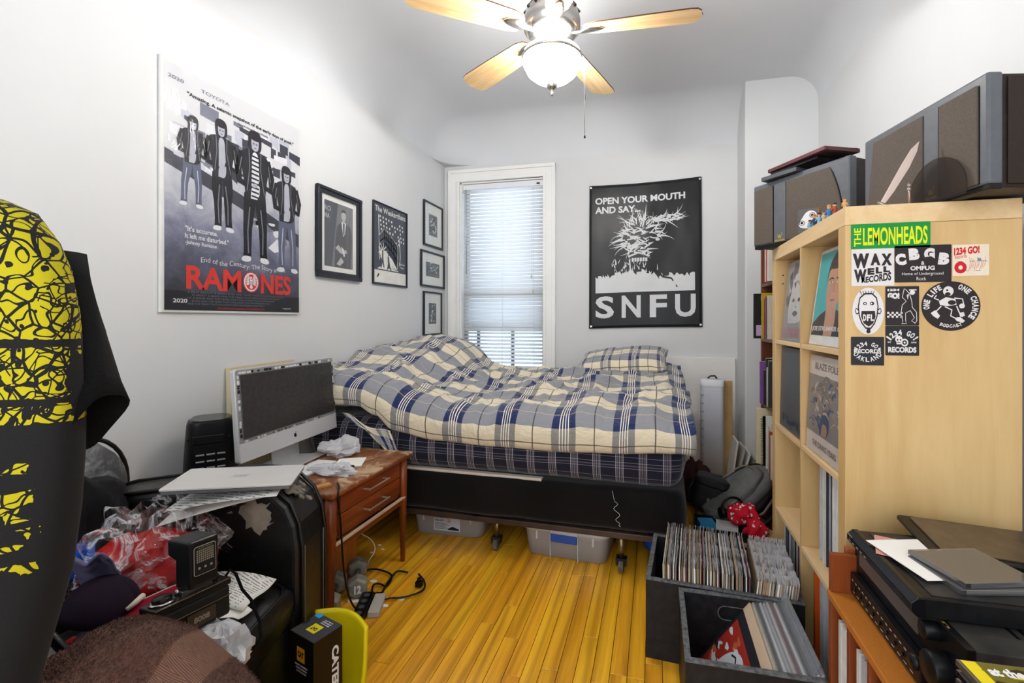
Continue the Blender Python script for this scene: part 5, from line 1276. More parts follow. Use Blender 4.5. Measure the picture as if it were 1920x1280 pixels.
# ================================================================ right side: cube shelf, records, speakers, stereo
birch = wood('birch_veneer', '#bb9862', '#cbab77', axis=2, scale=3, stretch=.12, rough=.45, tint=.05, bump=.03)
birch_h = wood('birch_veneer_cross', '#cbab79', '#dcc094', axis=1, scale=4, stretch=.12, rough=.42, tint=.05, bump=.03)
KX, KY, KD, KL, KH = .494, 1.39, .39, .79, 1.49
KS = thing('cube_shelf', 'tall birch cube shelf with eight openings and stickers on its side', 'shelf', (KX, KY, 0))
MB().box((0, 0, KH-.05), (KD, KL, KH)).build('top_board', birch_h, KS, bevel=.0015)
MB().box((0, 0, 0), (KD, KL, .05)).build('bottom_board', birch_h, KS, bevel=.0015)
for y_ in (0, KL-.05): MB().box((0, y_, .05), (KD, y_+.05, KH-.0505)).build('side_panel', birch, KS, bevel=.0015)
MB().box((.001, .387, .05), (KD, .403, KH-.05)).build('divider', birch, KS, bevel=.001)
rows = [(1.105, 1.44), (.754, 1.089), (.403, .738), (.052, .387)]
cells = [(.403, .74), (.05, .387)]   # far, near (local y)
for a_, b_ in ((.738, .754), (.387, .403), (1.089, 1.105)):
    for y0, y1 in cells: MB().box((.001, y0, a_), (KD, y1, b_)).build('shelf_board', birch_h, KS, bevel=.001)
for z_ in (1.34, 1.375): MB().cyl((.03, .7395, z_), (.03, .741, z_), .003, n=8).build('peg_hole', black, KS)
# ---- stickers on the side panel
MS = Matrix(((1,0,0,0),(0,0,-1,0),(0,1,0,0),(0,0,0,1)))
sk = {k: prt('sticker_'+k, c, .3) for k, c in dict(green='#12893a', lime='#d3dc1e', white='#d6d3d3', black='#2a2426', navy='#25262b', cream='#e0d3bf', red='#c3202a', grey='#4a4546', blue='#6f8aa0').items()}
SM = list(sk.values()); SI = {k: i for i, k in enumerate(sk)}
def sticker(label, x0, z0, x1, z1, paint, base='white', oval=False):
    T_ = thing('sticker', label, 'sticker', (x0, KY-.0006, z0), 0, 'music stickers on the shelf side')
    W2, H2 = x1-x0, z1-z0; m = MB(MS)
    if oval: m.prism([(W2/2+W2/2*cos(2*pi*k/40), H2/2+H2/2*sin(2*pi*k/40)) for k in range(40)], 0, .0006, SI[base])
    else: m.prism(rrect(0, 0, W2, H2, .002, 2), 0, .0006, SI[base])
    m2 = MB(MS@Matrix.Translation((0, 0, .0006))@Matrix.Diagonal((W2, H2, 1, 1)))
    m.build('sheet', SM, T_); paint(m2); m2.build('print', SM, T_, fix=False)
    return T_
def s_lemon(m):
    m.text('THE', .05, .12, .12, .80, .0003, SI['lime'], .01) if 0 else None
    v, f = glyphs('THE', .02); xs_ = [p[0] for p in v]; ys_ = [p[1] for p in v]
    m.add([(.13-.09*(p[1]-min(ys_))/(max(ys_)-min(ys_)), .10+.74*(p[0]-min(xs_))/(max(xs_)-min(xs_)), .0003) for p in v], f, SI['lime'])
    m.text('LEMONHEADS', .155, .13, .965, .84, .0003, SI['lime'], .025)
sticker('green sticker with yellow lettering THE LEMONHEADS at the top of the shelf side', .507, 1.375, .688, 1.441, s_lemon, 'green')
def s_wax(m):
    I = SI['black']
    for ch, x0, x1, y0, y1 in (('W', .03, .42, .48, .88), ('A', .45, .68, .55, .87), ('X', .70, .95, .54, .86)): m.text(ch, x0, y0, x1, y1, .0003, I, .07)
    for ch, x0, x1, y0, y1 in (('W', .06, .36, .10, .45), ('E', .38, .54, .30, .48), ('L', .57, .72, .33, .50), ('L', .75, .90, .36, .52)): m.text(ch, x0, y0, x1, y1, .0003, I, .07)
    m.text('RECORDS', .24, .08, .93, .26, .0003, I, .04, warp=lambda u, q: (.24+u*.69, .08+q*(.8+.5*u)+.06*u))
sticker('pale sticker with chunky dark lettering WAX WELL RECORDS', .508, 1.277, .607, 1.375, s_wax)
def s_cb(m):
    I = SI['white']
    for ch, x0, y0, r_ in (('C', .03, .46, .25), ('B', .26, .60, .12), ('G', .52, .60, -.02), ('B', .76, .47, -.25)):
        m.text(ch, x0, y0, x0+.19, y0+.32, .0003, I, .08, rot=r_*.4)
    for k in range(14): m.disc(.08+.065*k, .62+.10*sin(k*.5)+.05*(k % 3-1), .008, .015, .0005, SI['black'], 6)
    m.text('&', .47, .47, .53, .57, .0003, I, .02); m.text('OMFUG', .28, .32, .71, .44, .0003, I, .04)
    m.text('Home of Underground', .13, .17, .86, .27, .0003, I, .0); m.text('Rock', .39, .05, .56, .14, .0003, I, .0)
sticker('black rectangular sticker lettered CBGB and OMFUG', .608, 1.285, .734, 1.380, s_cb, 'black')
def s_red(m):
    m.text('1234 GO!', .04, .68, .74, .92, .0003, SI['red'], .05, warp=lambda u, q: (.04+u*.7, .66+q+.06*u)); m.text('Records', .08, .54, .40, .66, .0003, SI['red'], .0, rot=.15)
    m.disc(.22, .27, .17, .19, .0003, SI['red']); m.disc(.22, .27, .06, .07, .0005, SI['cream'])
    for k in range(9): m.stroke([(.44+.05*k, .15+.05*(k % 3)), (.50+.05*k, .42+.05*(k % 2)), (.46+.055*k, .60-.04*(k % 4))], .008, .0003, SI['red'])
    for k in range(5): m.stroke([(.12+.17*k, .47-.3*(k % 2)), (.27+.17*k, .46-.3*(k % 2))], .012, .0003, SI['grey'])
    m.rect(.68, .46, .78, .56, .0004, SI['blue'])
sticker('cream sticker with red lettering 1234 GO! and a red record', .736, 1.299, .814, 1.378, s_red, 'cream')
def s_dfl(m):
    I = SI['black']; O = lambda pts, w_=.035: m.stroke(pts, w_, .0003, I)
    O([(.26+.0*k, .0) for k in range(0)] or [(.24,.78),(.19,.60),(.22,.40),(.30,.25),(.42,.14),(.58,.13),(.70,.24),(.78,.40),(.81,.60),(.76,.78),(.62,.87),(.40,.87),(.24,.78)])
    O([(.20,.52),(.12,.56),(.09,.50),(.13,.44),(.21,.46)], .025); O([(.80,.52),(.88,.56),(.91,.50),(.87,.44),(.79,.46)], .025)
    m.flat([(.29,.50),(.71,.50),(.73,.38),(.66,.24),(.52,.17),(.36,.24),(.28,.38)], .0004, I)
    for ch, x0 in (('D', .34), ('F', .46), ('L', .58)): m.text(ch, x0, .29, x0+.10, .43, .0006, SI['white'], .05)
    m.disc(.40, .66, .06, .035, .0004, I, 14); m.disc(.40, .66, .03, .018, .0006, SI['white'], 10); m.disc(.62, .66, .07, .04, .0004, I, 14); m.disc(.60, .66, .03, .018, .0006, SI['white'], 10)
    for k in range(6): O([(.30+.07*k, .85), (.24+.09*k, .93)], .018)
    m.flat([(.46,.12),(.56,.12),(.58,.05),(.51,.02),(.44,.05)], .0004, I)
sticker('oval white sticker with grinning cartoon face lettered DFL', .510, 1.149, .584, 1.273, s_dfl, 'white', True)
def s_go(m):
    I = SI['white']
    m.text('1234', .06, .88, .42, .94, .0003, I, .06); m.text('GO!', .06, .68, .42, .84, .0003, I, .08)
    for r_ in range(3):
        for c_ in range(7):
            if (r_+c_) % 2 == 0: m.rect(.05+.066*c_, .20+.05*r_, .05+.066*(c_+1), .25+.05*r_, .0003, I)
    fg = [(.62,.90),(.56,.94),(.50,.72),(.62,.62),(.50,.52),(.46,.30),(.52,.10),(.48,.05),(.62,.05),(.60,.14),(.60,.32),(.74,.38),(.86,.20),(.78,.12),(.88,.06),(.93,.12),(.92,.34),(.80,.46),(.78,.62),(.72,.80)]
    m.stroke(fg+[fg[0]], .018, .0003, I); m.disc(.80, .84, .08, .06, .0003, I, 12); m.rect(.70, .89, .92, .92, .0004, I); m.flat([(.63,.78),(.70,.80),(.66,.66)], .0004, I)
sticker('black sticker with dancing suited figure and 1234 GO! above checkerboard', .587, 1.173, .663, 1.275, s_go, 'black')
def s_one(m):
    I = SI['white']
    m.arc_text('ONE LIFE', .5, .5, .415, 190, 113, .11, .0003, I, .05); m.arc_text('ONE CHANCE', .5, .5, .415, 72, -38, .11, .0003, I, .05)
    m.arc_text('PODCAST', .5, .5, .405, 243, 298, .07, .0003, I, .03, inner=True)
    m.stroke([(.32,.11),(.5,.075),(.66,.11)], .012, .0003, I)
    m.disc(.46, .80, .09, .10, .0003, I, 16); m.disc(.45, .74, .05, .04, .0005, SI['black'], 10); m.disc(.44, .82, .02, .02, .0005, SI['black'], 8)
    m.flat([(.30,.60),(.42,.68),(.58,.64),(.60,.52),(.44,.50),(.32,.52)], .0003, I); m.disc(.52, .57, .07, .05, .0005, SI['black'], 10)
    for pts in ([(.56,.66),(.70,.64),(.72,.52),(.66,.46)], [(.34,.50),(.26,.40),(.24,.32)], [(.40,.49),(.52,.42),(.50,.30),(.60,.24)], [(.60,.50),(.64,.38),(.70,.28)], [(.30,.62),(.22,.66),(.26,.72)]): m.stroke(pts, .022, .0003, I)
    m.flat([(.16,.36),(.24,.42),(.32,.30),(.28,.24),(.20,.30)], .0004, I); m.flat([(.56,.26),(.66,.28),(.74,.20),(.70,.16),(.60,.20)], .0004, I); m.flat([(.64,.36),(.72,.38),(.74,.30),(.66,.28)], .0004, I); m.disc(.69, .50, .05, .05, .0004, I, 10)
sticker('round black sticker lettered ONE LIFE ONE CHANCE around a running figure', .668, 1.160, .796, 1.286, s_one, 'black', True)
def s_oak(m):
    I = SI['white']
    m.arc_text('1234 GO!', .5, .36, .40, 155, 25, .15, .0003, I, .03); m.text('RECORDS', .09, .42, .91, .57, .0003, I, .04); m.arc_text('OAKLAND', .5, .62, .42, 205, 335, .16, .0003, I, .03, inner=True)
sticker('black square sticker lettered 1234 GO! RECORDS OAKLAND', .507, 1.068, .584, 1.143, s_oak, 'navy')
def s_rec(m):
    I = SI['white']
    m.arc_text('1234 GO!', .5, .28, .50, 150, 30, .19, .0003, I, .04); m.text('RECORDS', .08, .10, .92, .29, .0003, I, .05)
    m.disc(.40, .55, .11, .12, .0003, I, 16); m.rect(.33, .38, .47, .46, .0003, I)
    for x_ in (.36, .45): m.disc(x_, .53, .025, .03, .0005, SI['navy'], 8)
    m.disc(.57, .44, .11, .13, .0004, I, 18); m.disc(.57, .44, .07, .08, .0005, SI['navy'], 14); m.disc(.57, .44, .03, .035, .0006, I, 10)
    m.text('EST', .07, .42, .17, .47, .0003, I, .02); m.text('2008', .76, .42, .92, .47, .0003, I, .02)
sticker('black sticker with skull and record over the word RECORDS', .587, 1.095, .663, 1.172, s_rec, 'navy')
# ---- record covers on display (faces look towards -X)
LPW = .315
MXN = Matrix(((0,0,-1,0),(-1,0,0,0),(0,1,0,0),(0,0,0,1)))   # local x to viewer's right (-Y), y up, z towards viewer (-X)
def cover(label, y_mid, z0, xb, lean, paint, mats, base=0, size=LPW, sleeve=True, thick=.005):
    T_ = thing('record_album', label, 'record', (xb, y_mid, z0), 0, 'albums shown face-out in the cube shelf', rot=(0, R(lean), 0))
    m = MB(MXN); m.box((-size/2, 0, -thick), (size/2, size, 0), base); m.build('cover_card', mats, T_, bevel=.0006)
    p = MB(MXN@Matrix.Translation((-size/2, 0, .0003))@Matrix.Diagonal((size, size, 1, 1))); paint(p); p.build('cover_print', mats, T_, fix=False)
    if sleeve:
        def sf(u, v): return (-size/2-.004+(size+.008)*u, -.002+(size+.009)*v, .0025+.0015*fbm(u*5, v*5, y_mid*9))
        MB(MXN).grid(sf, 14, 14).build('clear_sleeve', film('record_sleeve', '#ffffff', .04, .15, bump=.5, bs=12, fres=.3), T_, fix=False)
    return T_
def smooth2(P): return [(p[0], p[1]) for p in smooth([(a_, b_, 0) for a_, b_ in P+[P[0]]])]
cm_ = [prt('cov_'+k, c, .35) for k, c in (('white', '#e4e4e2'), ('aqua', '#2fb3bd'), ('skin', '#c99a80'), ('quiff', '#3b302f'), ('navyjacket', '#23232d'), ('lips', '#a8625a'), ('aquadark', '#1f8f9c'))]
def p_port(m):
    fl_ = lambda P, z, c, s_=True: m.flat(smooth2(P) if s_ else P, z, c)
    m.rect(.035, .10, .965, .965, .0002, 1)
    fl_([(.035,.10),(.035,.22),(.22,.31),(.38,.36),(.66,.36),(.82,.31),(.965,.22),(.965,.10)], .0004, 4, False)
    fl_([(.40,.10),(.38,.42),(.64,.42),(.66,.24),(.62,.10)], .0005, 2, False)
    fl_([(.33,.62),(.34,.48),(.40,.36),(.50,.29),(.60,.34),(.69,.46),(.71,.62),(.71,.78),(.52,.86),(.35,.78)], .0006, 2)
    fl_([(.30,.60),(.33,.74),(.38,.78),(.52,.76),(.68,.79),(.72,.70),(.74,.62),(.78,.80),(.72,.94),(.58,.99),(.44,.93),(.32,.82)], .0008, 3)
    for x_ in (.43, .62): fl_([(x_-.05,.635),(x_,.655),(x_+.05,.635),(x_,.62)], .0009, 0); m.disc(x_, .637, .016, .014, .0011, 3, 10); m.stroke([(x_-.06,.665),(x_,.682),(x_+.06,.668)], .016, .0010, 3)
    m.stroke([(.535,.64),(.515,.54),(.56,.535)], .010, .0010, 5); fl_([(.45,.455),(.52,.475),(.60,.455),(.53,.435)], .0010, 5)
    m.text('JOE STRUMMER 001', .06, .135, .90, .195, .0012, 0, .03)
cover('white-framed album with turquoise portrait of dark-haired man, top right opening', 1.605, 1.1065, .514, 7.5, p_port, cm_)
cg = [prt('cov_'+k, c, .4) for k, c in (('silver', '#9fa1a6'), ('ash', '#6c6d74'), ('pale', '#cfd0d2'), ('pinkletter', '#b98a94'), ('deep', '#4b4c54'), ('mint', '#9fb8b4'))]
def p_dyn(m):
    m.rect(.0, .0, 1, 1, .0002, 0); r_ = random.Random(21)
    for k in range(40): m.flat(smooth2(blob(r_.random()*.8+.1, r_.random()*.55+.38, .06, .08, 7, .5, r_)), .0003+k*.000005, r_.choice([1, 4, 1, 2]))
    m.flat(smooth2([(.25,.22),(.75,.22),(.86,.40),(.80,.66),(.30,.66),(.18,.42)]), .0007, 2)
    for x_ in (.40, .62): m.flat(smooth2([(x_-.06,.50),(x_,.54),(x_+.06,.50),(x_,.47)]), .0008, 4)
    m.flat(smooth2([(.38,.34),(.5,.38),(.64,.34),(.5,.29)]), .0008, 1); m.stroke([(.51,.50),(.48,.42),(.54,.41)], .015, .0008, 1)
    m.text('DYNAMITE', .06, .04, .94, .16, .0009, 3, .03); m.text('Oh', .50, .80, .72, .95, .0009, 2, .02)
    for k, ch in enumerate('MELLOW'): m.text(ch, .03, .28+.10*k, .10, .35+.10*k, .0009, 5, .02)
cover('silver-grey album with pink lettering and a face, top left opening', 1.955, 1.1065, .512, 5.5, p_dyn, cg)
cd_ = [prt('cov_'+k, c, .45) for k, c in (('slate', '#4e5157'), ('slate2', '#3a3c42'))]
def p_dark(m):
    for k in range(26): m.flat(blob(rng.uniform(.12, .92), rng.uniform(.04, .17), .03, .02, 7, .5), .0004, 1)
cover('plain dark grey album filling the second left opening', 1.957, .7555, .508, 1.5, p_dark, cd_, size=.322, sleeve=False, thick=.012)
cf = [prt('cov_'+k, c, .45) for k, c in (('parch', '#d3c8c0'), ('typebrown', '#7b6f69'), ('fblue', '#4b5a75'), ('ftan', '#a98a76'), ('fgrey', '#8d8986'), ('fpale', '#c4b8ae'))]
def p_fol(m):
    m.rect(0, .20, 1, .80, .0002, 4); r_ = random.Random(31)
    for k in range(90):
        x_, y_ = r_.random()*.9+.05, r_.random()*.5+.25; a_ = r_.uniform(-.6, 1.2); L_ = r_.uniform(.06, .2)
        q = [(x_, y_), (x_+L_*.5*cos(a_+.3), y_+L_*.5*sin(a_+.3)), (x_+L_*cos(a_), min(.79, y_+L_*sin(a_)))]
        q = [(min(1, max(0, a1)), min(.795, max(.205, b1))) for a1, b1 in q]; m.stroke(q, r_.uniform(.01, .05), .0003+k*.000004, r_.choice([2, 3, 5, 4, 1]))
    m.flat(smooth2([(.40,.22),(.62,.22),(.66,.40),(.52,.45),(.40,.38)]), .0008, 2); m.flat(smooth2([(.44,.22),(.60,.22),(.60,.34),(.46,.34)]), .0009, 3)
    m.text('BLAZE FOLEY', .18, .86, .90, .93, .0006, 1, .01); m.text('THE DAWG YEARS', .20, .07, .86, .13, .0006, 1, .01)
cover('pale album lettered BLAZE FOLEY with collage picture, second right opening', 1.610, .7555, .507, 2.7, p_fol, cf)
# ---- rows of records
pal = ['#d8d4cc', '#b9bcc2', '#8c8f96', '#a98e70', '#3b3d45', '#6b2f36', '#cfc6b2', '#56606e', '#e6e5e1', '#8a7763', '#2a2a2e', '#c4c7cc']
lpm = []
milk = film('milky_record_sleeve', '#f4f7fb', .10, .25, bump=.5, bs=25, milk=.62, fres=.4)
for i, c_ in enumerate(pal):
    m = MB().box((-.0019, -LPW/2, 0), (.0019, LPW/2, LPW), 0)
    edge_m = mat('card_edge_%d' % (i % 4), ['#9a8a74', '#b5a58c', '#77695a', '#c9c0ae'][i % 4], .7)
    lpm.append(m.mesh('record', [mat('lp_'+c_[1:], c_, .5, var=.08, vs=30, bump=.03)]))
slv = []
for k in range(4):
    m = MB(); rk = random.Random(60+k); n_ = 14
    top = [LPW+.010+rk.uniform(0, .020)*(1 if j % 2 else .2) for j in range(n_+1)]
    v_ = [(rk.uniform(-.0012, .0012), -LPW/2-.004+(LPW+.008)*j/n_, z_) for z_ in (0,) for j in range(n_+1)]+[(rk.uniform(-.002, .002), -LPW/2-.004+(LPW+.008)*j/n_, top[j]) for j in range(n_+1)]
    m.add(v_, [(j, j+1, n_+2+j, n_+1+j) for j in range(n_)]); slv.append(m.mesh('clear_sleeve', [milk]))
lpr = random.Random(77)
clean = MB().box((-.0022, -LPW/2-.003, -.0005), (.0026, LPW/2+.003, LPW+.004)).mesh('clear_sleeve', [film('clean_record_sleeve', '#f6f8fb', .10, .12, bump=.2, bs=12, milk=.10, fres=.4)])
def lp(x, y, z, rot, label, group, ci=None, sleeve=False, s=1.0):
    o = bpy.data.objects.new('vinyl_record', lpm[lpr.randrange(len(lpm)) if ci is None else ci]); COL.objects.link(o)
    o.location = (x, y, z); o.rotation_euler = rot; o.scale = (1, 1, s); tag(o, label, 'record', group)
    if sleeve:
        c = bpy.data.objects.new('clear_sleeve', clean if sleeve == 2 else slv[lpr.randrange(4)]); COL.objects.link(c); c.parent = o; c.location = (0 if sleeve == 2 else .0022, 0, 0)
    return o
light = [0, 1, 8, 11, 6, 1, 8, 2, 0, 11]
def shelf_row(y0, y1, z, label, group, step, cs=None, lean=0, xj=.0):
    y = y0
    while y < y1-.002:
        o = lp(KX+.035+lpr.uniform(-.006, .006)+LPW/2, y, z, (lpr.uniform(-.004, .004)+lean, 0, pi/2), label, group, lpr.choice(cs) if cs else None)
        y += step*lpr.uniform(.85, 1.25)
shelf_row(1.80, 1.895, rows[2][0]+.001, 'white-sleeved record in the short run of the third left opening', 'records in the third left opening', .0062, [0, 1, 8, 8, 11, 0], -.0)
shelf_row(1.448, 1.70, rows[2][0]+.001, 'record standing spine-out in the third right opening', 'records in the third right opening', .0078, [1, 2, 0, 8, 4, 7, 11, 2, 1, 5])
shelf_row(1.80, 2.12, rows[3][0]+.001, 'record standing spine-out in the bottom left opening', 'records in the bottom left opening', .0105, [1, 2, 0, 8, 4, 7, 11, 2, 1, 5])
shelf_row(1.448, 1.765, rows[3][0]+.001, 'record standing spine-out in the bottom right opening', 'records in the bottom right opening', .0105, [1, 2, 0, 8, 4, 7, 11, 2, 1])
o_ = lp(KX+.02+LPW/2, 1.70, rows[3][0]+.001, (0, 0, pi/2), 'record with a bright orange spine in the bottom right opening', None); o_.data = MB().box((-.005, -LPW/2, 0), (.005, LPW/2, LPW)).mesh('record', [prt('orange_spine', '#d4581c')])
# ---- crates
crate_m = mat('black_stained_ply', '#121113', .5, c2='#1f1e20', var=.3, vs=40, bump=.3, bs=150, bd=.002)
rim_m = mat('worn_black_edge', '#66686b', .7, var=.3, vs=80, bump=.3, bs=200)
def crate(name, label, loc, rz, W2, D2, H2, hole=None, divider=None):
    T_ = thing(name, label, 'crate', loc, rz); t_ = .014
    def panel(nm, a, b, hl=None, axis='y'):
        m = MB()
        if not hl: m.box(a, b)
        else:   # panel in the xz plane with a rounded hand hole
            (x0, y0, z0), (x1, y1, z1) = a, b; (hx0, hz0, hx1, hz1) = hl
            hp = rrect(hx0, hz0, hx1, hz1, (hz1-hz0)/2*.98, 6); n_ = len(hp)
            cxh, czh = (hx0+hx1)/2, (hz0+hz1)/2
            out = []
            for px_, pz_ in hp:
                dx_, dz_ = px_-cxh, pz_-czh; k1 = ((x1-cxh) if dx_ > 0 else (x0-cxh))/dx_ if abs(dx_) > 1e-9 else 1e9; k2 = ((z1-czh) if dz_ > 0 else (z0-czh))/dz_ if abs(dz_) > 1e-9 else 1e9
                k_ = min(k1, k2); out.append((cxh+dx_*k_, czh+dz_*k_))
            # insert corners
            ring_o, ring_i = [], []
            for i in range(n_):
                ring_o.append(out[i]); ring_i.append(hp[i]); a1, a2 = out[i], out[(i+1) % n_]
                if (a1[0] in (x0, x1)) != (a2[0] in (x0, x1)) and abs(a1[0]-a2[0]) > 1e-6 and abs(a1[1]-a2[1]) > 1e-6:
                    cx_ = x0 if min(abs(a1[0]-x0), abs(a2[0]-x0)) < 1e-6 else x1; cz_ = z0 if min(abs(a1[1]-z0), abs(a2[1]-z0)) < 1e-6 else z1
                    ring_o.append((cx_, cz_)); ring_i.append(((hp[i][0]+hp[(i+1) % n_][0])/2, (hp[i][1]+hp[(i+1) % n_][1])/2))
            N_ = len(ring_o); v_ = [(p[0], y0, p[1]) for p in ring_o]+[(p[0], y0, p[1]) for p in ring_i]+[(p[0], y1, p[1]) for p in ring_o]+[(p[0], y1, p[1]) for p in ring_i]
            f_ = []
            for i in range(N_):
                j = (i+1) % N_; f_ += [(i, j, N_+j, N_+i), (2*N_+i, 3*N_+i, 3*N_+j, 2*N_+j), (N_+i, N_+j, 3*N_+j, 3*N_+i), (i, 2*N_+i, 2*N_+j, j)]
            m.add(v_, f_)
        return m.build(nm, crate_m, T_)
    panel('front_panel', (0, 0, 0), (W2, t_, H2)); panel('back_panel', (0, D2-t_, 0), (W2, D2, H2), hole)
    panel('side_panel', (0, t_, 0), (t_, D2-t_, H2)); panel('side_panel', (W2-t_, t_, 0), (W2, D2-t_, H2)); panel('base_panel', (t_, t_, .002), (W2-t_, D2-t_, .012))
    e = .0015
    MB().box((-e, -e, H2-.004), (W2+e, t_+e, H2+e)).box((-e, D2-t_-e, H2-.004), (W2+e, D2+e, H2+e)).box((-e, t_, H2-.004), (t_+e, D2-t_, H2+e)).box((W2-t_-e, t_, H2-.004), (W2+e, D2-t_, H2+e)).build('worn_rim', rim_m, T_, bevel=.001)
    if hole:
        hx0, hz0, hx1, hz1 = hole; hp = rrect(hx0, hz0, hx1, hz1, (hz1-hz0)/2*.98, 6)
        MB().tube([(p[0], D2-t_-.0005, p[1]) for p in hp+[hp[0]]], .0022, 5).build('hole_rim', rim_m, T_)
    if divider: panel('divider', (divider, t_, .012), (divider+.01, D2-t_, H2-.02))
    return T_
c1o, c1r = Vector((-.031, 1.675, 0)), R(-4.5)
crate('record_crate', 'long black wooden crate packed with two runs of records', c1o, c1r, .50, .36, .278, None, .342)
crate('record_crate', 'front black wooden crate with hand hole and leaning records', (.080, 1.306, 0), 0, .342, .350, .270, (.125, .190, .235, .235))
Rz = Matrix.Rotation(c1r, 3, 'Z')
def in1(x, y, z): return c1o+Rz@Vector((x, y, z))
x = .062; k = 0
while x < .336:
    p = in1(x, .016+.158+lpr.uniform(-.002, .006), .0125)
    lp(p.x, p.y, p.z, (0, R(lpr.uniform(-1, 1.2)), c1r), 'record in clear sleeve in the left run of the rear crate', 'records in the left run of the rear crate', lpr.choice([3, 9, 6, 0, 6, 3, 8, 9, 5, 10]), True, 1.0); x += .0043; k += 1
x = .360
while x < .483:
    p = in1(x, .016+.158+lpr.uniform(-.002, .006), .0125)
    lp(p.x-.03, p.y, p.z, (0, R(6+lpr.uniform(-.6, .6)), c1r), 'record in clear sleeve in the right run of the rear crate', 'records in the right run of the rear crate', lpr.choice([3, 9, 6, 0, 6, 3, 8, 9, 0]), True, .985); x += .0040
# leaning records in the front crate
lean = R(38)
fc = thing('record_album', 'album with a painted face cover leaning at the front of the near crate', 'record', (.108, 1.482, .0130), 0, None, rot=(0, lean, 0))
cfm = [prt('lean_'+k, c, .35) for k, c in (('cream', '#c9b096'), ('black', '#26262c'), ('red', '#9c2e26'), ('white', '#c9d0d8'), ('blue', '#7f8fa6'), ('rust', '#b5583c'))]
MB().box((0, -LPW/2, 0), (.005, LPW/2, LPW)).build('cover_card', cfm, fc, bevel=.0006)
pp = MB(Matrix(((0,0,-1,-.0003),(-1,0,0,LPW/2),(0,1,0,0),(0,0,0,1)))@Matrix.Diagonal((LPW, LPW, 1, 1)))
pp.rect(.0, .0, 1, .90, .0003, 1); pp.rect(.06, .0, .94, .80, .0005, 2); 
r8 = random.Random(9)
for k in range(40): pp.flat(blob(r8.uniform(.1, .9), r8.uniform(.35, .78), .06, .03, 7, .5, r8), .0007+k*.000005, r8.choice([2, 5, 3, 1, 2]))
pp.M = pp.M@Matrix.Translation((0, .17, 0))
pp.flat(smooth2([(.34,.0),(.30,.30),(.40,.50),(.60,.58),(.82,.50),(.88,.25),(.84,.0)]), .0010, 3)
for x_ in (.50, .72): pp.flat(smooth2([(x_-.07,.36),(x_,.42),(x_+.07,.37),(x_,.33)]), .0012, 4); pp.disc(x_, .375, .022, .022, .0014, 1, 10); pp.stroke([(x_-.08,.45),(x_,.49),(x_+.08,.46)], .02, .0012, 1)
pp.flat(smooth2([(.50,.14),(.60,.19),(.70,.14),(.60,.09)]), .0012, 2); pp.stroke([(.61,.34),(.58,.22),(.64,.22)], .012, .0012, 4)
pp.build('cover_print', cfm, fc, fix=False)
names = ['buff album directly behind the painted face cover', 'second album in the leaning near-crate run', 'dark-edged album third in the leaning run']
for k in range(11):
    xx_ = .108+.0128*(k+1)
    o = lp(xx_, 1.482+lpr.uniform(-.003, .003), .0130, (0, lean-R(.5*k), 0), 'record in clear sleeve leaning in the middle of the near crate', 'leaning records in the near crate', [6, 10, 8, 1, 0, 5, 8, 10, 6, 8, 11][k], 2)
cl = tag(MB().box((0, -.163, 0), (.0012, .163, .33)).build('empty_sleeve', film('stiff_clear_sleeve', '#eef4fb', .14, .15, bump=.3, bs=15, milk=.12)), 'stiff clear sleeve at the right end of the leaning records', 'record sleeve')
cl.location = (.262, 1.482, .013); cl.rotation_euler = (0, R(27), 0)
# ---- speakers on the shelf
gril = NT('brown_grille_cloth'); gril.set(.9); co = gril.coord('Object'); gril.base(gril.mix(gril.noise(co, 420, 2, .8), lin('#3b342f'), lin('#6d645c'))); gril.bump(gril.noise(co, 600, 2), .3, .001); gril = gril.m
spk = mat('dark_grey_baffle', '#5c6066', .4, var=.06, vs=30, bump=.05, bs=200); spd = mat('speaker_black_lip', '#17181a', .5)
vin = mat('dark_walnut_vinyl', '#2f2723', .45, var=.2, vs=40, bump=.05)
def speaker(label, origin, ang, L_, H2, D2, grilles, strip, arc, logo_x, mirror=False):
    # local x along the front (left to right), local y into the cabinet, z up
    T_ = thing('speaker', label, 'speaker', origin, ang)
    MB().box((.004, .02, .004), (L_-.004, D2, H2-.004)).build('cabinet', [vin], T_, bevel=.003)
    MB().box((0, 0, .012), (L_, .035, H2)).build('baffle', spk, T_, bevel=.006)
    MB().box((.002, .004, 0), (L_-.002, .034, .014)).build('lower_lip', spd, T_, bevel=.002)
    F_ = Matrix(((1,0,0,0),(0,0,-1,0),(0,1,0,0),(0,0,0,1)))
    for (x0, x1, poly) in grilles:
        g_ = MB(F_); P_ = poly or rrect(x0, .016, x1, H2-.022, .003, 2)
        cx_ = sum(p[0] for p in P_)/len(P_); cy_ = sum(p[1] for p in P_)/len(P_)
        g_.prism(P_, -.01, .006); go_ = g_.build('grille', gril, T_, bevel=.002)
        MB(F_).prism([(cx_+(p[0]-cx_)*1.0+math.copysign(.003, p[0]-cx_), cy_+(p[1]-cy_)) for p in P_], -.012, .0008).build('grille_gap', spd, T_)
    x0, x1 = strip
    MB(F_).box((x0, .014, 0), (x1, H2-.02, .003)).build('centre_strip', spk, T_, bevel=.001)
    lg = MB(F_); cx_ = (x0+x1)/2
    for pts in ([(-.010,.044),(-.005,.028)], [(-.005,.028),(0,.042)], [(0,.042),(.004,.028)], [(.004,.028),(.011,.050)], [(-.004,.044),(.001,.030)]): lg.stroke([(cx_+p[0], p[1]) for p in pts], .0022, .0034)
    lg.text('Wharfedale', x0+.004, .017, x1-.004, .025, .0034, 0, .02); lg.build('logo', mat('gold_print', '#c9b03c', .35, .3), T_, fix=False)
    return T_
H_ = .272
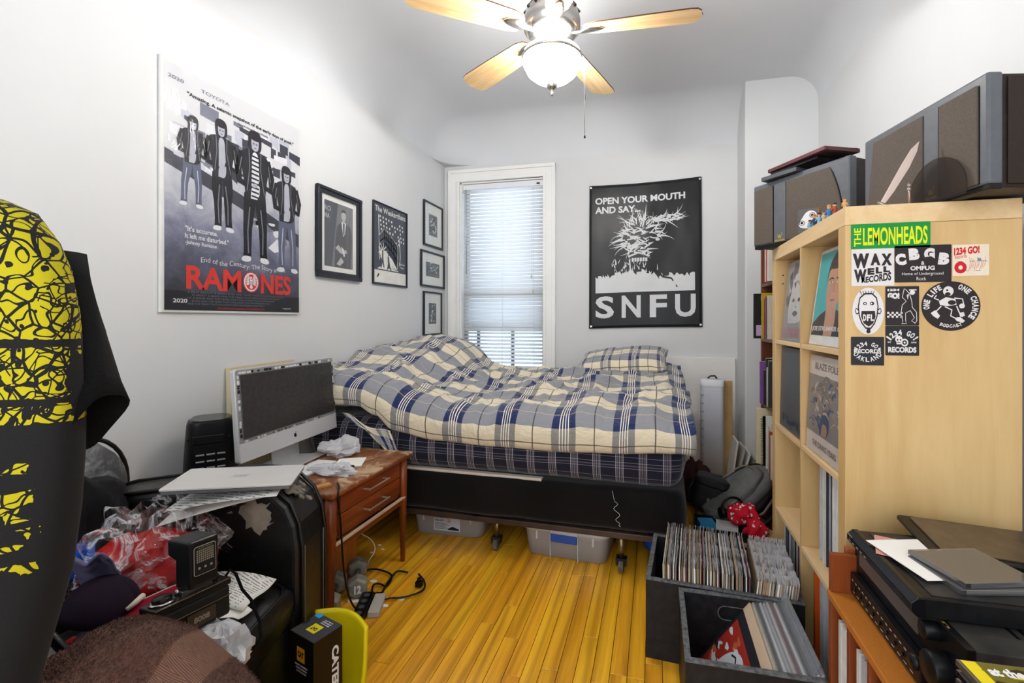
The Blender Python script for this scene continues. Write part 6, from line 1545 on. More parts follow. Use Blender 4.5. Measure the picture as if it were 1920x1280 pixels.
def arcpoly(x0, x1, r_, side_=1):
    a_ = [(x0, .016)]
    for k in range(13):
        q = k/12; z_ = .016+(H_-.038)*q; a_.append((x1-r_*(q**2.2)*.9 if side_ > 0 else x1, z_))
    a_.append((x0, H_-.022)); return a_
sp1 = speaker('left grey speaker on its side with curved grille end', (.4165, 2.168, KH+.001), math.atan2(-.824, .566), .43, H_, .24, [(.008, .105, None), (.172, .40, arcpoly(.172, .405, .055))], (.110, .166), 1, 0)
sp2_o = Vector((.749-.203*.433, 1.281+.979*.433, KH+.001))
sp2 = speaker('right grey speaker on its side overhanging the shelf end', sp2_o, math.atan2(-.979, .203), .433, H_, .24, [(.02, .243, [(.245,.016),(.245,H_-.022),(.050,H_-.022),(.020,.016)]), (.300, .409, None)], (.248, .295), 1, 0)
MB().box((.4305, .045, .012), (.4335, .235, H_-.012)).build('end_panel', mat('end_panel_brown', '#2b221d', .4, var=.1, vs=60), sp2, bevel=.001)
# see-through half disc that darkens part of the right speaker's front
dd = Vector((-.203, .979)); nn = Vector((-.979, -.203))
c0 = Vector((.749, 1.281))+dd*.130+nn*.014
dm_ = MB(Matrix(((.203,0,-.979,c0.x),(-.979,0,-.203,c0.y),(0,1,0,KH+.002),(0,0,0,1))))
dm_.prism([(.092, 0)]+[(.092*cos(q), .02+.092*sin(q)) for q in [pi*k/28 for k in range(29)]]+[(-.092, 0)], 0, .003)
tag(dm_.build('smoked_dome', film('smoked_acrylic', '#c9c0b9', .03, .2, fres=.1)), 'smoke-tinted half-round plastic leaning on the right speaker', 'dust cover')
# flat frames lying on the left speaker
q1 = Matrix.Rotation(math.atan2(-.824, .566), 4, 'Z'); b1 = Matrix.Translation((.4165, 2.168, KH+H_+.002))@q1
def ontop(nm, label, cat, a, b, m, rot=0, tilt=0, inner=None):
    T_ = thing(nm, label, cat); T_.matrix_world = b1@Matrix.Translation(a)@Matrix.Rotation(R(rot), 4, 'Z')@Matrix.Rotation(R(tilt), 4, 'X')
    w_, d_, h_ = b; f_ = .018
    MB().box((0, 0, 0), (w_, f_, h_)).box((0, d_-f_, 0), (w_, d_, h_)).box((0, f_, 0), (f_, d_-f_, h_)).box((w_-f_, f_, 0), (w_, d_-f_, h_)).build('frame', m, T_, bevel=.0015)
    MB().box((f_, f_, .002), (w_-f_, d_-f_, h_*.6)).build('backing', mat('frame_backing', '#3a3636', .6), T_)
    return T_
ontop('framed_print', 'dark grey picture frame lying lowest on the left speaker', 'picture frame', (.07, -.03, 0), (.16, .13, .016), mat('slate_frame', '#4b4f57', .35), 4, 0)
ontop('framed_print', 'thin black frame sandwiched in the stack on the left speaker', 'picture frame', (.10, -.01, .0175), (.22, .15, .012), black, -3, 0)
ontop('framed_print', 'reddish wooden frame topmost on the left speaker', 'picture frame', (.09, -.015, .031), (.28, .16, .014), mat('mahogany_frame', '#5e3238', .4, var=.2), -6, 1.5)
# picture block and figurines on the shelf top
PB = thing('picture_block', 'small clear picture block showing a pale wide-eyed cat face', 'picture block', (.515, 1.775, KH+.001), R(-28))
MB().box((-.032, 0, 0), (.032, .018, .082)).build('block', prt('block_grey', '#5b5b5e', .2), PB, bevel=.001)
MB().box((.032, 0, 0), (.0335, .018, .082)).build('orange_edge', prt('block_orange', '#b5701c', .4), PB)
pb = MB(Matrix(((1,0,0,0),(0,0,-1,-.0003),(0,1,0,0),(0,0,0,1))))
pb.flat(smooth2([(-.022,.018),(-.030,.030),(-.018,.050),(-.006,.070),(.010,.076),(.028,.066),(.027,.045),(.018,.022),(.0,.012)]), .0003, 0)
for x_, y_ in ((-.018, .034), (.014, .058)): pb.disc(x_, y_, .009, None, .0006, 1, 16); pb.disc(x_, y_, .007, None, .0008, 0, 16); pb.disc(x_, y_, .0045, None, .001, 1, 12)
pb.flat([(.0,.030),(.008,.034),(.004,.026)], .0006, 1); pb.build('face_print', [W_, ink], PB, fix=False)
hairc = ['#3a281c', '#b5792e', '#2a201a', '#8c4a22', '#c98f3e', '#3a281c', '#96602e']; shirtc = ['#6fa8c9', '#27406b', '#8fb7cf', '#c2b8a8', '#3f7db0', '#a8452f', '#c9a16a']
flabel = ['next to the picture block', 'with orange hair, second from the picture block', 'with a dark cap and pale blue shirt', 'in pale clothes, midway along the shelf edge', 'with fair hair and blue shirt', 'in red, near the corner of the shelf', 'alone at the very corner of the shelf top']
for k in range(7):
    y_ = 1.728-.044*k if k < 6 else 1.435
    sc_ = .68+.18*((k*5) % 3)/2
    FG = thing('figurine', 'tiny painted figurine '+flabel[k], 'figurine', (.508+.006*((k*3) % 3), y_, KH+.001), R(60+20*(k % 3)), 'tiny figurines along the shelf top'); FG.scale = (sc_, sc_, sc_)
    MB().lathe([(.010,0),(.010,.003),(.006,.004),(.0065,.016),(.0085,.024),(.008,.030),(.003,.034)], 12).build('body', prt('fig_%d' % k, shirtc[k], .4), FG)
    MB().ball((0, 0, .040), (.0068, .0068, .008), 10).build('head', prt('fig_skin', '#d9ab86', .5), FG)
    MB().ball((-.001, 0, .044), (.0075, .0075, .0055), 10).build('hair', prt('fig_hair%d' % k, hairc[k], .6), FG)
    for sg in (1, -1): MB().cyl((0, sg*.008, .028), (.006, sg*.011, .015), .0024, n=6).build('arm', prt('fig_%d' % k, ''), FG)
SW = thing('toy_sword', 'pale pointed toy sword leaning upright on its clear stand', 'toy sword', (.588, 1.42, KH+.001), 0)
sw = MB(Matrix(((1,0,0,0),(0,0,-1,0),(0,1,0,0),(0,0,0,1))))
dx, dz = .09, .168; Lb = math.hypot(dx, dz); ux, uz = dx/Lb, dz/Lb
def bp2(s_, w_): return (ux*s_-uz*w_, uz*s_+ux*w_)
sw.prism([bp2(*q) for q in ((.012,-.006),(.05,-.010),(.12,-.012),(.165,-.008),(.19,0),(.165,.007),(.12,.008),(.05,.006),(.012,.005))], -.002, .002)
sw.build('blade', mat('pale_pink_metal', '#cbb9b0', .35, .2), SW, bevel=.0008)
MB().tube([(-.006,0,.012),(.006,0,.006),(.018,0,.0),(.024,0,.005)], .0035, 6).build('guard', mat('pewter', '#a9a4a0', .3, .7), SW)
MB().cyl((.072, .01, 0), (.072, .01, .062), .0032, n=8).build('support_rod', mat('pink_brass', '#a88c80', .3, .6), SW)
MB().box((.03, .0, 0), (.075, .022, .006)).build('clear_base', film('clear_acrylic', '#ffffff', .12, .05), SW, bevel=.001)
for z_ in (.004, .045, .055): MB().ball((.072, .01, z_), (.0055, .0055, .004), 8).build('rod_collar', mat('pewter', ''), SW)
# ---- brown bookcase behind the cube shelf
bw = wood('walnut_bookcase', '#4e2613', '#7a4220', axis=2, scale=8, stretch=.06, rough=.4, tint=.05)
BC = thing('bookcase', 'dark brown wooden bookcase half hidden behind the birch shelf', 'bookcase', (.62, 2.24, 0))
MB().box((0, .76, 0), (.38, .78, 1.78)).build('side_panel', bw, BC, bevel=.001); MB().box((0, 0, 0), (.38, .02, 1.78)).build('side_panel', bw, BC, bevel=.001)
MB().box((.37, .02, 0), (.38, .76, 1.78)).build('back_panel', bw, BC)
for z_ in (.06, .31, .70, 1.08, 1.40, 1.76): MB().box((.0, .02, z_-.018), (.37, .76, z_)).build('shelf_board', bw, BC, bevel=.001)
def book(label, x0, y0, z0, w_, t_, h_, c, cover_=None, rz=0, tilt=0, group=None, cat='book', name='book'):
    T_ = thing(name, label, cat, (x0, y0, z0), 0, group, rot=(R(tilt), 0, R(rz)))
    MB().box((0, 0, 0), (w_, t_, h_)).build('cover', prt('book_'+c[1:], c, .4), T_, bevel=.0008)
    MB().box((.003, .002, .0015), (w_+.0008, t_-.002, h_+.0008)).build('pages', paper, T_)
    if cover_:
        m = MB(Matrix(((1,0,0,0),(0,0,-1,-.0004),(0,1,0,0),(0,0,0,1)))@Matrix.Diagonal((w_, h_, 1, 1))); ms = cover_(m); m.build('cover_print', ms, T_, fix=False)
    return T_
def c_fun(m):
    m.text('FUNK', .2, .84, .9, .95, .0003, 0, .05); m.disc(.5, .45, .30, .34, .0003, 1); m.rect(.06, .06, .94, .30, .0004, 2); m.flat(blob(.55, .5, .12, .25, 14, .3), .0006, 3); m.flat(blob(.5, .2, .3, .05, 12, .3), .0006, 4)
    return [prt('fun_w', '#e8e4d8'), prt('fun_sky', '#8fb3c4'), prt('fun_lilac', '#b79ac4'), prt('fun_plum', '#7b3054'), prt('fun_pink', '#d7a3c0')]
bx = .60
book('black comic volume with colourful arched cover, farthest left on upper shelf', .565, 2.93, 1.0802, .19, .022, .262, '#1c1b1d', c_fun)
book('yellow and black spined comic beside the colourful volume', .60, 2.895, 1.0802, .17, .014, .262, '#b59a26')
for k, (c, lb) in enumerate((('#5b2c50', 'plum'), ('#a3453a', 'brick red'), ('#2c3c5e', 'navy'), ('#cfc8b8', 'cream'))):
    book('%s paperback on the second shelf from the top, nearer the birch shelf' % lb, .61, 2.868-.026*k, 1.0802, .15, .02, .23+.012*(k % 2), c, group='paperbacks on the upper shelf')
book('tall purple book leaning against the case side', .60, 2.93, .7002, .19, .02, .245, '#7a4a90', tilt=-2)
book('black book with grey framed cover beside the purple one', .61, 2.885, .7002, .18, .018, .20, '#222124', lambda m: (m.rect(.08, .08, .92, .92, .0003, 0), m.rect(.14, .14, .86, .86, .0005, 1)) and [prt('bk_grey', '#9a9a96'), prt('bk_blk', '#242326')])
for k, (c, h_) in enumerate((('#2b2a2c', .27), ('#cfcac0', .22), ('#3c3f3a', .26))):
    book(['black tall book on the middle shelf', 'cream short book on the middle shelf', 'dark olive book nearest the birch shelf on middle shelf'][k], .615, 2.855-.03*k, .7002, .17, .024, h_, c)
book('cream cardboard folder at the far end of the lower shelf', .58, 2.94, .3102, .21, .012, .36, '#d9c9a4')
NB = thing('notebook', 'wire-bound black notebook standing on the lower shelf', 'notebook', (.60, 2.89, .3102), 0, None, rot=(R(-3), 0, 0))
MB().box((.01, 0, 0), (.20, .018, .32)).build('cover', matte_black, NB); 
wr = MB()
for k in range(22): wr.tube([(.012, .0, .012+.0138*k), (.0, -.004, .012+.0138*k), (-.002, .012, .014+.0138*k), (.01, .02, .014+.0138*k)], .0014, 4)
tag(wr.build('wire_binding', mat('wire_black', '#2a2a2e', .3, .6), NB), kind='stuff')
book('white and black labelled magazine in front of the notebook', .615, 2.855, .3102, .20, .015, .33, '#dad7d0', lambda m: (m.rect(.12, .55, .5, .85, .0003, 0), m.text('ROCK', .15, .3, .5, .4, .0003, 0, .03)) and [ink])
for k, c in enumerate(('#c9bfae', '#a94a32', '#dcd8cf')):
    book(['beige book in the lower shelf row', 'rust red book in the lower shelf row', 'white book nearest the birch shelf in the lower row'][k], .62, 2.82-.03*k, .3102, .17, .022, .28-.02*k, c)
for k, c in enumerate(('#d8d2c8', '#b5332e', '#e2ddd2')):
    book(['ivory book on the top bookcase shelf', 'red and white book on the top bookcase shelf', 'white book farthest right on top shelf'][k], .60, 2.80-.03*k, 1.4002, .16, .024, .22, c)
# ---- corner heap: foam, cardboard, bags
FM = thing('foam_tube', 'tall white foam packing tube with slits standing against the wall', 'foam packing', (.412, 3.64, 0), R(-3))
MB().loft([[(x_, y_, z_) for x_, y_ in rrect(-.080, -.05, .080, .05, .03, 5)] for z_ in (0, .70, .705, .75)]).build('tube', mat('white_foam', '#d7dae4', .6, var=.03, vs=10, bump=.1, bs=60), FM)
MB().loft([[(x_*k_, y_*k_, z_) for x_, y_ in rrect(-.083, -.053, .083, .053, .03, 5)] for k_, z_ in ((1, .70), (1.01, .748), (.9, .752), (.86, .70))], caps=False).build('rim', mat('white_foam_rim', '#e3e4e9', .5), FM)
for k in range(9): MB().box((-.082, -.054, .14+.062*k), (-.060, -.048, .144+.062*k)).build('slit', mat('slit_grey', '#7f8491', .6), FM)
MB().tube([(-.03,0,.755),(-.01,.0,.772),(.02,0,.774),(.035,0,.756)], .007, 6).build('cord_loop', mat('navy_cord', '#38404e', .6), FM)
tag(MB().box((.475, 3.665, 0), (.56, 3.695, .735)).build('cardboard_strip', card, None, bevel=.002), 'brown cardboard strip standing behind the white foam tube', 'cardboard')
for k in range(4):
    o = MB().box((0, 0, 0), (.012+.004*(k % 2), .2, .34-.035*k)).build('picture_board', prt('board_%d' % k, ['#d9d7d2', '#b3aaa2', '#e2e2e0', '#8c8580'][k], .6))
    o.location = (.51+.026*k, 3.46, .0); o.rotation_euler = (0, R(8+4*k), 0); tag(o, ['white board leaning tallest beside the foam tube', 'greyish board second from the foam tube', 'white-edged board third from the foam tube', 'shortest grey board leaning nearest the backpack'][k], 'board')
tag(MB().box((.24, 2.50, .0), (.60, 3.10, .06)).build('flat_carton', card, None, bevel=.003), 'flat cardboard carton under the bags beside the bed', 'cardboard')
tag(MB().box((.40, 2.42, .055), (.62, 2.60, .075), 0, Matrix.Rotation(R(-20), 3, 'Y')@Matrix.Rotation(R(20), 3, 'Z')).build('cardboard_flap', card, None), 'tilted brown cardboard flap beside the birch shelf foot', 'cardboard')
# backpack
nyl = mat('grey_nylon', '#666766', .6, var=.15, vs=12, bump=.4, bs=20, bd=.01); nyb = mat('black_nylon', '#1b1b1c', .55, var=.15, vs=10, bump=.3, bs=30, bd=.01)
BP = thing('backpack', 'grey and black backpack slumped against the birch shelf', 'backpack', (.475, 2.83, .185), 0, rot=(R(12), R(-38), R(18)))
def bpr(L_, W2, H2, seed, p=2.6, taper=.25):
    m = MB()
    def f(u, v):
        th = 2*pi*u; ph = pi*v; cx_, sx_ = cos(ph), sin(ph)
        x_ = -cx_; rr = sx_**.62
        y_ = math.copysign(abs(cos(th))**.7, cos(th))*rr; z_ = math.copysign(abs(sin(th))**.75, sin(th))*rr
        tp = 1-taper*(x_*.5+.5); k_ = 1+.05*fbm(x_*2+seed, y_*2, z_*2)
        return (x_*L_*k_, y_*W2*tp*k_, z_*H2*tp*k_)
    m.grid(f, 36, 28); return m
bpr(.235, .14, .085, 3).build('main_bag', nyl, BP, fix=False)
o = bpr(.20, .115, .05, 5).build('front_pocket', nyl, BP, fix=False); o.location = (-.02, 0, .055)
o = bpr(.22, .135, .05, 9).build('rear_panel', nyb, BP, fix=False); o.location = (.0, 0, -.055)
def zipline(L_, W2, z_, ex=.0): return [(L_*(-cos(pi*k/24)) if 0 else L_*cos(2*pi*k/40+ex)*1.0, W2*math.copysign(abs(sin(2*pi*k/40+ex))**.7, sin(2*pi*k/40+ex)), z_) for k in range(30)]
MB().tube([(.17*math.copysign(abs(cos(q))**.7, cos(q))-.02, .095*math.copysign(abs(sin(q))**.7, sin(q)), .088) for q in [2*pi*k/44 for k in range(34)]], .0035, 6).build('zip', mat('zip_pale', '#8d8577', .5, .3), BP)
MB().tube([(.215*math.copysign(abs(cos(q))**.7, cos(q)), .137*math.copysign(abs(sin(q))**.7, sin(q)), .03) for q in [2*pi*k/44 for k in range(45)]], .005, 6).build('piping', nyb, BP)
MB().tube([(.21,-.03,.03),(.245,-.02,.05),(.25,.02,.05),(.215,.03,.03)], .008, 6).build('grab_handle', nyb, BP)
MB().tube([(.18,-.09,-.08),(.08,-.15,-.10),(-.08,-.16,-.09),(-.2,-.1,-.05)], .014, 8).build('shoulder_strap', nyb, BP)
MB().tube([(.14,-.13,-.02),(.02,-.165,-.02),(-.12,-.15,-.02)], .007, 6).build('trim_tape', mat('taupe_tape', '#6e665c', .6), BP)
SBG = thing('shoulder_bag', 'small black shoulder bag sitting between bed and backpack', 'bag', (.315, 2.86, .172), 0, rot=(R(-4), R(10), R(-12)))
def boxy(L_, W2, H2, seed):
    m = MB()
    def f(u, v):
        th = 2*pi*u; ph = pi*v; x_ = math.copysign(abs(cos(th))**.45, cos(th))*sin(ph)**.4; y_ = math.copysign(abs(sin(th))**.45, sin(th))*sin(ph)**.4; z_ = -math.copysign(abs(cos(ph))**.5, cos(ph))
        k_ = 1+.05*fbm(x_*2+seed, y_*2, z_*2); return (x_*L_*k_, y_*W2*k_, z_*H2*k_)
    m.grid(f, 36, 24); return m
boxy(.095, .085, .10, 4).build('body', nyb, SBG, fix=False)
o = boxy(.098, .088, .03, 6).build('flap', nyb, SBG, fix=False); o.location = (0, 0, .078)
MB().tube([(-.095,0,.06),(-.12,.0,.0),(-.115,-.02,-.07)], .008, 6).build('strap', nyb, SBG)
MB().box((-.01, -.092, -.02), (.004, -.086, .0)).build('zip_pull', steel, SBG)
TR = thing('open_tray', 'black open tray holding papers in front of the small bag', 'tray', (.335, 2.62, .062), R(-6))
MB().box((-.13, -.09, 0), (.13, .09, .006)).box((-.13, -.09, .006), (-.124, .09, .045)).box((.124, -.09, .006), (.13, .09, .045)).box((-.124, -.09, .006), (.124, -.084, .045)).box((-.124, .084, .006), (.124, .09, .045)).build('tray_body', black, TR, bevel=.001)
tag(MB().box((.23, 2.60, .070), (.31, 2.68, .105), 0, Matrix.Rotation(R(8), 3, 'Z')).build('leaflet_stack', prt('sky_leaflet', '#3e9bd0')), 'blue leaflets standing in the black tray', 'leaflets')
tag(MB().box((.32, 2.60, .070), (.43, 2.68, .100), 0, Matrix.Rotation(R(-8), 3, 'Z')).build('paper_stack', paper), 'pale papers in the black tray beside blue leaflets', 'papers')
t = NT('red_bandana'); t.set(.8); vv = t.n('ShaderNodeTexVoronoi'); vv.inputs['Scale'].default_value = 38; t.l(t.coord('Object'), vv.inputs['Vector'])
m1 = t.math('MULTIPLY', t.math('LESS_THAN', vv.outputs['Distance'], .32), t.math('GREATER_THAN', t.noise(t.coord('Object'), 12), .5)); t.base(t.mix(m1, lin('#c4122a'), lin('#e2dcdc'))); band_m = t.m
heap('bandana', 'red and white patterned bandana bunched in front of the backpack', 'bandana', (.455, 2.64, .155), (.075, .06, .06), band_m, 41, .35, 44)
heap('bandana_tail', 'red knotted cloth with white tag hanging lower beside cardboard', 'bandana', (.50, 2.56, .105), (.05, .04, .06), band_m, 43, .35, 36)
EB = thing('headphones', 'black over-ear headphones resting by the red bandana', 'headphones', (.405, 2.66, .155), R(20))
for sg in (-1, 1): MB().cyl((sg*.045, 0, 0), (sg*.07, 0, 0), .034, .030, n=20).build('ear_cup', black, EB, bevel=.004)
MB().tube([(.058*cos(q)*1.05, 0, .02+.06*sin(q)) for q in [pi*k/16 for k in range(17)]], .007, 8).build('headband', black, EB)
heap('maroon_clothes', 'dark maroon and brown clothes heaped beside the bed end', 'clothes', (.265, 3.25, .10), (.09, .20, .14), mat('maroon_brown_cloth', '#4a2426', .85, c2='#2a2320', var=.3, vs=9, bump=.3, bs=40), 51, .35)
heap('blue_bag', 'bright blue plastic bag on the floor under the bed end', 'plastic bag', (.02, 2.40, .075), (.06, .06, .07), mat('royal_blue_poly', '#1f4fc4', .35, var=.2, vs=10, bump=.3, bs=30), 52, .3)
# ---- storage bins under the bed
def bin_(name, label, loc, rz, W2, D2, H2, latch=None, lab=None, tone='#d9d2c4', milkv=.32):
    T_ = thing(name, label, 'storage bin', loc, rz)
    cl_ = film('bin_plastic_'+tone[1:], tone, .07, .25, bump=.1, bs=6, milk=milkv, fres=.3)
    outer = [[(x_*k_, y_*k_, z_) for x_, y_ in rrect(-W2/2, -D2/2, W2/2, D2/2, .05, 6)] for k_, z_ in ((.86, 0), (.90, .006), (.955, H2*.75), (.96, H2-.02))]
    MB().loft(outer, caps=False).add([(x_, y_, .002) for x_, y_, _ in outer[0]], [tuple(range(len(outer[0])))]).build('tub', cl_, T_, solid=.002)
    lid_m = film('bin_lid_'+tone[1:], '#f0efec', .12, .25, milk=.55)
    MB().loft([[(x_*k_, y_*k_, z_) for x_, y_ in rrect(-W2/2, -D2/2, W2/2, D2/2, .05, 6)] for k_, z_ in ((1, H2-.026), (1.0, H2-.012), (.975, H2-.006), (.94, H2-.006), (.92, H2), (.5, H2+.001))]).build('lid', lid_m, T_)
    for sx_ in (-1, 1): MB().box((sx_*W2*.32-.004, -D2/2*.97, H2-.07), (sx_*W2*.32+.004, -D2/2*.93, H2-.02)).build('rib', lid_m, T_)
    return T_
b1_ = bin_('storage_bin', 'dusty clear storage bin with BELLA label under the bed, left', (-1.115, 2.55, 0), R(2), .43, .42, .152, tone='#c9bfa9', milkv=.30)
L1 = MB(Matrix(((1,0,0,-.075),(0,0,-1,-.2065),(0,1,0,.035),(0,0,0,1))))
L1.rect(0, 0, .155, .07, .0003, 0); L1.text('BELLA', .008, .052, .058, .062, .0006, 1, .02)
for k in range(6): L1.rect(.008, .040-.006*k, .07+.012*(k % 3), .042-.006*k, .0006, 1)
L1.disc(.088, .054, .013, None, .0006, 2, 18); L1.disc(.088, .054, .009, None, .0008, 0, 16); L1.text('63', .083, .050, .093, .058, .001, 1, .03); L1.flat([(.08,.012),(.11,.026),(.148,.014),(.146,.006),(.085,.006)], .0006, 1)
L1.build('product_label', [prt('label_paper', '#b9bcc6', .5), ink, prt('label_rose', '#d9867a')], b1_, fix=False)
heap('bin_contents', None, None, (-.08, -.08, .05), (.09, .07, .04), mat('stored_cloth', '#a39a86', .9, var=.3, vs=20), 61, .35, parent=b1_)
heap('bin_contents', None, None, (.10, .0, .045), (.08, .12, .035), mat('stored_cloth', ''), 62, .35, parent=b1_)
b2_ = bin_('storage_bin', 'clear storage bin with blue latch under the bed, right', (-.418, 2.455, 0), R(-5), .45, .42, .158, tone='#cfcbc8', milkv=.25)
MB().box((-.07, -.214, .125), (.07, -.205, .158)).build('latch_plate', film('bin_lid_cfcbc8', ''), b2_, bevel=.002)
MB().box((-.067, -.222, .092), (.067, -.209, .130)).build('latch', mat('blue_latch', '#2f4f9c', .35), b2_, bevel=.004)
MB().box((-.072, -.2125, .004), (-.069, -.19, .125)).box((.069, -.2125, .004), (.072, -.19, .125)).build('latch_groove', film('bin_lid_cfcbc8', ''), b2_)
for i, (x_, y_, s_) in enumerate(((-.10, -.08, .06), (.05, -.06, .07), (.13, .04, .05))): heap('bin_contents', None, None, (x_, y_, .045), (s_, s_*.9, .04), mat('stored_grey', '#8d8480', .9, var=.3, vs=20), 70+i, .35, parent=b2_)
# ---- low teak record rack with stereo
rw = wood('rack_teak', '#5f2a12', '#8c4319', axis=2, scale=9, stretch=.07, rough=.4, tint=.05)
t = NT('dusty_orange_shelf'); t.set(.5); co = t.coord('Object'); t.base(t.mix(t.math('MULTIPLY', t.noise(co, 260, 3, .8), .8), lin('#9a5415'), lin('#c98538'))); t.bump(t.noise(co, 300), .2, .001); shelf_or = t.m
RK = thing('record_rack', 'low teak record rack with dusty orange top shelf under stereo', 'record rack', (.43, .30, 0))
MB().box((0, 0, .480), (.50, 1.03, .498)).build('top_shelf', shelf_or, RK, bevel=.002)
MB().box((.004, 1.012, 0), (.48, 1.03, .479)).build('end_panel', rw, RK, bevel=.001); MB().box((.004, 1.014, .4985), (.48, 1.029, .594)).build('end_upstand', rw, RK, bevel=.001)
MB().box((.004, 0, .108), (.48, 1.012, .126)).build('bottom_shelf', rw, RK)
for y_ in (.90, .795, .69, .58, .47, .36, .25, .14, .0): MB().box((.004, y_, .126), (.36, y_+.013, .479)).build('divider', rw, RK, bevel=.001)
MB().box((.46, 0, .126), (.475, 1.012, .479)).build('back_panel', rw, RK)
tag(MB().box((.475, 1.333, .575), (.505, 1.350, .605)).build('wooden_knob', mat('terracotta_wood', '#96512f', .5), None, bevel=.004), 'small orange wooden block at the rack end by the birch shelf', 'wood block')
for y0, y1, nm_ in ((1.218, 1.305, 'farthest'), (1.112, 1.192, 'second'), (1.006, 1.087, 'third'), (.90, .97, 'fourth')):
    y = y0
    while y < y1:
        lp(.445+LPW/2, y, .127, (0, 0, pi/2), 'record in the %s bay of the teak rack' % nm_, 'records in the %s rack bay' % nm_, lpr.choice(light)); y += .0125
# stereo
gearb = mat('satin_black_metal', '#17181a', .38, .3, var=.2, vs=40, bump=.05); gearf = mat('gear_face', '#0f1013', .25, .1); dust = mat('dusty_black_top', '#1c1c1d', .5, c2='#3a3836', var=.4, vs=14, bump=.05)
RC_ = thing('av_receiver', 'wide black stereo receiver with two big knobs on the rack', 'receiver', (.492, .893, .499))
MB().box((.012, 0, .010), (.36, .43, .152)).build('casing', dust, RC_, bevel=.002)
MB().box((0, -.002, .008), (.014, .432, .154)).build('front_plate', gearf, RC_, bevel=.002)
MB().box((-.016, .10, .010), (.0, .415, .060)).build('control_door', gearb, RC_, bevel=.002)
MB().box((-.002, .14, .085), (.0, .40, .128)).build('display', mat('display_smoke', '#55504d', .2), RC_)
MG = Matrix(((0,0,-1,0),(-1,0,0,0),(0,1,0,0),(0,0,0,1)))
gp = MB(MG@Matrix.Translation((0, 0, .0163)))
for k in range(16): gp.rect(-.405+.019*k, .044, -.396+.019*k, .047, 0, 0)
for k in range(12): gp.rect(-.40+.024*k, .018, -.388+.024*k, .0205, 0, 0)
tag(gp.build('button_legends', mat('pale_legend', '#a8a49c', .5), RC_, fix=False), kind='stuff')
for k in range(9): MB().cyl((-.016, .13+.032*k, .030), (-.020, .13+.032*k, .030), .004, n=10).build('button', gearb, RC_)
gt = MB(Matrix.Translation((0, 0, .1545))); gt.add([(.002+.006*p[1]*1.5, .20-.10*p[0]*.5, 0) for p in glyphs('harman', .02)[0]], glyphs('harman', .02)[1]); gt.build('brand_lettering', gold, RC_, fix=False)
sl_ = MB()
for r_ in range(14): sl_.box((.10+.017*r_, .05, .1521), (.106+.017*r_, .20, .1526))
tag(sl_.build('vent_slots', matte_black, RC_), kind='stuff')
MB().lathe([(0,0),(.026,0),(.029,.006),(.028,.030),(.025,.034),(0,.034)], 28).build('volume_knob', gearb, RC_, loc=(.006, .055, .080), rot=(0, -pi/2, 0))
MB().lathe([(0,0),(.015,0),(.016,.004),(.015,.024),(.013,.026),(0,.026)], 22).build('input_knob', gearb, RC_, loc=(.004, .085, .128), rot=(0, -pi/2, 0))
MB().lathe([(0,0),(.014,0),(.014,.022),(0,.024)], 20).build('tone_knob', gearb, RC_, loc=(0, .12, .045), rot=(0, -pi/2, 0))
for x_, y_ in ((.03, .03), (.03, .40), (.33, .03), (.33, .40)): MB().cyl((x_, y_, 0), (x_, y_, .011), .014, n=12).build('foot', black, RC_)
TC = thing('tuner', 'slim black tuner with rounded front stacked on the receiver', 'tuner', (.455, .965, .6545))
MB().box((.004, 0, 0), (.20, .275, .036)).build('casing', gearb, TC, bevel=.002)
MB().loft([[(x_, y_, z_) for x_, z_ in ((.0,.002),(-.010,.012),(-.010,.026),(.002,.037),(.014,.037),(.014,.002))] for y_ in (-.004, .279)], smooth=False).build('front_plate', gearf, TC, bevel=.002)
tg = MB(MG@Matrix.Translation((0, 0, .0105))); tg.text('TEAC', -.272, .027, -.245, .0315, 0, 0, .04); 
for k in range(5): tg.rect(-.265+.02*k, .016, -.255+.02*k, .018, 0, 0)
tg.rect(-.262, .022, -.256, .0235, 0, 1); tg.build('front_print', [mat('pale_legend', ''), red], TC, fix=False)
MB().box((.03, .01, .0362), (.19, .26, .0375)).build('top_inset', dust, TC)
def cdcase(label, loc, rz, top=None, c='#8a8a88', group=None, rx=0):
    T_ = thing('cd_case', label, 'cd case', loc, rz, group, rot=(R(rx), 0, rz))
    MB().box((0, 0, 0), (.142, .125, .0095)).build('case', film('jewel_case', '#f4f6f8', .18, .06, milk=.06, fres=.5), T_, bevel=.0008)
    MB().box((.004, .003, .002), (.138, .122, .0078)).build('booklet', prt('cd_'+c[1:], c, .4), T_)
    MB().box((.0, .0, .0005), (.010, .125, .009)).build('spine', prt('cd_spine', '#3b3a3c', .3), T_)
    if top: m = MB(Matrix.Translation((.004, .003, .0100))@Matrix.Diagonal((.134, .119, 1, 1))); ms = top(m); m.build('booklet_print', ms, T_, fix=False)
    return T_
tag(MB().box((.475, 1.03, .6970), (.61, 1.19, .6985), 0, Matrix.Rotation(R(15), 3, 'Z')).build('leaflet', paper), 'white folded leaflet fanned over the tuner top', 'leaflet')
tag(MB().box((.470, 1.10, .6925), (.57, 1.20, .6940), 0, Matrix.Rotation(R(-20), 3, 'Z')).build('leaflet', prt('pink_leaflet', '#c98f85')), 'pinkish brown leaflet under the white one on the tuner', 'leaflet')
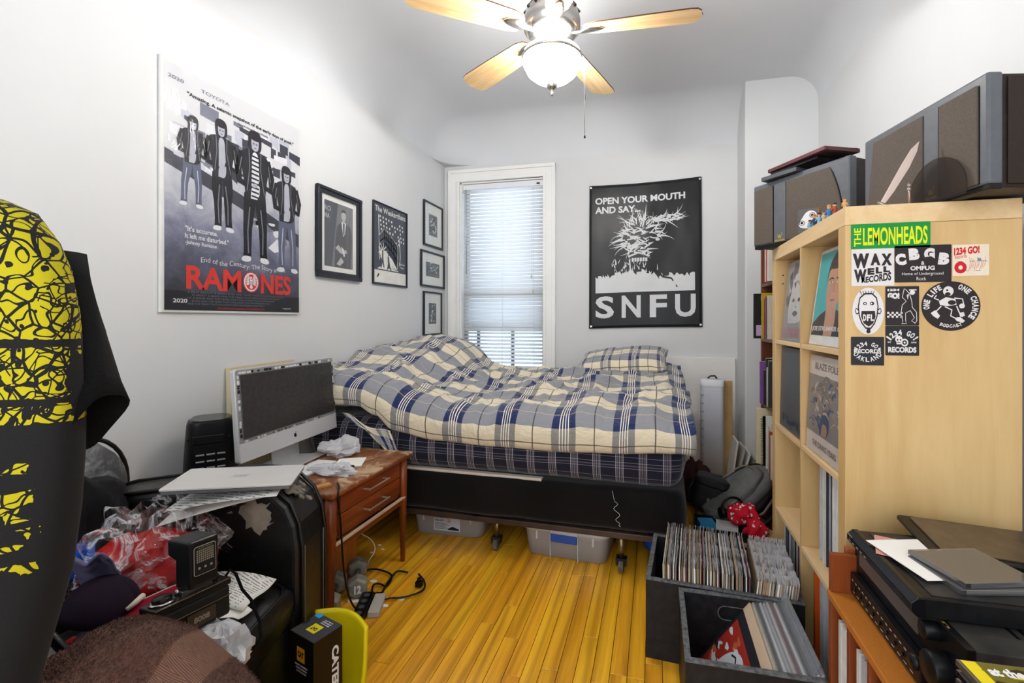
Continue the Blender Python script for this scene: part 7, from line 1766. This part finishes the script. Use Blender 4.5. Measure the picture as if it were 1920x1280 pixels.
for i, (x_, y_, z_, rz, c, lb) in enumerate(((.535, .985, .6925, 12, '#6b6863', 'left lowest clear cd case on the tuner with grey booklet'), (.545, .990, .7030, 16, '#3a3836', 'left upper cd case on the tuner with dark spine'), (.70, .975, .6530, 4, '#7d7268', 'middle cd case resting on the receiver top'), (.695, .98, .6635, 7, '#4a4541', 'middle stack upper cd case with brown booklet'), (.695, .985, .6740, 2, '#8c8378', 'middle stack topmost cd case with pale booklet'))):
    cdcase(lb, (x_, y_, z_), R(rz), None, c, 'cd cases on the stereo')
TT = thing('turntable_lid', 'smoky brown plastic lid with black rim resting on the stereo', 'turntable lid', (.565, 1.135, .690), R(-4), rot=(R(3), R(2), R(-4)))
MB().prism(rrect(0, 0, .42, .185, .012, 4), 0, .008).build('rim', black, TT, bevel=.002)
MB().prism(rrect(.025, .020, .41, .175, .008, 3), .0082, .0105).build('smoked_panel', mat('smoky_brown_panel', '#5a4a39', .25, var=.1, vs=30), TT)
tag(MB(Matrix.Translation((.72, 1.365, .590))@Matrix.Rotation(R(96), 4, 'X')).cyl((0, 0, 0), (0, 0, .003), .090, n=40).build('small_record', matte_black), 'dark seven-inch record standing behind the smoky lid', 'record')
for k in range(14):
    def dtop(m):
        m.rect(0, 0, 1, 1, .0002, 0); m.rect(0, 0, .14, 1, .0003, 1); r_ = random.Random(2)
        for q in range(30): m.flat(blob(r_.uniform(.2, .95), r_.uniform(.1, .9), .08, .05, 7, .5, r_), .0004+q*.000005, r_.choice([1, 2, 0, 2]))
        m.text('at the drive-in', .18, .78, .97, .93, .0007, 3, .05); m.text('Relationship of Command', .2, .08, .9, .16, .0007, 3, .02)
        return [prt('adi_olive', '#6b6420'), prt('adi_yellow', '#e0cc1c'), prt('adi_dark', '#2e2b1a'), W_]
    cdcase('yellow-bordered cd case lettered at the drive-in, top of the near stack' if k == 13 else 'cd case in the near stack below the yellow one', (.432+.0015*((k*7) % 4), .682+.001*((k*5) % 3), .499+.0137*k), R(0.6*((k*3) % 4)), dtop if k == 13 else None, ['#8a8a88', '#45423f', '#a39a8c', '#5d6670'][k % 4], 'cd cases in the near stack')
